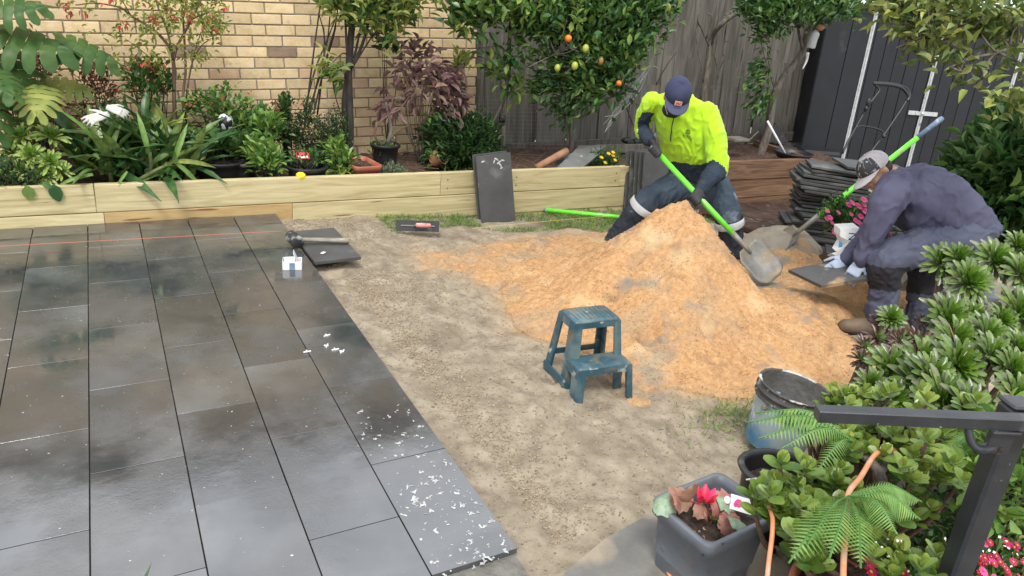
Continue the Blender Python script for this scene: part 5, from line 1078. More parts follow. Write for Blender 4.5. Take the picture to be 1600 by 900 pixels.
# ---- things inside the left bed
M_glove = mat('white_cotton', [(.45, .44, .39), (.58, .57, .52)], scale=14, rough=.9, bump=.002, bscale=60)
def hand_mb(mb, W, fwd, nrm, side, L=.185, curl=(.3, .35, .4, .45), cs=1.0, thumb=(.7, .3), spread=.10, rad=.0092):
    """palm with four fingers and a thumb; fwd along fingers, nrm out of the back of the hand, side +1 puts the thumb at +s"""
    fwd = np.asarray(fwd, float); fwd /= np.linalg.norm(fwd); s_ = np.cross(fwd, nrm); s_ /= np.linalg.norm(s_); n_ = np.cross(s_, fwd); s_ = s_*side; W = np.asarray(W, float); k = L/.185
    pw = .040*k; P0 = W; P1 = W+fwd*.092*k
    def ring(c, w, t): a = np.arange(12)*2*pi/12; return [c+s_*w*cos(q)+n_*t*sin(q) for q in a]
    mb.loft([ring(W-fwd*.02*k, .026*k, .020*k), ring(W+fwd*.012*k, .031*k, .018*k), ring(W+fwd*.05*k, .040*k, .016*k), ring(P1, .041*k, .014*k), ring(P1+fwd*.008*k, .036*k, .010*k)])
    Ls = [.070, .078, .073, .057]
    for i in range(4):
        o = P1+s_*(.029-.0193*i)*k-fwd*.012*k-fwd*.004*i*k; a = 0; pts = [o]; p = o; sp = spread*(1.5-i)*.6
        for j, fr in enumerate((.45, .30, .25)):
            a += curl[i]*(.9 if j == 0 else 1.15)*cs; d = fwd*cos(a)-n_*sin(a)+s_*sp*.5; d /= np.linalg.norm(d); p = p+d*(Ls[i]*fr*k+(.012*k if j == 0 else 0)); pts.append(p)
        mb.tube(pts, [rad*k*1.12, rad*k*1.08, rad*k, rad*k*.8], 9); mb.ball(pts[-1], rad*k*.86, 8, 6)
    th, tc = thumb; o = W+fwd*.022*k+s_*.030*k; d1 = fwd*cos(th)+s_*sin(th)-n_*.25; d1 /= np.linalg.norm(d1); p1 = o+d1*.042*k; d2 = fwd*cos(th-tc)+s_*sin(th-tc)-n_*(.35+tc*.7); d2 /= np.linalg.norm(d2); p2 = p1+d2*.030*k; d3 = d2-n_*.3*tc; d3 /= np.linalg.norm(d3); p3 = p2+d3*.020*k
    mb.tube([o-d1*.01, p1, p2, p3], [.014*k, .0118*k, .0105*k, .008*k], 9); mb.ball(p3, .0088*k, 8, 6)
    return mb
def remesh(mb, name, m, parent, voxel, smooth=3, post=None, mfun=None, **tg):
    o = mb.build('tmp_'+name, m if not isinstance(m, (list, tuple)) else m[0], None, centre=False)
    md = o.modifiers.new('r', 'REMESH'); md.mode = 'VOXEL'; md.voxel_size = voxel; md.adaptivity = 0
    ms = o.modifiers.new('s', 'SMOOTH'); ms.factor = .5; ms.iterations = smooth
    dg = bpy.context.evaluated_depsgraph_get(); me = bpy.data.meshes.new_from_object(o.evaluated_get(dg)); bpy.data.objects.remove(o)
    n = len(me.vertices); v = np.empty(n*3); me.vertices.foreach_get('co', v); v = v.reshape(-1, 3); nr = np.empty(n*3); me.vertices.foreach_get('normal', nr); nr = nr.reshape(-1, 3)
    if post is not None: v = post(v, nr)
    f = [tuple(p.vertices) for p in me.polygons]; bpy.data.meshes.remove(me)
    out = MB(); out.add(v, f)
    if mfun is not None:
        fa = np.array([q[:4] if len(q) == 4 else (q[0], q[1], q[2], q[2]) for q in f]); out.m = list(mfun(v[fa].mean(1)).astype(int))
    return out.build(name, m, parent, True, **tg)
mb = MB(); C = gy(152, 176, 2.45); hand_mb(mb, C+V(.05, .03, -.02), (-.85, -.25, -.20), (.1, -.7, .9), 1, L=.165, curl=(.2, .25, .3, .3), spread=.30, thumb=(1.0, .1), rad=.0088)
hand_mb(mb, C+V(.07, .01, .03), (.9, -.2, -.3), (.1, -.8, .6), -1, L=.14, curl=(.3, .3, .3, .3), spread=.2)
remesh(mb, 'work_gloves', M_glove, None, .004, label='pair of white cotton gloves thrown on the strap leaves', cat='gloves')
orn = thing('ornament_ball', 'black glass ornament with white flower rings on a stake in the left bed', 'ornament', gy(352, 215, 2.75)); oc = gy(352, 191, 2.75)
mb = MB(); mb.ball(oc, (.052, .052, .068), 20, 14); mb.build('body', mat('black_glaze', [(.012, .014, .02)], rough=.12, coat=.5), orn, True)
mb = MB()
for i in range(26):
    d = randdirs(1)[0]; 
    if d[1] > .3: d[1] = -d[1]
    P = oc+d*V(.053, .053, .069); n_ = d/V(.053, .053, .069); n_ /= np.linalg.norm(n_); s_, dd, u_ = frame(np.cross(n_, (0, .1, 1)), n_)
    r = rng.uniform(.007, .015); k = 12; a = np.arange(k)*2*pi/k; ci = np.array([P+(s_*cos(q)+dd*sin(q))*r+n_*.001 for q in a]); ce = np.array([P+(s_*cos(q)+dd*sin(q))*r*.45+n_*.002 for q in a]); mb.add(np.concatenate([ci, ce]), [(j, (j+1) % k, (j+1) % k+k, j+k) for j in range(k)]); mb.add(ce*.35+P*.65, [tuple(range(k))])
mb.build('flower_rings', M_white, orn, kind='stuff')
mb = MB(); mb.tube([oc+V(0, 0, -.06), oc+V(0, 0, -.28)], .005, 6); mb.build('stake', M_steel, orn)
def pot(label, c, r, h, m, name='flower_pot', taper=.78, rim=.012, soil=True, k=28, sx=1., sy=1., tilt=None, soilz=.80, cat='pot', rimh=.03):
    t = thing(name, label, cat, c); c = np.asarray(c, float); R = tilt
    mb = MB(); mb.lathe([(r*taper*.9, 0), (r*taper, .003), (r*(taper+(1-taper)*.5), h*.5), (r*.97, h-rimh), (r*.97+rim*.7, h-rimh+.002), (r+rim, h-.005), (r+rim*.8, h), (r*.97, h+.001), (r*.95, h-rimh), (r*taper*.92, .012), (0.002, .012)], c, k, R=R, sx=sx, sy=sy); mb.build('body', m, t, True)
    if soil:
        q = MB(); n_ = 12; rings = []
        for i in range(n_): rr = r*(taper+(1-taper)*soilz)*.97*i/(n_-1)+.0005; a = np.arange(k)*2*pi/k; z = h*soilz+.008*fbm(rr*40*np.cos(a)+c[0]*9, rr*40*np.sin(a), 1, 3); w = np.stack([rr*np.cos(a)*sx, rr*np.sin(a)*sy, z], 1); w = w@(np.asarray(R).T if R is not None else np.eye(3)); rings.append(w+c)
        q.loft(rings[::-1], cap=False); q.build('soil', M_pottrim, t, True)
    return t
def bedc(px, py, Y, z=.17): c = gy(px, py, Y); c[2] = z; return c
pot('black plastic tub under the strawberry leaves in the left bed', bedc(345, 270, 2.62), .19, .16, M_black, k=24, cat='pot')
pot('tall black ribbed tub right of the strawberry leaves', bedc(378, 270, 2.55), .085, .15, M_black)
t = pot('wide black pot with a red and white plant label', bedc(479, 262, 2.46), .150, .135, M_black, soilz=.6)
c = gy(475, 247, 2.50); mb = MB(); mb.bbox(c+V(-.02, -.05, .03), (.095, .003, .05), R=rotm((1, 0, 0), -.5), b=.001); q_ = mb.build('plant_label', mat('red_label', [(.62, .05, .06)], rough=.4), t)
mb = MB(); mb.bbox(c+V(-.02, -.057, .022), (.07, .003, .016), R=rotm((1, 0, 0), -.5), b=.0005); o = mb.build('label_print', M_white, q_)
bush('seedlings', 'small green seedlings growing inside the wide labelled pot', 'plant', [(gy(480, 248, 2.5), (.11, .09, .03))], L_mid, 50, 6, .03, .016, T=T_ROUND, base=gy(480, 262, 2.5))
pot('black pot under the dark small leaved bush', bedc(505, 225, 2.95), .15, .16, M_black)
pot('black plastic pot holding the curved trunk by the bricks', bedc(601, 262, 2.78), .115, .22, M_black)
bush('pot_weeds', 'green weeds on top of the black pot with the curved trunk', 'plant', [(gy(600, 233, 2.78), (.10, .08, .018))], L_mid, 50, 6, .028, .012, base=gy(600, 240, 2.78))
t = thing('curved_stem', 'old looping stem rising out of the black pot toward the maroon leaves', 'stem', gy(603, 226, 2.8)); mb = MB()
mb.tube([gy(600, 227, 2.8), gy(587, 215, 2.8), (gy(588, 198, 2.8)), gy(603, 183, 2.8), gy(625, 170, 2.85), gy(640, 150, 2.9)], [.011, .010, .009, .008, .006, .004], 7, smooth=6); mb.build('branch', M_woodb, t, True)
mb = MB(); mb.tube([gy(604, 226, 2.8), gy(611, 205, 2.8), gy(607, 180, 2.8), gy(603, 160, 2.8)], [.020, .015, .013, .012], 8, smooth=5); mb.build('stub', M_wood, t, True)
mb = MB(); mb.tube([gy(606, 222, 2.79), gy(620, 205, 2.79), gy(640, 195, 2.79)], [.008, .006, .004], 7, smooth=5); mb.build('side_shoot', M_woodb, t, True)
# terracotta trough with open interior
def trough(label, c, wx, wy, h, m, R, rim=.016, soilz=.75, name='planter_trough', soil=True, taper=.86, rr=.18, cat='pot', feet=False):
    t = thing(name, label, cat, c); c = np.asarray(c, float)
    def ring(sx, sy, z, n=6):
        pts = []; rc = min(sx, sy)*rr
        for qx, qy, a0 in ((1, 1, 0), (-1, 1, 1), (-1, -1, 2), (1, -1, 3)):
            for i in range(n): a = (a0+i/(n-1))*pi/2; pts.append(c+R@V(qx*(sx/2-rc)+rc*cos(a), qy*(sy/2-rc)+rc*sin(a), z))
        return pts
    def S(z, off=0): f = taper+(1-taper)*z/h; return ring(wx*f+off, wy*f+off, z)
    mb = MB(); mb.loft([S(0), S(.004, .004), S(h*.30), S(h*.32, .006), S(h*.34, .006), S(h-.045), ring(wx+rim, wy+rim, h-.043), ring(wx+rim+.004, wy+rim+.004, h-.006), ring(wx+rim, wy+rim, h), ring(wx-.012, wy-.012, h), ring(wx-.020, wy-.020, h-.03), S(.02, -.02), ring(wx*.2, wy*.2, .018)]); mb.build('body', m, t, True)
    if soil:
        nx = 22; f = taper+(1-taper)*soilz; X, Yg = np.meshgrid(np.linspace(-1, 1, nx)*(wx*f-.02)/2, np.linspace(-1, 1, nx)*(wy*f-.02)/2); Z = h*soilz+.010*fbm(X*30+3, Yg*30, 2, 3); P = np.stack([X.ravel(), Yg.ravel(), Z.ravel()], 1)@R.T+c
        i = (np.arange(nx-1)[:, None]*nx+np.arange(nx-1)[None, :]).ravel(); q = MB(); q.add(P, np.stack([i, i+1, i+nx+1, i+nx], 1)); q.build('soil', M_pottrim, t, True)
    return t
trough('red terracotta coloured plastic trough half hidden by light green leaves', bedc(563, 268, 2.55), .22, .34, .13, M_terra, zrot(.12))
mb = MB(); mb.lathe([(.06, 0), (.075, .10), (.08, .102), (.075, .104), (.07, .098), (.055, .005)], gy(676, 250, 2.75), 14, R=rotm((1, 0, 0), .9)@rotm((0, 1, 0), .6)); tag(mb.build('broken_pot', mat('orange_clay', [(.40, .17, .07), (.55, .27, .13)], rough=.8), None, True), 'tipped orange clay pot beneath the glossy bush', 'pot')
mb = MB(); c = gy(470, 276, 2.285); mb.lathe([(.034, -.008), (.036, .0), (.034, .016), (.028, .022), (.001, .023)], c+V(0, 0, .002), 7, R=rotm((1, 0, 0), .25)); tag(mb.build('plastic_lid', mat('yellow_plastic', [(.75, .55, .02), (.85, .66, .05)], rough=.35), None), 'small bright yellow plastic cap sitting on the planter edge', 'cap')

# ---- brown bed contents
t = pot('shallow black basin in the brown bed by the shed', gy(1238, 247, 2.45), .20, .07, M_black, name='basin', soil=False, cat='basin', taper=.85); 
mb = MB(); mb.tube([gy(1199, 189, 2.60), gy(1227, 240, 2.45)], .012, 8); tag(mb.build('white_rod', M_white, None, True), 'white plastic rod leaning in the black basin', 'rod')
mb = MB(); mb.bbox(gy(1152, 217, 2.9), (.22, .16, .03), b=.003); tag(mb.build('grey_box_lid', M_steel, None), 'flat grey metal lid behind the elbow of the man in yellow', 'lid')
mb = MB(); v = [gy(1188, 222, 3.3), gy(1232, 222, 3.3), gy(1212, 192, 3.42)]; mb.add(np.array(v+[p+V(0, .03, 0) for p in v]), [(0, 1, 2), (5, 4, 3), (0, 3, 4, 1), (1, 4, 5, 2), (2, 5, 3, 0)]); tag(mb.build('dark_tarp', M_black, None), 'folded dark tarp leaning at the foot of the fence', 'tarp')
bt = thing('bottle_trap', 'white plastic bottle insect trap hanging from the leaning citrus', 'bottle trap', gy(1272, 60, 2.7)); mb = MB()
mb.lathe([(.012, .13), (.016, .11), (.045, .085), (.048, .06), (.044, .02), (.047, -.06), (.040, -.075)], gy(1270, 64, 2.7), 14, R=rotm((0, 1, 0), .12)); mb.build('bottle', mat('milky_plastic', [(.50, .52, .53), (.68, .69, .69)], rough=.35, transl=.35), bt, True)
mb = MB(); mb.tube([gy(1262, 82, 2.7), gy(1260, 95, 2.7), gy(1254, 108, 2.7)], [.022, .016, .008], 8, flat=.4, smooth=4); mb.build('torn_film', M_white, bt, True)
mb = MB(); mb.ball(gy(1281, 43, 2.68), (.06, .04, .035), 12, 8); tag(mb.build('bird_feeder', mat('rusty_clay', [(.25, .10, .04), (.4, .2, .1)], rough=.8), None, True), 'small rusty brown dish above the white bottle trap', 'dish')

# ---- slab stack on the old paving
base = V(4.32, .93, -.19); zc = base[2]; nst = 27
order = ['bottom', 'second from bottom', 'third from bottom', 'fourth from bottom', 'fifth from bottom', 'sixth from bottom', 'seventh from bottom', 'eighth from bottom', 'ninth from bottom', 'tenth from bottom', 'eleventh from bottom', 'twelfth from bottom', 'thirteenth from bottom', 'middle', 'fourteenth from top', 'twelfth from top', 'eleventh from top', 'tenth from top', 'ninth from top', 'eighth from top', 'seventh from top', 'sixth from top', 'fifth from top', 'fourth from top', 'third from top', 'second from top', 'topmost']
sr = np.random.default_rng(3)
for i in range(nst):
    a = -.62+sr.normal(0, .09)+(.10 if i % 5 == 0 else 0); off = V(.05*sin(i*.55), .04*cos(i*.8), 0)+sr.normal(0, .018, 3)*V(1, 1, 0); tl = sr.normal(0, .012)+(.03 if i > 16 else 0)
    if i < 6: off = off+V(-.02, -.08, 0)
    C = base+off+V(0, 0, .0272*i+.006*(i > 12)+.012); R = zrot(a)@rotm((0, 1, 0), tl)@rotm((1, 0, 0), sr.normal(0, .012))
    slab_obj(f'{order[i]} slab of the tall untidy stack behind the pink daisies', C, R, (.585, .30, .020), M_slab, 'stacked paving slabs')
    zc = C[2]
slab_obj('separate slab laid askew on the right of the stack top', V(base[0]+.30, base[1]-.10, zc+.03), zrot(-.45)@rotm((0, 1, 0), .03)@rotm((1, 0, 0), .05), (.585, .30, .02), M_slab, 'stacked paving slabs')
for i in range(12):
    C = base+V(.36+sr.normal(0, .02), -.22+sr.normal(0, .02), .0252*i+.01); slab_obj('slab in the right half of the untidy stack, under the askew top one', C, zrot(-.5+sr.normal(0, .08)), (.585, .30, .02), M_slab, 'right half slabs of the stack')
for i in range(7):
    C = V(4.20, .45, -.20)+V(sr.normal(0, .03), sr.normal(0, .03), .0215*i+.01); slab_obj('slab of the low front pile below the daisies, half buried in shade', C, zrot(-.75+sr.normal(0, .1)), (.50, .30, .02), M_slab, 'low front pile slabs')

# ---- shovels
def shovel(label, top, grip, mid, tip, nrm, rad=.016, bladeL=.29, bladeW=.215, knob=True, white_tip=True):
    top, grip, mid, tip = [np.asarray(p, float) for p in (top, grip, mid, tip)]
    t = thing('shovel', label, 'shovel', mid); d = tip-mid; d /= np.linalg.norm(d)
    mb = MB(); mb.tube([top, top+(grip-top)*.1, grip], [rad*.8, rad*1.08, rad*1.0], 12); mb.build('grip', M_blueg, t, True)
    mb = MB(); mb.tube([grip, mid-(mid-grip)*.28, mid-(mid-grip)*.0], [rad*1.02, rad*1.05, rad*1.0], 12); mb.build('handle', M_green, t, True)
    neck = tip-d*bladeL; mb = MB(); mb.tube([mid, mid+(neck-mid)*.5, neck, neck+d*.06], [rad*1.12, rad*1.05, rad*.95, rad*.5], 12); mb.build('socket', M_steel, t, True)
    s_ = np.cross(d, nrm); s_ /= np.linalg.norm(s_); n_ = np.cross(s_, d); n_ = n_ if n_@np.asarray(nrm) > 0 else -n_; mb = MB(); nu, nv = 14, 9; v = []
    for i in range(nu):
        u = i/(nu-1); wd = bladeW/2*(.62+.38*min(1, u*5) if u < .2 else (1 if u < .72 else math.sqrt(max(.02, 1-((u-.72)/.30)**2))))
        for j in range(nv):
            q = -1+2*j/(nv-1); v.append(neck+d*bladeL*u+s_*wd*q+n_*(.030*q*q*(1-.5*u)+.02*(u-.4)**2*1.5-.012*math.exp(-(q/.22)**2)*(1-u)))
    f = [(i*nv+j, i*nv+j+1, (i+1)*nv+j+1, (i+1)*nv+j) for i in range(nu-1) for j in range(nv-1)]
    v = np.array(v); n0 = len(v); v = np.concatenate([v, v-n_*.0025]); f2 = [tuple(k+n0 for k in q[::-1]) for q in f]
    ed = [j for j in range(nv)]+[i*nv+nv-1 for i in range(1, nu)]+[(nu-1)*nv+j for j in range(nv-2, -1, -1)]+[i*nv for i in range(nu-2, 0, -1)]
    f3 = [(ed[k], ed[k]+n0, ed[(k+1) % len(ed)]+n0, ed[(k+1) % len(ed)]) for k in range(len(ed))]; mb.add(v, f+f2+f3); mb.build('blade', M_steel, t, True)
    return t
sA_top, sA_tip = gd(1018, 228, 5.22), gd(1211, 436, 5.02)
sA_d = (sA_tip-sA_top)/np.linalg.norm(sA_tip-sA_top); LA = np.linalg.norm(sA_tip-sA_top)
shovel('green handled shovel held by the man in yellow, its blade in wet mortar', sA_top, sA_top+sA_d*.07, sA_top+sA_d*(LA*.665), sA_tip, (-.5, -.55, .9), bladeL=.30, bladeW=.25, rad=.019)
sB_top, sB_tip = gd(1473, 184, 5.45), gd(1246, 363, 5.75)
sB_d = (sB_tip-sB_top)/np.linalg.norm(sB_tip-sB_top); LB = np.linalg.norm(sB_tip-sB_top)
shovel('green handled shovel standing slanted behind the bending man', sB_top, sB_top+sB_d*.22, sB_top+sB_d*(LB*.84), sB_tip+sB_d*.26, (.3, -.2, 1), bladeL=.28, rad=.020)
A = gz(832, 326, -.11); B = gz(985, 341, -.11); dd = (B-A)/np.linalg.norm(B-A)
t = thing('shovel', 'green handled tool lying on the grass along the pine planter', 'shovel', A)
mb = MB(); mb.tube([A-V(0, 0, 0), A+dd*.12], [.019, .021], 12); mb.build('grip', M_blueg, t, True)
mb = MB(); mb.tube([A+dd*.12, A+dd*.7, B+dd*.1], [.020, .020, .019], 12); mb.build('handle', M_green, t, True)
mb = MB(); mb.ball(A+dd*.03+V(0, 0, .025), (.022, .014, .016), 8, 6); mb.ball(A+dd*.07+V(.01, .01, .028), (.018, .014, .012), 8, 6); mb.build('clip', M_black, t, True)
# mortar on and around the blade, grey heap at the back
def blob(name, label, c, r, m, cat, sq=.4, n=40, seed=1, flatz=True, rough_=.12):
    X = []; k = 36; rings = []
    for i in range(14):
        rr = i/13; a = np.arange(k)*2*pi/k; R_ = rr*(1+rough_*vnoise(np.cos(a)*2+seed, np.sin(a)*2, seed)); x = c[0]+r[0]*R_*np.cos(a); y = c[1]+r[1]*R_*np.sin(a); g = np.array([topz(xx, yy) for xx, yy in zip(x, y)])
        z = g*min(1, rr*1.0)+(1-rr)*g.mean()+r[2]*(1-rr**2)**1.0-.006*rr+.008*fbm(x*14, y*14, seed, 3); rings.append(np.stack([x, y, z], 1))
    mb = MB(); mb.loft(rings[::-1], cap=False); return tag(mb.build(name, m, None, True), label, cat)
c = gz(1175, 420, .02); blob('mortar_heap', 'patch of wet grey mortar under the shovel blade', c, (.30, .24, .035), M_wetc, 'mortar', seed=3)
c = gz(1235, 368, .0); blob('mortar_heap', 'smooth grey mortar heap beside the slab stack', c+V(-.05, 0, 0), (.42, .30, .15), M_wetc, 'mortar', seed=5)

# ---- slab in the hands of the bending man, bag, rubble
quad_slab('cement dusted slab being set down by the gloved hands of the bending man', gd(1232, 421, 4.75), gd(1284, 446, 4.50), gd(1372, 432, 4.42), gd(1335, 402, 4.78), th=.022, m=M_slabd, group='loose paving slabs')
bg = thing('cement_bag', 'white cement bag with blue sides crumpled beside the pink daisies', 'bag', gd(1318, 405, 5.0))
M_bag = mat('white_paper_sack', [(.62, .62, .60), (.74, .74, .72)], scale=9, rough=.6, bump=.003, bscale=25); M_bagb = mat('blue_sack_print', [(.08, .30, .60)], rough=.5, bump=.002)
s0 = gd(1327, 385, 4.85); Rb = np.stack([CR, -_fw, np.cross(CR, -_fw)], 1)
def bpix(x, y, d=4.85): return gd(x, y, d)
mb = MB(); of = [(1313, 358), (1343, 356), (1349, 362), (1345, 390), (1334, 398), (1322, 394), (1310, 396), (1318, 382), (1313, 370)]
fr_ = [bpix(x, y, 4.84+.02*sin(i*2)) for i, (x, y) in enumerate(of)]; bk_ = [p+V(.06, .10, .0) for p in fr_]; ce = bpix(1329, 377, 4.79)
mb.add(np.array(fr_+bk_+[ce]), [(i, (i+1) % 9, 18) for i in range(9)]+[(i+9, i, (i+1) % 9, (i+1) % 9+9)[::-1] for i in range(9)]+[tuple(range(9, 18))]); mb.build('front', M_bag, bg)
mb = MB(); lo = [(1300, 396), (1318, 390), (1335, 396), (1330, 402), (1312, 404)]; P = [bpix(x, y, 4.80) for x, y in lo]; mb.add(np.array(P+[p-V(0, 0, .03)+V(.02, .05, 0) for p in P]), [tuple(range(5))]+[(i, i+5, (i+1) % 5+5, (i+1) % 5) for i in range(5)]); mb.build('bottom_flap', M_bag, bg)
mb = MB(); P = [bpix(x, y, 4.83) for x, y in ((1344, 360), (1350, 366), (1344, 394), (1338, 397))]; mb.add(np.array(P+[p+V(.03, .05, 0) for p in P]), [(0, 1, 2, 3)]+[(i, i+4, (i+1) % 4+4, (i+1) % 4) for i in range(4)]); P = [bpix(x, y, 4.80) for x, y in ((1311, 376), (1317, 380), (1316, 386), (1310, 387))]; mb.add(np.array(P), [(0, 1, 2, 3)]); mb.build('blue_side', M_bagb, bg, kind='stuff')
cu = bpy.data.curves.new('text', 'FONT'); cu.body = 'NOX'; cu.size = .075; cu.extrude = .0005; cu.align_x = 'CENTER'; to = bpy.data.objects.new('text', cu); COL.objects.link(to)
me = bpy.data.meshes.new_from_object(to); bpy.data.objects.remove(to); me.materials.append(mat('navy_print', [(.05, .07, .16)], rough=.5))
to = bpy.data.objects.new('printed_letters', me); COL.objects.link(to); to.parent = bg
Rt = np.stack([-CU, CR, -_fw], 1)@rotm((0, 0, 1), -.08)
to.matrix_basis = Matrix.Translation(Vector(bpix(1325, 383, 4.775)-WL[bg.name])) @ Matrix(Rt.tolist()).to_4x4()
WL[to.name] = bpix(1325, 383, 4.775)
# pale sack behind the legs
def sack(label, pts, dist, m, seed):
    mb = MB(); P = [gd(x, y, dist) for x, y in pts]; c = np.mean(P, 0); n = len(P); r = np.random.default_rng(seed)
    ring = [p+r.normal(0, .01, 3) for p in P]; inn = [c+(p-c)*.55-_fw*.09+r.normal(0, .015, 3) for p in P]; bk = [p+_fw*.12 for p in P]
    mb.loft([bk, ring, inn], cap=True); return tag(mb.build('sack', m, None), label, 'sack')
sack('crumpled white sack on the sand between the bending man\'s legs', [(1405, 425), (1440, 400), (1452, 408), (1442, 440), (1425, 455), (1404, 448)], 4.75, M_bag, 1)
sack('corner of a white sack behind the far leg and the succulents', [(1462, 470), (1478, 458), (1480, 472), (1468, 486)], 4.6, M_bag, 2)
sack('grey plastic tub lying in the shade behind the succulents', [(1490, 455), (1545, 440), (1560, 470), (1500, 485)], 4.3, M_potgrey, 3)
sack('dark wet plastic sack under the slab by the bag', [(1290, 398), (1345, 398), (1365, 418), (1310, 425)], 4.95, M_black, 4)

# ---- lawn mower handle against the shed
mw = thing('lawn_mower', 'black push mower handle standing in front of the shed', 'lawn mower', gd(1300, 275, 7.2)); D1 = 7.15
M_mow = mat('black_tube', [(.015, .015, .017)], rough=.4)
def mt_(pts, r, nm, d0=7.2, d1=6.8, m=M_mow, s=6):
    ys = [p[1] for p in pts]; mb = MB(); mb.tube([gd(x, y, 7.25) for x, y in pts], r, 8, smooth=s); mb.build(nm, m, mw, True)
mt_([(1316, 240), (1330, 212), (1355, 168), (1368, 150), (1374, 140), (1366, 131), (1370, 129), (1395, 131), (1415, 137), (1422, 148), (1416, 158), (1402, 180), (1380, 212), (1362, 236), (1350, 258)], .011, 'handlebar')
mt_([(1336, 200), (1345, 197), (1365, 200), (1378, 205), (1380, 212)], .009, 'cross_bar')
mt_([(1366, 131), (1385, 132), (1408, 137), (1420, 150), (1417, 158)], .018, 'foam_grip')
mb = MB(); mb.ball(gd(1357, 161, 7.2), (.03, .02, .05), 9, 6); mb.ball(gd(1353, 170, 7.2), (.02, .02, .03), 9, 6); mb.build('throttle', M_mow, mw, True)
mb = MB(); mb.ball(gd(1381, 213, 7.2), (.022, .022, .02), 9, 6); mb.build('clamp_knob', M_mow, mw, True)
mb = MB(); mb.bbox(gz(1305, 262, .05)+V(.1, .4, .05), (.5, .35, .18), b=.03, R=zrot(-.4)); mb.build('deck', M_mow, mw)

# ---- step stool
ss = thing('step_stool', 'teal plastic two step stool, cement stained, standing at the foot of the sand', 'step stool', gz(925, 610, -.07))
FL, FR, BL_ = gz(893, 628, -.065), gz(982, 617, -.075), gz(861, 580, -.06)
ex_ = FR-FL; ex_[2] = 0; Wd = np.linalg.norm(ex_); ex_ /= Wd; ey_ = V(-ex_[1], ex_[0], 0); O = (FL+FR)/2; O[2] = -.072; Rst = np.stack([ex_, ey_, V(0, 0, 1)], 1)
def sp3(x, y, z): return O+Rst@V(x, y, z)
H = .355; hb = .175; hw = Wd/2; ht_ = hw*.80
yb1 = .30; ytf, ytb = .115, .275     # y of the back feet, top front, top back
def pan(mb, P, th): 
    P = [np.asarray(p, float) for p in P]; n = np.cross(P[1]-P[0], P[2]-P[0]); n /= np.linalg.norm(n); k = len(P); mb.add(np.array(P+[p+n*th for p in P]), [tuple(range(k))[::-1], tuple(range(k, 2*k))]+[(i, (i+1) % k, (i+1) % k+k, i+k) for i in range(k)])
def rslab(mb, x0, x1, y0, y1, z, th, rc=.02, notch=0):
    pts = []
    for qx, qy, a0 in ((x1, y1, 0), (x0, y1, 1), (x0, y0, 2), (x1, y0, 3)):
        sx = 1 if qx == x1 else -1; sy = 1 if qy == y1 else -1
        for i in range(4): a = (a0+i/3)*pi/2; pts.append((qx-sx*rc+rc*cos(a), qy-sy*rc+rc*sin(a)))
    def rg(off, zz): return [sp3(x+(off if x > (x0+x1)/2 else -off), y+(off if y > (y0+y1)/2 else -off), zz) for x, y in pts]
    mb.loft([rg(0, z-th), rg(0, z-.006), rg(-.006, z)])
mb = MB(); rslab(mb, -ht_, ht_, ytf, ytb, H, .014); mb.build('top_step', M_stool, ss, True)
q = MB()
for i in range(9): q.bbox(sp3(-ht_+.03+i*(2*ht_-.06)/8, (ytf+ytb)/2, H+.0008), (.004, ytb-ytf-.04, .0016), R=Rst, b=.0005)
q.build('tread_ribs', M_stool, ss, kind='stuff')
mb = MB(); rslab(mb, -hw*.93, hw*.93, -.005, ytf+.01, hb, .012); mb.build('lower_step', M_stool, ss, True)
def apron(x0, x1, ya, zt, yb_, dz, legw, splay):           # front panel with a rounded arch cut: as polygon strips
    m_ = MB(); n = 10; top = [(x0+(x1-x0)*i/n) for i in range(n+1)]
    for i in range(n):
        a, b = top[i], top[i+1]
        def low(x): e = min(x-x0, x1-x)/(x1-x0)*2; return zt-dz-(.035*(1-min(1, e*2.6))**2)
        pan(m_, [sp3(a, ya, zt), sp3(b, ya, zt), sp3(b, ya-.002, low(b)), sp3(a, ya-.002, low(a))], .006)
    return m_
apron(-hw*.93, hw*.93, -.005, hb-.008, 0, .030, 0, 0).build('front_apron', M_stool, ss)
apron(-ht_, ht_, ytf, H-.010, 0, .028, 0, 0).build('top_apron', M_stool, ss)
def leg(nm, top, bot, wt, wb, dt, db, yaw=0):
    m_ = MB(); T, B = sp3(*top), sp3(*bot); a, b = Rst@V(1, 0, 0), Rst@V(0, 1, 0)
    def ring(c, w, d, t=.010):         # an L section open to the inside
        sx = -1 if top[0] > 0 else 1; sy = 1 if top[1] < (ytf+ytb)/2 else -1
        P = [(0, 0), (w*sx, 0), (w*sx, t*sy), (t*sx, t*sy), (t*sx, d*sy), (0, d*sy)]
        P = P if sx*sy > 0 else P[::-1]
        return [c+a*x+b*y for x, y in P]
    m_.loft([ring(B, wb, db), ring(T, wt, dt)]); m_.build(nm, M_stool, ss); return m_
leg('leg', (-ht_, ytf, H-.01), (-hw*1.02, ytf-.045, -.005), .045, .062, .05, .055)
leg('leg', (ht_, ytf, H-.01), (hw*1.02, ytf-.045, -.005), .035, .045, .04, .05)
leg('leg', (-ht_, ytb, H-.01), (-hw*1.05, yb1, -.005), .032, .042, .045, .045)
leg('leg', (ht_, ytb, H-.01), (hw*1.05, yb1, -.005), .032, .042, .045, .045)
leg('step_leg', (-hw*.93, -.005, hb-.01), (-hw*1.0, -.035, -.005), .040, .040, .06, .06)
leg('step_leg', (hw*.93, -.005, hb-.01), (hw*1.0, -.035, -.005), .030, .030, .05, .05)
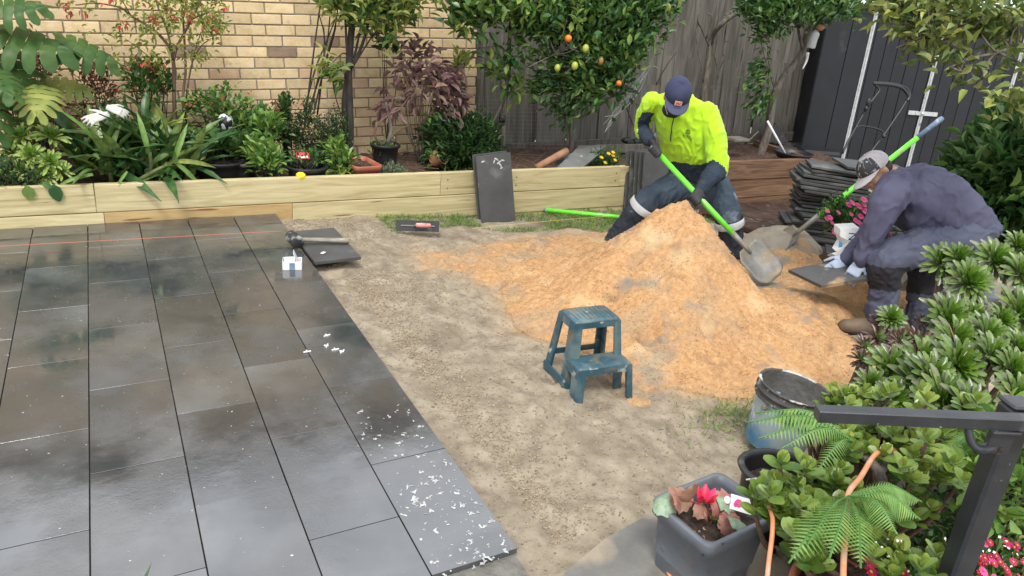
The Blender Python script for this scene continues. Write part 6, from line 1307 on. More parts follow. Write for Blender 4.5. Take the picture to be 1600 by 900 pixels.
for sg in (-1, 1):
    mb = MB(); pan(mb, [sp3(sg*ht_, ytf, H-.01), sp3(sg*ht_, ytb, H-.01), sp3(sg*ht_*1.02, ytb+.002, H-.045), sp3(sg*ht_*1.02, ytf-.002, H-.045)], .006*sg); mb.build('side_apron', M_stool, ss)
    mb = MB(); beam(mb, sp3(sg*hw*1.0, ytf-.03, .055), sp3(sg*hw*1.03, yb1-.005, .055), .008, .040); mb.build('side_rung', M_stool, ss)
    mb = MB(); pan(mb, [sp3(sg*hw*.93, -.005, hb-.008), sp3(sg*hw*.93, ytf, hb-.008), sp3(sg*hw*.95, ytf, hb-.05), sp3(sg*hw*.95, -.008, hb-.05)], .005*sg); mb.build('side_apron', M_stool, ss)
mb = MB(); beam(mb, sp3(-hw*.95, yb1-.012, .12), sp3(hw*.95, yb1-.012, .12), .008, .03); mb.build('back_rung', M_stool, ss)

# ---- bucket with dried cement
bk = thing('bucket', 'tilted blue builder\'s bucket caked with dried cement', 'bucket', gz(1220, 690, -.06)); bc = gz(1222, 706, -.06); tilt = rotm((0, 1, 0), .10)@rotm((1, 0, 0), .05)
bc = bc+V(.01, .06, .005); br_, bh = .146, .285
M_blue = mat('blue_bucket', [(.04, .16, .30), (.05, .20, .36)], scale=4, rough=.45, spots=[((.26, .32, .33), 3.2, .39, .10, 8), ((.55, .56, .54), 9, .58, .08, 7), ((.10, .24, .30), 14, .62, .06, 5)], bump=.001)
mb = MB(); mb.lathe([(br_*.84, 0), (br_*.86, .004), (br_*.93, bh*.45), (br_*.985, bh*.78)], bc, 40, R=tilt); mb.build('body', M_blue, bk, True)
mb = MB(); mb.lathe([(br_*.98, bh*.76), (br_*1.05, bh*.765), (br_*1.06, bh*.79), (br_*1.00, bh*.80), (br_*1.01, bh*.86), (br_*1.07, bh*.87), (br_*1.075, bh*.895), (br_*1.02, bh*.90), (br_*1.03, bh*.975), (br_*1.065, bh*.985), (br_*1.06, bh), (br_*.99, bh), (br_*.975, bh*.985)], bc, 40, R=tilt)
v = mb.v[0]; nz = fbm(v[:, 0]*45, v[:, 1]*45, v[:, 2]*45, 3); c0 = v.mean(0); dv = (v-c0)*V(1, 1, 0); dv /= np.linalg.norm(dv, axis=1)[:, None]+1e-9; mb.v[0] = v+dv*nz[:, None]*.0022
M_cr = mat('cement_crust', [(.035, .035, .034), (.09, .088, .082)], scale=7, rough=.85, bump=.006, bscale=45, spots=[((.50, .50, .47), 10, .53, .06, 8), ((.32, .31, .29), 24, .60, .06, 6)]); mb.build('crusted_rim', M_cr, bk, True)
bt_ = lambda x, y, z: bc+tilt@V(x, y, z)
q = MB(); q.lathe([(br_*.975, bh*.985), (br_*.95, bh*.9), (br_*.90, bh*.35), (.001, bh*.34)], bc, 40, R=tilt); q.build('inner_mortar', mat('old_mortar', [(.06, .058, .054), (.12, .115, .105)], scale=12, rough=.8, bump=.008, bscale=35, spots=[((.42, .41, .39), 11, .60, .06, 7)]), bk, True)
mb = MB(); mb.tube([bt_(-.03, .02, bh*.35), bt_(-.035, .045, bh*.82)], [.010, .010], 8); mb.build('stirring_rod', M_blueg, bk, True)
mb = MB(); mb.lathe([(.012, 0), (.012, .012), (.008, .014), (.001, .014)], bt_(-br_*1.02, 0, bh*.7), 8, R=tilt@rotm((0, 1, 0), -pi/2)); mb.build('handle_lug', M_steel, bk)
mb = MB(); mb.tube([bt_(br_*1.0, -.02, bh*.80), bt_(br_*.8, -.10, bh*.68), bt_(br_*.2, -.145, bh*.60), bt_(-br_*.5, -.13, bh*.62), bt_(-br_*1.04, -.0, bh*.72)], .0028, 6, smooth=6); mb.build('wire_handle', M_steel, bk, True)

# ---- black oval tub of soil
tb = gz(1225, 800, -.05); tb = gz(1224, 735, .2); tb[2] = -.05
t = pot('empty oval black tub of bark mix behind the grey pot', tb, .130, .25, M_black, k=40, sx=1.18, sy=.92, tilt=zrot(-.5)@rotm((0, 1, 0), .05), soilz=.72, rim=.016, rimh=.022)
mb = MB(); mb.box(gd(1178, 748, 2.02), (.012, .06, .004), R=zrot(-.2)@rotm((1, 0, 0), -.7)); mb.build('white_tag', M_white, t)

# ---- grey pot with cyclamen
TLc, TRc, FRc, FLc = gz(1034, 772, .235), gz(1140, 740, .235), gz(1196, 803, .235), gz(1098, 862, .235)
c4 = (TLc+TRc+FRc+FLc)/4; ex_ = ((FRc-FLc)+(TRc-TLc)); ex_ /= np.linalg.norm(ex_); a_ = math.atan2(ex_[1], ex_[0]); wx = (np.linalg.norm(FRc-FLc)+np.linalg.norm(TRc-TLc))/2; wy = (np.linalg.norm(TLc-FLc)+np.linalg.norm(TRc-FRc))/2
gp = trough('slate grey square plastic pot with a drooping pink cyclamen', V(c4[0], c4[1], -.045), wx, wy, .28, M_potgrey, zrot(a_), rim=.020, soilz=.78, name='flower_pot', taper=.80, rr=.13)
cyl = thing('cyclamen', 'pink flowered cyclamen with curled marbled leaves in the grey pot', 'flower', V(c4[0], c4[1], .2))
M_cylt = mat('cyclamen_top', [(.12, .20, .11), (.30, .38, .28)], scale=45, rough=.6, tint=.3); M_cylb = mat('cyclamen_underside', [(.33, .13, .10), (.52, .28, .22)], scale=30, rough=.6, tint=.25, transl=.2); M_cst = mat('cyclamen_stalk', [(.35, .08, .09)], rough=.5)
def heart(C, D, U, sz_, m, seed=0, curl=.5):
    r = np.random.default_rng(seed); n = 10; v = []; f = []
    for i in range(n):
        u = i/(n-1); wd = (sin(pi*min(1, u*.82+.16))**.7)*.55*(1+.12*sin(u*19+seed))
        for j in range(-3, 4): q = j/3; v.append((q*wd, u-.12*(1-abs(q))*(u < .12), -curl*(q*wd)**2*1.6-curl*.5*u*u+.03*sin(u*9+q*5+seed)))
    for i in range(n-1):
        for j in range(6): a = i*7+j; f.append((a, a+1, a+8, a+7))
    s_, d_, u_ = frame(D, U); mb = MB(); mb.add(np.array(v)*sz_@np.stack([s_, d_, u_], 1).T+np.asarray(C), f, t=float(r.random())); return mb.build('leaf', m, cyl, True)
cp = lambda px, py, z: gz(px, py, z)
cb = cp(1108, 812, .18)
for i, (px, py, z, D, U, s_z, m, cu_) in enumerate(((1050, 772, .27, (-.9, -.2, -.12), (0, 0, 1), .075, M_cylt, .9), (1062, 775, .27, (-.5, -.5, .25), (0, -.8, .6), .075, M_cylb, .4), (1078, 782, .27, (-.1, -.3, .7), (0, -1, .2), .07, M_cylb, .5), (1080, 778, .27, (-.8, .1, .1), (0, -.7, .8), .07, M_cylb, .4), (1118, 772, .26, (.8, -.5, -.2), (0, .1, 1), .08, M_cylt, .6), (1115, 790, .24, (.9, -.35, -.1), (0, -.9, .5), .09, M_cylb, .5), (1140, 810, .24, (.8, -.5, -.15), (0, .1, 1), .065, M_cylt, .5), (1128, 808, .22, (.5, -.6, -.3), (0, -.9, .4), .075, M_cylb, .5), (1088, 788, .25, (.3, -.5, -.3), (0, -.7, .6), .05, M_cylb, .6))): heart(cp(px, py, z), V(*D), V(*U), s_z, m, i, cu_)
st = MB()
for px, py, z in ((1050, 772, .27), (1062, 775, .27), (1078, 782, .27), (1118, 772, .26), (1115, 790, .24), (1140, 810, .24), (1088, 788, .25), (1100, 770, .27)): p = cp(px, py, z); st.tube([cb+rng.normal(0, .008, 3), (cb+p)/2+V(0, 0, .02), p], [.0025, .002, .002], 6, smooth=4)
st.build('stalks', M_cst, cyl, True, kind='stuff')
mb = MB(); T = leaf_t([.3, .8, 1.0, .9, .5, .15], fold=.3, droop=-.25); fc = cp(1101, 782, .255)
for i in range(7): a = 2*pi*i/7; leaves(mb, [fc+V(cos(a), sin(a), 0)*.004], [(cos(a)*.45, sin(a)*.45, 1)], V(.046,), V(.030,), T, up=V(cos(a), sin(a), .2).reshape(1, 3), t=[rng.random()])
mb.build('bloom', mat('cyclamen_pink', [(.72, .02, .09), (.85, .08, .2)], scale=30, rough=.45, tint=.2, transl=.25), cyl, True)
mb = MB(); pts = [cp(px+rng.normal(0, 3), py+rng.normal(0, 2), .19) for px, py in ((1090, 803), (1085, 800), (1110, 812), (1116, 815), (1125, 817), (1130, 815), (1135, 820), (1150, 815), (1108, 808), (1120, 820))]
clump(mb, pts, 3, .006, .017, .015, T_ROUND, upb=1.0); mb.build('young_leaves', L_mid, cyl, kind='stuff')
mb = MB(); mb.tube([cp(1104, 815, .20), cp(1100, 800, .235)], [.007, .003], 7); mb.build('bud', M_cylb, cyl, True)
tg_ = thing('plant_tag', 'white care tag with a pink flower picture stuck in the grey pot', 'plant tag', cp(1158, 795, .2)); C = cp(1158, 788, .245); s_, d_, u_ = frame((.75, -.55, -.15), (-.3, -.7, .9)); R = np.stack([s_, d_, u_], 1)
mb = MB(); mb.bbox(C, (.048, .070, .0015), R=R, b=.0005); mb.build('card', M_white, tg_); mb = MB(); mb.lathe([(.0008, 0), (.014, 0)], C+u_*.0013-d_*.008, 7, R=R, cap=False); mb.ball(C+u_*.001-d_*.018+s_*.006, (.009, .007, .0008), 8, 4, R=R); mb.build('picture', M_pink, tg_); mb = MB(); mb.ball(C-d_*.045+u_*.002, (.014, .012, .003), 10, 4, R=R); mb.build('tab', M_white, tg_, True)
# terracotta trough in the corner
trough('terracotta coloured plastic trough at the bottom edge under the fern', V(.745, -2.06, -.045), .30, .22, .20, M_terra, zrot(.45), rr=.3)

# ---- hoses
def hose(label, pts, r=.0085): mb = MB(); mb.tube(pts, r, 9, smooth=8); return tag(mb.build('orange_hose', M_hose, None, True), label, 'hose')
hose('orange hose curling over the path beside the grey pot', [gz(1030, 815, -.005), gz(1037, 824, 0), gz(1033, 850, 0), gz(1036, 878, 0), gz(1050, 905, 0), gz(1062, 940, 0)], .007)
hose('orange hose climbing through the fern and jade plant', [gd(1318, 930, 1.45), gd(1318, 880, 1.5), gd(1323, 805, 1.6), gd(1326, 770, 1.68), gd(1345, 745, 1.75), gd(1366, 712, 1.9), gd(1385, 703, 2.0), gd(1425, 703, 2.1), gd(1456, 684, 2.2), gd(1470, 672, 2.3)], .0064)
hose('short length of orange hose rising left of the terracotta trough', [gd(1196, 930, 1.6), gd(1201, 880, 1.62), gd(1207, 830, 1.66), gd(1205, 800, 1.72), gd(1190, 775, 1.8)], .0055)

# ---- handrail
hr = thing('handrail', 'charcoal steel handrail and post in the right foreground', 'handrail', V(.2, -2.5, 0))
dp = 1.45; rA = gd(1276, 646, dp+.02); rB = gd(1600, 660, dp-.01); rd = (rB-rA)/np.linalg.norm(rB-rA); rA2 = rA; rB2 = rB+rd*1.2
mb = MB(); beam(mb, rA2, rB2, .032, .026, up=UPV); o = mb.build('rail', M_rail, hr)
mb = MB(); P1 = gd(1590, 634, dp+.045); P0 = P1-V(-.014, .020, .999)*1.1; sdx = rd; 
pa = zrot(.12)@rd; UPP = UPV*.35+V(0, 0, .65); UPP /= np.linalg.norm(UPP); pa = pa-UPP*(pa@UPP); pa /= np.linalg.norm(pa); Rp = np.stack([pa, np.cross(UPP, pa), UPP], 1)
mb.bbox((P1+P0)/2, (.052, .052, np.linalg.norm(P1-P0)), R=Rp, b=.006); mb.build('post', M_rail, hr)
mb = MB(); mb.bbox(P1+UPV*.006, (.055, .055, .010), R=Rp, b=.004); mb.build('post_cap', M_rail, hr)
mb = MB(); B0 = gd(1515, 668, dp+.0); mb.tube([gd(1512, 664, dp), gd(1517, 690, dp), gd(1530, 701, dp), gd(1550, 697, dp+.01), gd(1566, 686, dp+.02)], .0115, 8, smooth=6, flat=.7); mb.build('bracket_arm', M_rail, hr, True)
mb = MB(); mb.bbox(gd(1562, 692, dp-.0), (.05, .006, .05), R=Rp, b=.002); mb.bbox(gd(1562, 668, dp-.0), (.06, .05, .006), R=Rp, b=.002); mb.build('bracket_plate', M_rail, hr, kind='stuff')
mb = MB(); 
for px, py in ((1561, 712), (1566, 705)): mb.lathe([(.006, 0), (.006, .004), (.001, .005)], gd(px-3, py-3, dp-.02), 6, R=np.stack([Rp[:, 0], Rp[:, 2], -Rp[:, 1]], 1))
mb.build('screws', M_screw, hr, kind='stuff')
# ================================================================== PEOPLE
M_skin = mat('skin', [(.42, .22, .13), (.50, .28, .18)], scale=20, rough=.55, bump=.0005, bscale=200)
M_hair = mat('dark_hair', [(.012, .009, .008), (.03, .022, .018)], scale=40, rough=.6, bump=.003, bscale=90)
M_hi = mat('hi_vis_yellow', [(.33, .58, .005), (.42, .70, .009)], scale=6, rough=.85, bump=.0012, bscale=160, sheen=.3)
M_navy = mat('navy_fleece', [(.012, .022, .038), (.022, .036, .058)], scale=7, rough=.9, bump=.0012, bscale=120)
M_jean = mat('worn_work_trousers', [(.022, .036, .055), (.05, .075, .105)], scale=5, rough=.85, bump=.001, bscale=140, spots=[((.20, .25, .29), 5.5, .60, .14, 6)])
M_dnav = mat('dark_work_trousers', [(.010, .014, .026), (.022, .028, .045)], scale=8, rough=.85, bump=.001, bscale=120, spots=[((.10, .10, .10), 9, .66, .08, 6)])
M_refl = mat('reflective_band', [(.42, .43, .44), (.55, .56, .56)], scale=12, rough=.45, spots=[((.30, .27, .23), 10, .58, .12, 6)])
M_capb = mat('navy_cap', [(.022, .028, .068), (.036, .044, .10)], scale=10, rough=.85, bump=.0008, bscale=220)
M_capbr = mat('faded_brim', [(.045, .052, .105), (.065, .072, .13)], scale=10, rough=.85, bump=.0008, bscale=220)
M_patch = mat('salmon_patch', [(.60, .28, .19)], rough=.8)
M_purp = mat('purple_navy_shirt', [(.052, .052, .092), (.078, .077, .132)], scale=3, rough=.85, bump=.0007, bscale=180)
M_ptr = mat('blue_grey_trousers', [(.048, .055, .092), (.076, .084, .125)], scale=4, rough=.82, bump=.0007, bscale=180)
M_knee = mat('black_knee_panel', [(.008, .008, .012), (.016, .016, .022)], scale=8, rough=.8)
M_gl = mat('pale_blue_glove', [(.24, .32, .44), (.38, .44, .52)], scale=14, rough=.75, bump=.001, bscale=90, spots=[((.06, .12, .30), 11, .56, .08, 5)])
M_glk = mat('black_glove', [(.010, .010, .012), (.03, .03, .032)], scale=16, rough=.7, bump=.001, bscale=80)
M_boot = mat('dusty_boot', [(.06, .045, .03), (.17, .125, .08)], scale=9, rough=.75, bump=.0015, bscale=60, spots=[((.34, .22, .125), 7, .55, .10, 6)])
M_sole = mat('boot_sole', [(.02, .018, .016), (.06, .05, .04)], scale=12, rough=.8)
M_capg = mat('grey_cap_cloth', [(.34, .32, .33), (.46, .43, .44)], scale=9, rough=.85, bump=.0008, bscale=200)
M_capk = mat('dark_cap_front', [(.018, .018, .020), (.05, .05, .055)], scale=9, rough=.7, spots=[((.35, .35, .36), 32, .60, .04, 4)])

def rl(mb, rows, k=22, p=2.3):
    """loft of superellipse rings: (centre, side vector, depth vector, a, b)"""
    R = []
    for c, s_, d_, a, b in rows:
        s_ = np.asarray(s_, float)/np.linalg.norm(s_); d_ = np.asarray(d_, float)/np.linalg.norm(d_); t = np.arange(k)*2*pi/k
        x = np.sign(np.cos(t))*np.abs(np.cos(t))**(2/p); y = np.sign(np.sin(t))*np.abs(np.sin(t))**(2/p)
        R.append(np.asarray(c)+a*x[:, None]*s_+b*y[:, None]*d_)
    return mb.loft(R)
def limb(mb, pts, rad, k=16, sm=4):
    mb.tube(pts, rad, k, smooth=sm)
    for p, r in zip(pts, rad): mb.ball(p, r*1.0, 14, 9)
def wrinkle(amp, f1=7, f2=20, seed=0, stretch=(1, 1, .35)):
    st_ = np.array(stretch)
    def fn(v, n):
        q = v*st_; a = fbm(q[:, 0]*f1+seed, q[:, 1]*f1, q[:, 2]*f1, 3); b = 1-2*np.abs(vnoise(v[:, 0]*f2+seed+3*a, v[:, 1]*f2, v[:, 2]*f2*.9)); c = 1-2*np.abs(vnoise(q[:, 0]*f2*.55+seed+9+2*a, q[:, 1]*f2*.55, v[:, 2]*f2*.8))
        e = np.maximum(0, 1-2.2*np.abs(vnoise(v[:, 0]*f2*1.5+seed+21+2.5*a, v[:, 1]*f2*1.5, v[:, 2]*f2*.75+2*a)))**2
        return v+n*(amp*(.75*a+.30*b+.45*c+1.15*e-.4))[:, None]
    return fn
def segd(c, A, B):
    """parameter along and distance from a segment"""
    d = B-A; L = d@d; t = np.clip((c-A)@d/L, 0, 1); return t, np.linalg.norm(c-(A+t[:, None]*d), axis=1)
def head(mb, C, s, f, u, k=1.0):
    P = lambda a, b, c: C+(s*a+f*b+u*c)*k
    R = np.stack([s, f, u], 1)
    mb.ball(P(0, -.012, .028), np.array([.074, .094, .086])*k, 18, 12, R=R); mb.ball(P(0, .030, -.030), np.array([.060, .062, .078])*k, 16, 10, R=R)
    mb.ball(P(0, .060, -.088), np.array([.030, .026, .024])*k, 12, 8, R=R); mb.ball(P(0, .080, .020), np.array([.052, .018, .016])*k, 12, 8, R=R)
    mb.tube([P(0, .086, .015), P(0, .102, -.012), P(0, .112, -.032)], [.009*k, .012*k, .015*k], 8)
    for sg in (-1, 1):
        mb.ball(P(.013*sg, .098, -.036), np.array([.009, .010, .008])*k, 8, 6, R=R); mb.ball(P(.042*sg, .062, -.035), np.array([.022, .022, .026])*k, 10, 8, R=R)
        mb.ball(P(.080*sg, -.008, -.008), np.array([.010, .020, .031])*k, 10, 8, R=R@rotm((0, 0, 1), .25*sg)); mb.ball(P(.076*sg, .002, -.030), np.array([.008, .012, .014])*k, 8, 6, R=R)
    mb.ball(P(0, .090, -.060), np.array([.022, .009, .006])*k, 10, 6, R=R); mb.ball(P(0, .088, -.071), np.array([.019, .009, .007])*k, 10, 6, R=R)
def eyes(C, s, f, u, t, k=1.0):
    for sg in (-1, 1):
        mb = MB(); mb.ball(C+(s*.030*sg+f*.083-u*.002)*k, .0125*k, 12, 8); mb.build('eye', M_white, t, True)
        mb = MB(); mb.tube([C+(s*(.030*sg-.020)+f*.094+u*.018)*k, C+(s*.030*sg+f*.100+u*.024)*k, C+(s*(.030*sg+.020)+f*.090+u*.019)*k], .0035*k, 6); mb.build('eyebrow', M_hair, t, True)
def cap(C, s, f, u, t, mdome, mbrim, k=1.0, mfront=None, band=None, brimtilt=-.15, brimL=.078):
    P = lambda a, b, c: C+(s*a+f*b+u*c)*k
    ns = 24; rows = []; mb = MB()
    for i in range(12):
        th = (pi/2)*i/11.0; r = cos(th)**.85 if i < 11 else .015; z = sin(th); t_ = np.arange(ns)*2*pi/ns
        rows.append(np.array([P(.088*r*cos(a), -.010+.108*r*sin(a), .020+.088*z+.0016*(abs((a*6/(2*pi)) % 1-.5) < .06)*0) for a in t_]))
    rows = [np.array([P(.086*cos(a), -.010+.106*sin(a), .004) for a in np.arange(ns)*2*pi/ns])]+rows
    mb.loft(rows, cap=False)
    if mfront is not None:
        mb.m = [1 if (np.mean([mb.v[0][j] for j in q], 0)-C)@f > .012*k and (np.mean([mb.v[0][j] for j in q], 0)-C)@u < .100*k else 0 for q in mb.f]
        mb.build('cap_dome', [mdome, mfront], t, True)
    else: mb.build('cap_dome', mdome, t, True)
    q = MB(); 
    for i in range(6):
        a = pi*i/6; q.tube([P(.0895*cos(a)*r, -.010+.1095*sin(a)*r, .020+.0895*math.sqrt(max(0, 1-abs(r)**2.2))) for r in np.linspace(-1, 1, 15)], .0011*k, 4)
    q.ball(P(0, -.01, .110), .006*k, 8, 5); q.build('cap_seams', mbrim, t, kind='stuff')
    mb = MB(); nu, nv = 6, 13; v = []
    for i in range(nu):
        for j in range(nv):
            a = radians(18+144*j/(nv-1)); x = .086*cos(a); y = -.010+.106*sin(a); w_ = sin(pi*(j+.0)/(nv-1))**.55 if 0 < j < nv-1 else 0; e = brimL*w_*i/(nu-1)
            v.append(P(x*(1+.12*i/(nu-1)*w_), y+e, .010+brimtilt*e-.25*(x/.086)**2*.055*i/(nu-1)*w_))
    v = np.array(v); n0 = len(v); F = [(i*nv+j, i*nv+j+1, (i+1)*nv+j+1, (i+1)*nv+j) for i in range(nu-1) for j in range(nv-1)]
    v = np.concatenate([v, v-u*.003*k]); mb.add(v, F+[tuple(x+n0 for x in q[::-1]) for q in F]+[((nu-1)*nv+j, (nu-1)*nv+j+1, (nu-1)*nv+j+1+n0, (nu-1)*nv+j+n0) for j in range(nv-1)]); mb.build('cap_brim', mbrim, t, True)
def boot(ank, toe, up, m, t, k=1.0, h=.14, w_=.046):
    ank = np.asarray(ank, float); toe = np.asarray(toe, float); d = toe-ank; d -= up*(d@up); d /= np.linalg.norm(d); s_ = np.cross(d, up); base = ank-up*.085*k
    mb = MB(); limb(mb, [ank+up*.06*k, ank, base+d*.0+up*.045*k], [.052*k, .054*k, .050*k]); limb(mb, [base-d*.035*k+up*.042*k, base+d*.06*k+up*.045*k, base+d*.14*k+up*.036*k, base+d*.185*k+up*.034*k], [.042*k, .048*k, .046*k, .038*k])
    remesh(mb, 'boot', m, t, .007, post=lambda v, n: np.where(((v-base)@up < .010)[:, None], v+up*(.010-(v-base)@up)[:, None], v)+n*.0015*fbm(v[:, 0]*40, v[:, 1]*40, v[:, 2]*40, 2)[:, None])
    mb = MB(); P = []
    for a in np.arange(20)*2*pi/20: x = cos(a); y = sin(a); P.append((.068+.150*x if True else 0, (w_+.004*(x > 0))*y*(1 if abs(x) < .75 else .9)))
    R0 = [base+d*(a*k)+s_*b*k for a, b in P]; mb.loft([R0, [p+up*.022*k for p in R0], [p*1.0+up*.028*k for p in [base+d*((a-.068)*.96+.068)*k+s_*b*.95*k for a, b in P]]]); mb.build('sole', M_sole, t, True)
    for i in range(4):
        q = base+d*(.035+.022*i)*k+up*(.098-.012*i)*k; mb = MB(); mb.tube([q-s_*.026*k-up*.012*k, q-s_*.012*k, q+s_*.012*k, q+s_*.026*k-up*.012*k], .0032*k, 6, smooth=3); mb.build('lace', M_capbr, t, True)
UPW = V(0, 0, 1)

# ---------------------------------------------------------------- man in yellow
pA = thing('person', 'man in a bright yellow and navy jumper and blue cap bending forward and shovelling', 'person', gz(1085, 390, -.1))
hipc = gd(1092, 284, 5.70); shL, shR = gd(1016, 157, 5.42), gd(1107, 174, 5.34); sideA = shR-shL; sideA /= np.linalg.norm(sideA)
hL, hR = gd(1072, 284, 5.72), gd(1113, 282, 5.68); kL, kR = gd(1010, 317, 5.60), gd(1137, 332, 5.48); aL, aR = gd(962, 373, 5.80), gd(1147, 396, 5.62)
eL, wL_ = gd(1004, 203, 5.60), gd(1013, 219, 5.34); eR, wR = gd(1121, 262, 5.30), gd(1094, 296, 5.17)
neck = gd(1063, 152, 5.40); hA = gd(1057, 153, 5.06)
tw = -_fw*V(1, 1, 0); tw /= np.linalg.norm(tw); sA = -sideA*V(1, 1, 0); sA /= np.linalg.norm(sA)
fA = tw*cos(radians(42))-UPW*sin(radians(42)); fA = fA-.06*CR; fA /= np.linalg.norm(fA); sAh = np.cross(fA, tw*sin(radians(48))+UPW*cos(radians(48))); sAh /= np.linalg.norm(sAh); uA = np.cross(sAh, fA)
mb = MB(); head(mb, hA, sAh, fA, uA); limb(mb, [neck+V(0, 0, -.02), (neck+hA)/2+uA*-.03, hA-uA*.03-fA*.02], [.062, .056, .058])
rl(mb, [(hipc, sideA, _fw, .14, .09), (gd(1082, 245, 5.55), sideA, _fw, .13, .09), (gd(1070, 205, 5.44), sideA, _fw, .16, .10), (gd(1068, 178, 5.40), sideA, _fw, .15, .07)])
limb(mb, [shL, eL, wL_], [.05, .038, .026]); limb(mb, [shR, eR, wR], [.05, .038, .026])
limb(mb, [hL, kL, aL], [.075, .052, .035]); limb(mb, [hR, kR, aR], [.075, .052, .035]); remesh(mb, 'body', M_skin, pA, .010, smooth=2); eyes(hA, sAh, fA, uA, pA)
# jumper
mb = MB(); dpt = -_fw
cW = gd(1080, 256, 5.58)
rl(mb, [(gd(1090, 290, 5.68), sideA, dpt, .170, .135), (gd(1086, 274, 5.64), sideA, dpt, .190, .150), (gd(1077, 250, 5.56), sideA, dpt, .200, .160), (gd(1071, 220, 5.49), sideA, dpt, .205, .160), (gd(1067, 192, 5.44), sideA, dpt, .214, .150), (gd(1065, 170, 5.40), sideA, dpt, .208, .122), (gd(1063, 155, 5.39), sideA, dpt, .165, .100), (gd(1062, 147, 5.37), sideA, dpt, .085, .080)])
limb(mb, [gd(1019, 161, 5.42), gd(1008, 180, 5.50), eL, (eL+wL_)/2, wL_+(wL_-eL)*.05], [.078, .066, .058, .053, .046])
limb(mb, [gd(1104, 177, 5.34), gd(1116, 212, 5.31), eR, (eR+wR)/2, wR], [.083, .077, .070, .060, .050])
axA = gd(1066, 165, 5.38)-gd(1090, 290, 5.68); LAx = np.linalg.norm(axA); axA /= LAx; bA = gd(1090, 290, 5.68)
def mjA(c):
    s = (c-bA)@axA/LAx; lat = (c-bA)@sideA; tl, dl = segd(c, gd(1011, 185, 5.50), wL_); tr, dr = segd(c, gd(1104, 177, 5.34), eR); t2, d2 = segd(c, eR, wR); ts, ds = segd(c, gd(1086, 270, 5.6), gd(1067, 170, 5.37))
    nav = s < .345+.06*np.clip(np.abs(lat+.02)/.2, 0, 1)
    isl = dl < .09; nav = np.where(isl & (dl < ds-.05) & (c@CR < gd(1022, 168, 5.42)@CR), tl > .10, nav); isr = (np.minimum(dr, d2) < .105) & (np.minimum(dr, d2) < ds-.05)
    nav = np.where(isr, (t2 > .10) & (d2 <= dr+.02), nav); return nav.astype(int)
remesh(mb, 'jumper', [M_hi, M_navy], pA, .0095, smooth=4, post=wrinkle(.0095, 6, 13, 3), mfun=mjA)
# collar, zip, emblem
mb = MB(); cc = gd(1064, 171, 5.24); 
def onjump(px, py, d0): return gd(px, py, d0)
zp = [gd(1053, 178, 5.225), gd(1051, 188, 5.235), gd(1049, 200, 5.25), gd(1048, 213, 5.27), gd(1048, 220, 5.28)]
def snap(P, target, off=.003):
    """move a point along its sight line on to the named garment mesh"""
    from mathutils.bvhtree import BVHTree
    key = target.name
    if key not in _bvh: bpy.context.view_layer.update(); me = target.data; mw_ = V(*WL[target.name]); _bvh[key] = BVHTree.FromPolygons([tuple(np.array(v.co)+mw_) for v in me.vertices], [tuple(p.vertices) for p in me.polygons])
    d = np.asarray(P)-CAM; d /= np.linalg.norm(d); h = _bvh[key].ray_cast(Vector(CAM), Vector(d)); 
    return (np.array(h[0])-d*off, np.array(h[1])) if h[0] is not None else (np.asarray(P), -d)
_bvh = {}
jmp = [o for o in bpy.data.objects if o.name.startswith('jumper')][0]
zp = [snap(p, jmp, .002)[0] for p in [gd(x, y, 5.2) for x, y in ((1054, 181), (1052, 188), (1050, 197), (1049, 206), (1048, 214), (1048, 221))]]
mb = MB(); mb.tube(zp, [.0042]*len(zp), 6, smooth=3); mb.build('zip', M_navy, pA, True)
mb = MB()
def decal(cx, cy, shapes, tgt):
    for P in shapes:
        Q = [snap(gd(cx+x, cy+y, 5.2), tgt, .0025)[0] for x, y in P]; mb.tube(Q, .0022, 4)
decal(1075, 207, [[(3.2*cos(a)-0, 3.4*sin(a)-1) for a in np.linspace(-2.6, 2.6, 14)], [(-7, 3), (-4, -.5), (-1, -2.5), (1, 0), (-7, 3)], [(-8, 4.5), (-3, 4), (3, 6), (7, 10)], [(-6, 7), (-2, 6.5), (3, 9), (6, 13)]], jmp)
mb.build('chest_emblem', M_navy, pA, kind='stuff')
# trousers
def legs(name, mlist, rows, legL, legR, t, mfun, seed, amp=.008):
    mb = MB(); rl(mb, rows)
    for pts, rad in (legL, legR): limb(mb, pts, rad)
    return remesh(mb, name, mlist, t, .0105, smooth=4, post=wrinkle(amp, 7, 15, seed), mfun=mfun)
midL, midR = (hL+kL)/2+V(0, 0, .01), (hR+kR)/2
def mtA(c):
    t1, d1 = segd(c, kL, aL); t2, d2 = segd(c, kR, aR); return (((d1 < .12) & (t1 > .12)) | ((d2 < .12) & (t2 > .14))).astype(int)
legs('trousers', [M_jean, M_dnav], [(gd(1090, 276, 5.68), sideA, dpt, .165, .130), (gd(1092, 290, 5.70), sideA, dpt, .180, .140), (gd(1094, 302, 5.70), sideA, dpt, .150, .120)],
     ([hL+V(0, 0, -.02), midL, kL, (kL+aL)/2, aL], [.125, .118, .096, .088, .080]), ([hR+V(0, 0, -.02), midR, kR, (kR+aR)/2, aR], [.125, .118, .096, .088, .082]), pA, mtA, 5, .010)
for K, A_, nm in ((kL, aL, 'shin_band'), (kR, aR, 'shin_band')):
    d = (A_-K)/np.linalg.norm(A_-K); s_, dd, u_ = frame(d, -_fw); mb = MB(); c0 = K+d*(.01 if K is kL else .055); R_ = [.108, .112, .112, .107]; z = [0, .008, .05, .060]
    rings = [[c0+d*z[i]+(s_*cos(a)+u_*sin(a))*(R_[i]+.003*sin(3*a+i)) for a in np.arange(24)*2*pi/24] for i in range(4)]; mb.loft(rings, cap=False); mb.build(nm, M_refl, pA, True)
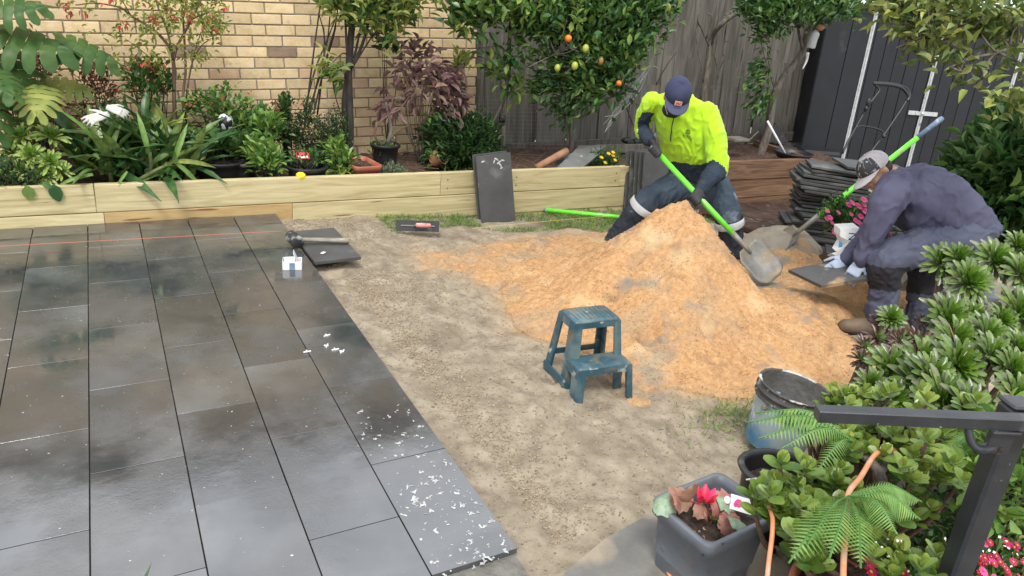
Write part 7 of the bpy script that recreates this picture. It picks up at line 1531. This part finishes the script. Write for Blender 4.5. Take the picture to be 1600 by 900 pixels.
boot(aL-V(0, 0, .03), aL+V(-.2, -.25, -.1), UPW, M_boot, pA); boot(aR-V(0, 0, .03), aR+V(-.02, -.3, -.1), UPW, M_boot, pA)
# cap, mask
cap(hA+uA*.028, sAh, fA, uA, pA, M_capb, M_capbr, k=1.07, brimtilt=-.22, brimL=.066)
fr = hA+uA*.028; mb = MB(); R = np.stack([sAh, uA, fA], 1); pc = fr+(fA*.101+uA*.040)*1.1-sAh*.0; R2 = R@rotm((1, 0, 0), -.42); mb.bbox(pc, (.050, .032, .003), R=R2, b=.001); mb.build('cap_patch', M_patch, pA)
mb = MB(); mb.tube([pc+R2[:, 2]*.0025+R2[:, 0]*x+R2[:, 1]*.006*sin(x*300) for x in np.linspace(-.014, .014, 9)], .0022, 4); mb.build('patch_mark', mat('dark_mark', [(.12, .05, .04)], rough=.8), pA)
mb = MB(); P = lambda a, b, c: hA+sAh*a+fA*b+uA*c
rl(mb, [(P(0, .030, -.012), sAh, fA, .076, .086), (P(0, .038, -.05), sAh, fA, .070, .082), (P(0, .036, -.085), sAh, fA, .056, .070), (P(0, .01, -.12), sAh, fA, .058, .062), (P(0, -.02, -.16), sAh, fA, .07, .07)]); remesh(mb, 'face_mask', M_knee, pA, .008, smooth=2)
for sg in (-1, 1): mb = MB(); mb.tube([P(.078*sg, -.005, .01), P(.072*sg, .06, -.02), P(.05*sg, .098, -.045), P(.045*sg, .105, -.06)], .0028, 6, smooth=4); mb.build('mask_loop', M_white, pA, True)
# gloved hands closed on the handle
def grip(W, H, axis, t, m, back, side, curlk=1.0):
    """hand whose wrist is W and which closes round a bar through H with direction axis"""
    mb = MB(); fwd = H-W; fwd = fwd/np.linalg.norm(fwd); ax = axis/np.linalg.norm(axis); n = np.cross(ax, fwd); n /= np.linalg.norm(n)
    if n@back < 0: n = -n
    palm = H+n*.022; Wn = palm-fwd*.085
    mb.tube([W-fwd*.05, W, Wn*.5+W*.5], [.044, .040, .034], 12)
    rl(mb, [(W, ax, n, .030, .024), (palm-fwd*.05, ax, n, .040, .020), (palm, ax, n, .044, .017), (palm+fwd*.014, ax, n, .040, .012)])
    for i in range(4):
        o = palm+ax*(-.033+.022*i)+fwd*.010; r = .0115
        arc = [o, o+fwd*.024-n*.004, o+fwd*.032-n*.024, o+fwd*.024-n*.043, o+fwd*.004-n*.048, o-fwd*.010-n*.040]; mb.tube(arc, [r*1.1, r*1.1, r, r, r*.95, r*.8], 9, smooth=3)
    o = palm+ax*side*.038-fwd*.045; mb.tube([o, o+ax*side*.016-n*.018+fwd*.01, o+ax*side*.010-n*.042+fwd*.030, o-n*.050+fwd*.050], [.016, .014, .012, .009], 9, smooth=3)
    return remesh(mb, 'glove', m, t, .0048, smooth=2)
grip(wL_, gd(1022, 233, 5.215), sA_d, pA, M_glk, -_fw+V(0, 0, .6), 1); grip(wR, gd(1087, 308, 5.13), sA_d, pA, M_glk, -_fw+V(.2, 0, .4), 1)

# ---------------------------------------------------------------- bending man
pB = thing('person', 'man in a purple navy shirt and blue work trousers bending low over a slab', 'person', gz(1390, 515, -.05))
spn = CR*.83+CU*-.56                       # down the back in the picture
side = _fw                                  # across the body
nB = np.cross(spn, side); nB /= np.linalg.norm(nB)
if nB@CU < 0: nB = -nB
B = lambda x, y, d=4.5: gd(x, y, d)
hB = B(1368, 269, 4.60); fB = -CR*.70-CU*.62-_fw*.15; fB /= np.linalg.norm(fB); uB = -CR*.60+CU*.76-_fw*.12; uB -= fB*(uB@fB); uB /= np.linalg.norm(uB); sB = np.cross(fB, uB)
nsh, fsh = B(1394, 290, 4.40), B(1396, 286, 4.78); nel, fel = B(1374, 346, 4.40), B(1372, 348, 4.80); nwr, fwr = B(1348, 404, 4.48), B(1326, 404, 4.68)
nh, fh = B(1505, 378, 4.38), B(1508, 380, 4.62); nk, fk = B(1386, 410, 4.40), B(1450, 424, 4.62); na, fa_ = B(1376, 497, 4.50), B(1440, 499, 4.66)
mb = MB(); head(mb, hB, sB, fB, uB); limb(mb, [B(1405, 282, 4.6), B(1388, 272, 4.6), hB-uB*.05-fB*.02], [.065, .058, .058])
rl(mb, [(B(1520, 366, 4.48), side, nB, .13, .11), (B(1460, 325, 4.5), side, nB, .13, .12), (B(1415, 300, 4.56), side, nB, .15, .10), (B(1396, 286, 4.6), side, nB, .10, .07)])
limb(mb, [nsh, nel, nwr], [.05, .038, .026]); limb(mb, [fsh, fel, fwr], [.05, .038, .026]); limb(mb, [nh, nk, na], [.075, .052, .035]); limb(mb, [fh, fk, fa_], [.075, .052, .035])
remesh(mb, 'body', M_skin, pB, .010, smooth=2); eyes(hB, sB, fB, uB, pB)
mb = MB(); rl(mb, [(hB-fB*.030+uB*.012, sB, fB, .081, .080), (hB-fB*.034-uB*.02, sB, fB, .078, .070), (hB-fB*.040-uB*.055, sB, fB, .062, .050), (hB-fB*.045-uB*.075, sB, fB, .05, .035)]); remesh(mb, 'hair', M_hair, pB, .008, smooth=2, post=lambda v, n: v+n*.002*fbm(v[:, 0]*60, v[:, 1]*60, v[:, 2]*60, 2)[:, None])
# shirt
mb = MB()
rl(mb, [(B(1524, 366, 4.48), side, nB, .175, .110), (B(1512, 360, 4.48), side, nB, .200, .150), (B(1492, 346, 4.48), side, nB, .215, .192), (B(1464, 328, 4.49), side, nB, .225, .212), (B(1436, 308, 4.52), side, nB, .230, .205), (B(1411, 292, 4.56), side, nB, .215, .165), (B(1398, 285, 4.58), side, nB, .15, .105), (B(1386, 277, 4.60), side, nB, .075, .07)])
limb(mb, [B(1402, 294, 4.44), B(1386, 315, 4.38), nel, (nel+nwr)/2, nwr], [.108, .094, .078, .066, .054]); limb(mb, [B(1402, 288, 4.75), fel, (fel+fwr)/2, fwr], [.10, .075, .062, .052])
def wrB(v, n):
    c = B(1455, 350, 4.4); d = np.linalg.norm(v-c, axis=1); ax_ = (v-c)@spn; ay = (v-c)@nB
    fold = np.sin(ay*62+3.5*vnoise(v[:, 0]*5, v[:, 1]*5, v[:, 2]*5)+ax_*9)*np.exp(-(ay/.09)**2)*np.exp(-(d/.28)**2)
    return wrinkle(.0110, 5, 12, 9)(v, n)+n*(.009*fold)[:, None]
remesh(mb, 'shirt', M_purp, pB, .0100, smooth=4, post=wrB)
mb = MB(); mb.tube([B(1413, 365, 4.28), B(1430, 356, 4.27)], [.014, .014], 8, flat=.4); mb.build('phone_case', M_knee, pB, True)
# trousers
def mtB(c):
    t1, d1 = segd(c, nk, na); t2, d2 = segd(c, fk, fa_); kd = (c-nk)@(-CR); 
    near = (d1 < .135) & (t1 > .02) & (t1 < .44) & ((d1 < .13)); far = (d2 < .125) & (t2 > -.01) & (t2 < .46); return (near | far).astype(int)
mb = MB(); rl(mb, [(B(1538, 374, 4.48), side, nB, .12, .06), (B(1528, 372, 4.48), side, nB, .19, .115), (B(1514, 368, 4.48), side, nB, .200, .145), (B(1495, 362, 4.48), side, nB, .19, .12)])
limb(mb, [B(1508, 376, 4.38), B(1466, 381, 4.37), B(1426, 390, 4.38), nk, (nk+na)/2, na], [.132, .120, .112, .102, .091, .085]); limb(mb, [B(1508, 378, 4.62), B(1482, 392, 4.62), fk, (fk+fa_)/2, fa_], [.13, .118, .105, .094, .086])
remesh(mb, 'trousers', [M_ptr, M_knee], pB, .0105, smooth=4, post=wrinkle(.0110, 6, 13, 15, (1, 1, 1)), mfun=mtB)
boot(na-V(0, 0, .015), na-CR*.3, UPW, M_boot, pB, k=1.12); boot(fa_-V(0, 0, .02), fa_-CR*.3+V(0, .1, 0), UPW, M_boot, pB, k=1.1)
cap(hB+uB*.020, sB, fB, uB, pB, M_capg, M_capg, k=1.02, mfront=M_capk, brimtilt=-.25, brimL=.085)
def bare_grip(W, T, n, t, side, m, curl, th):
    mb = MB(); f_ = T-W; mb.tube([W-f_*.35, W, W+f_*.15], [.046, .040, .034], 12); hand_mb(mb, W+f_*.10, f_, n, side, L=.195, curl=curl, thumb=th, rad=.0105); return remesh(mb, 'glove', m, t, .005, smooth=2)
bare_grip(nwr, B(1326, 438, 4.50), -_fw*.8-CR*.5+V(0, 0, .1), pB, -1, M_gl, (.35, .4, .45, .5), (.75, .3)); bare_grip(fwr, B(1292, 424, 4.66), -_fw*.6+V(0, 0, .5), pB, 1, M_gl, (.5, .55, .6, .65), (.7, .3))
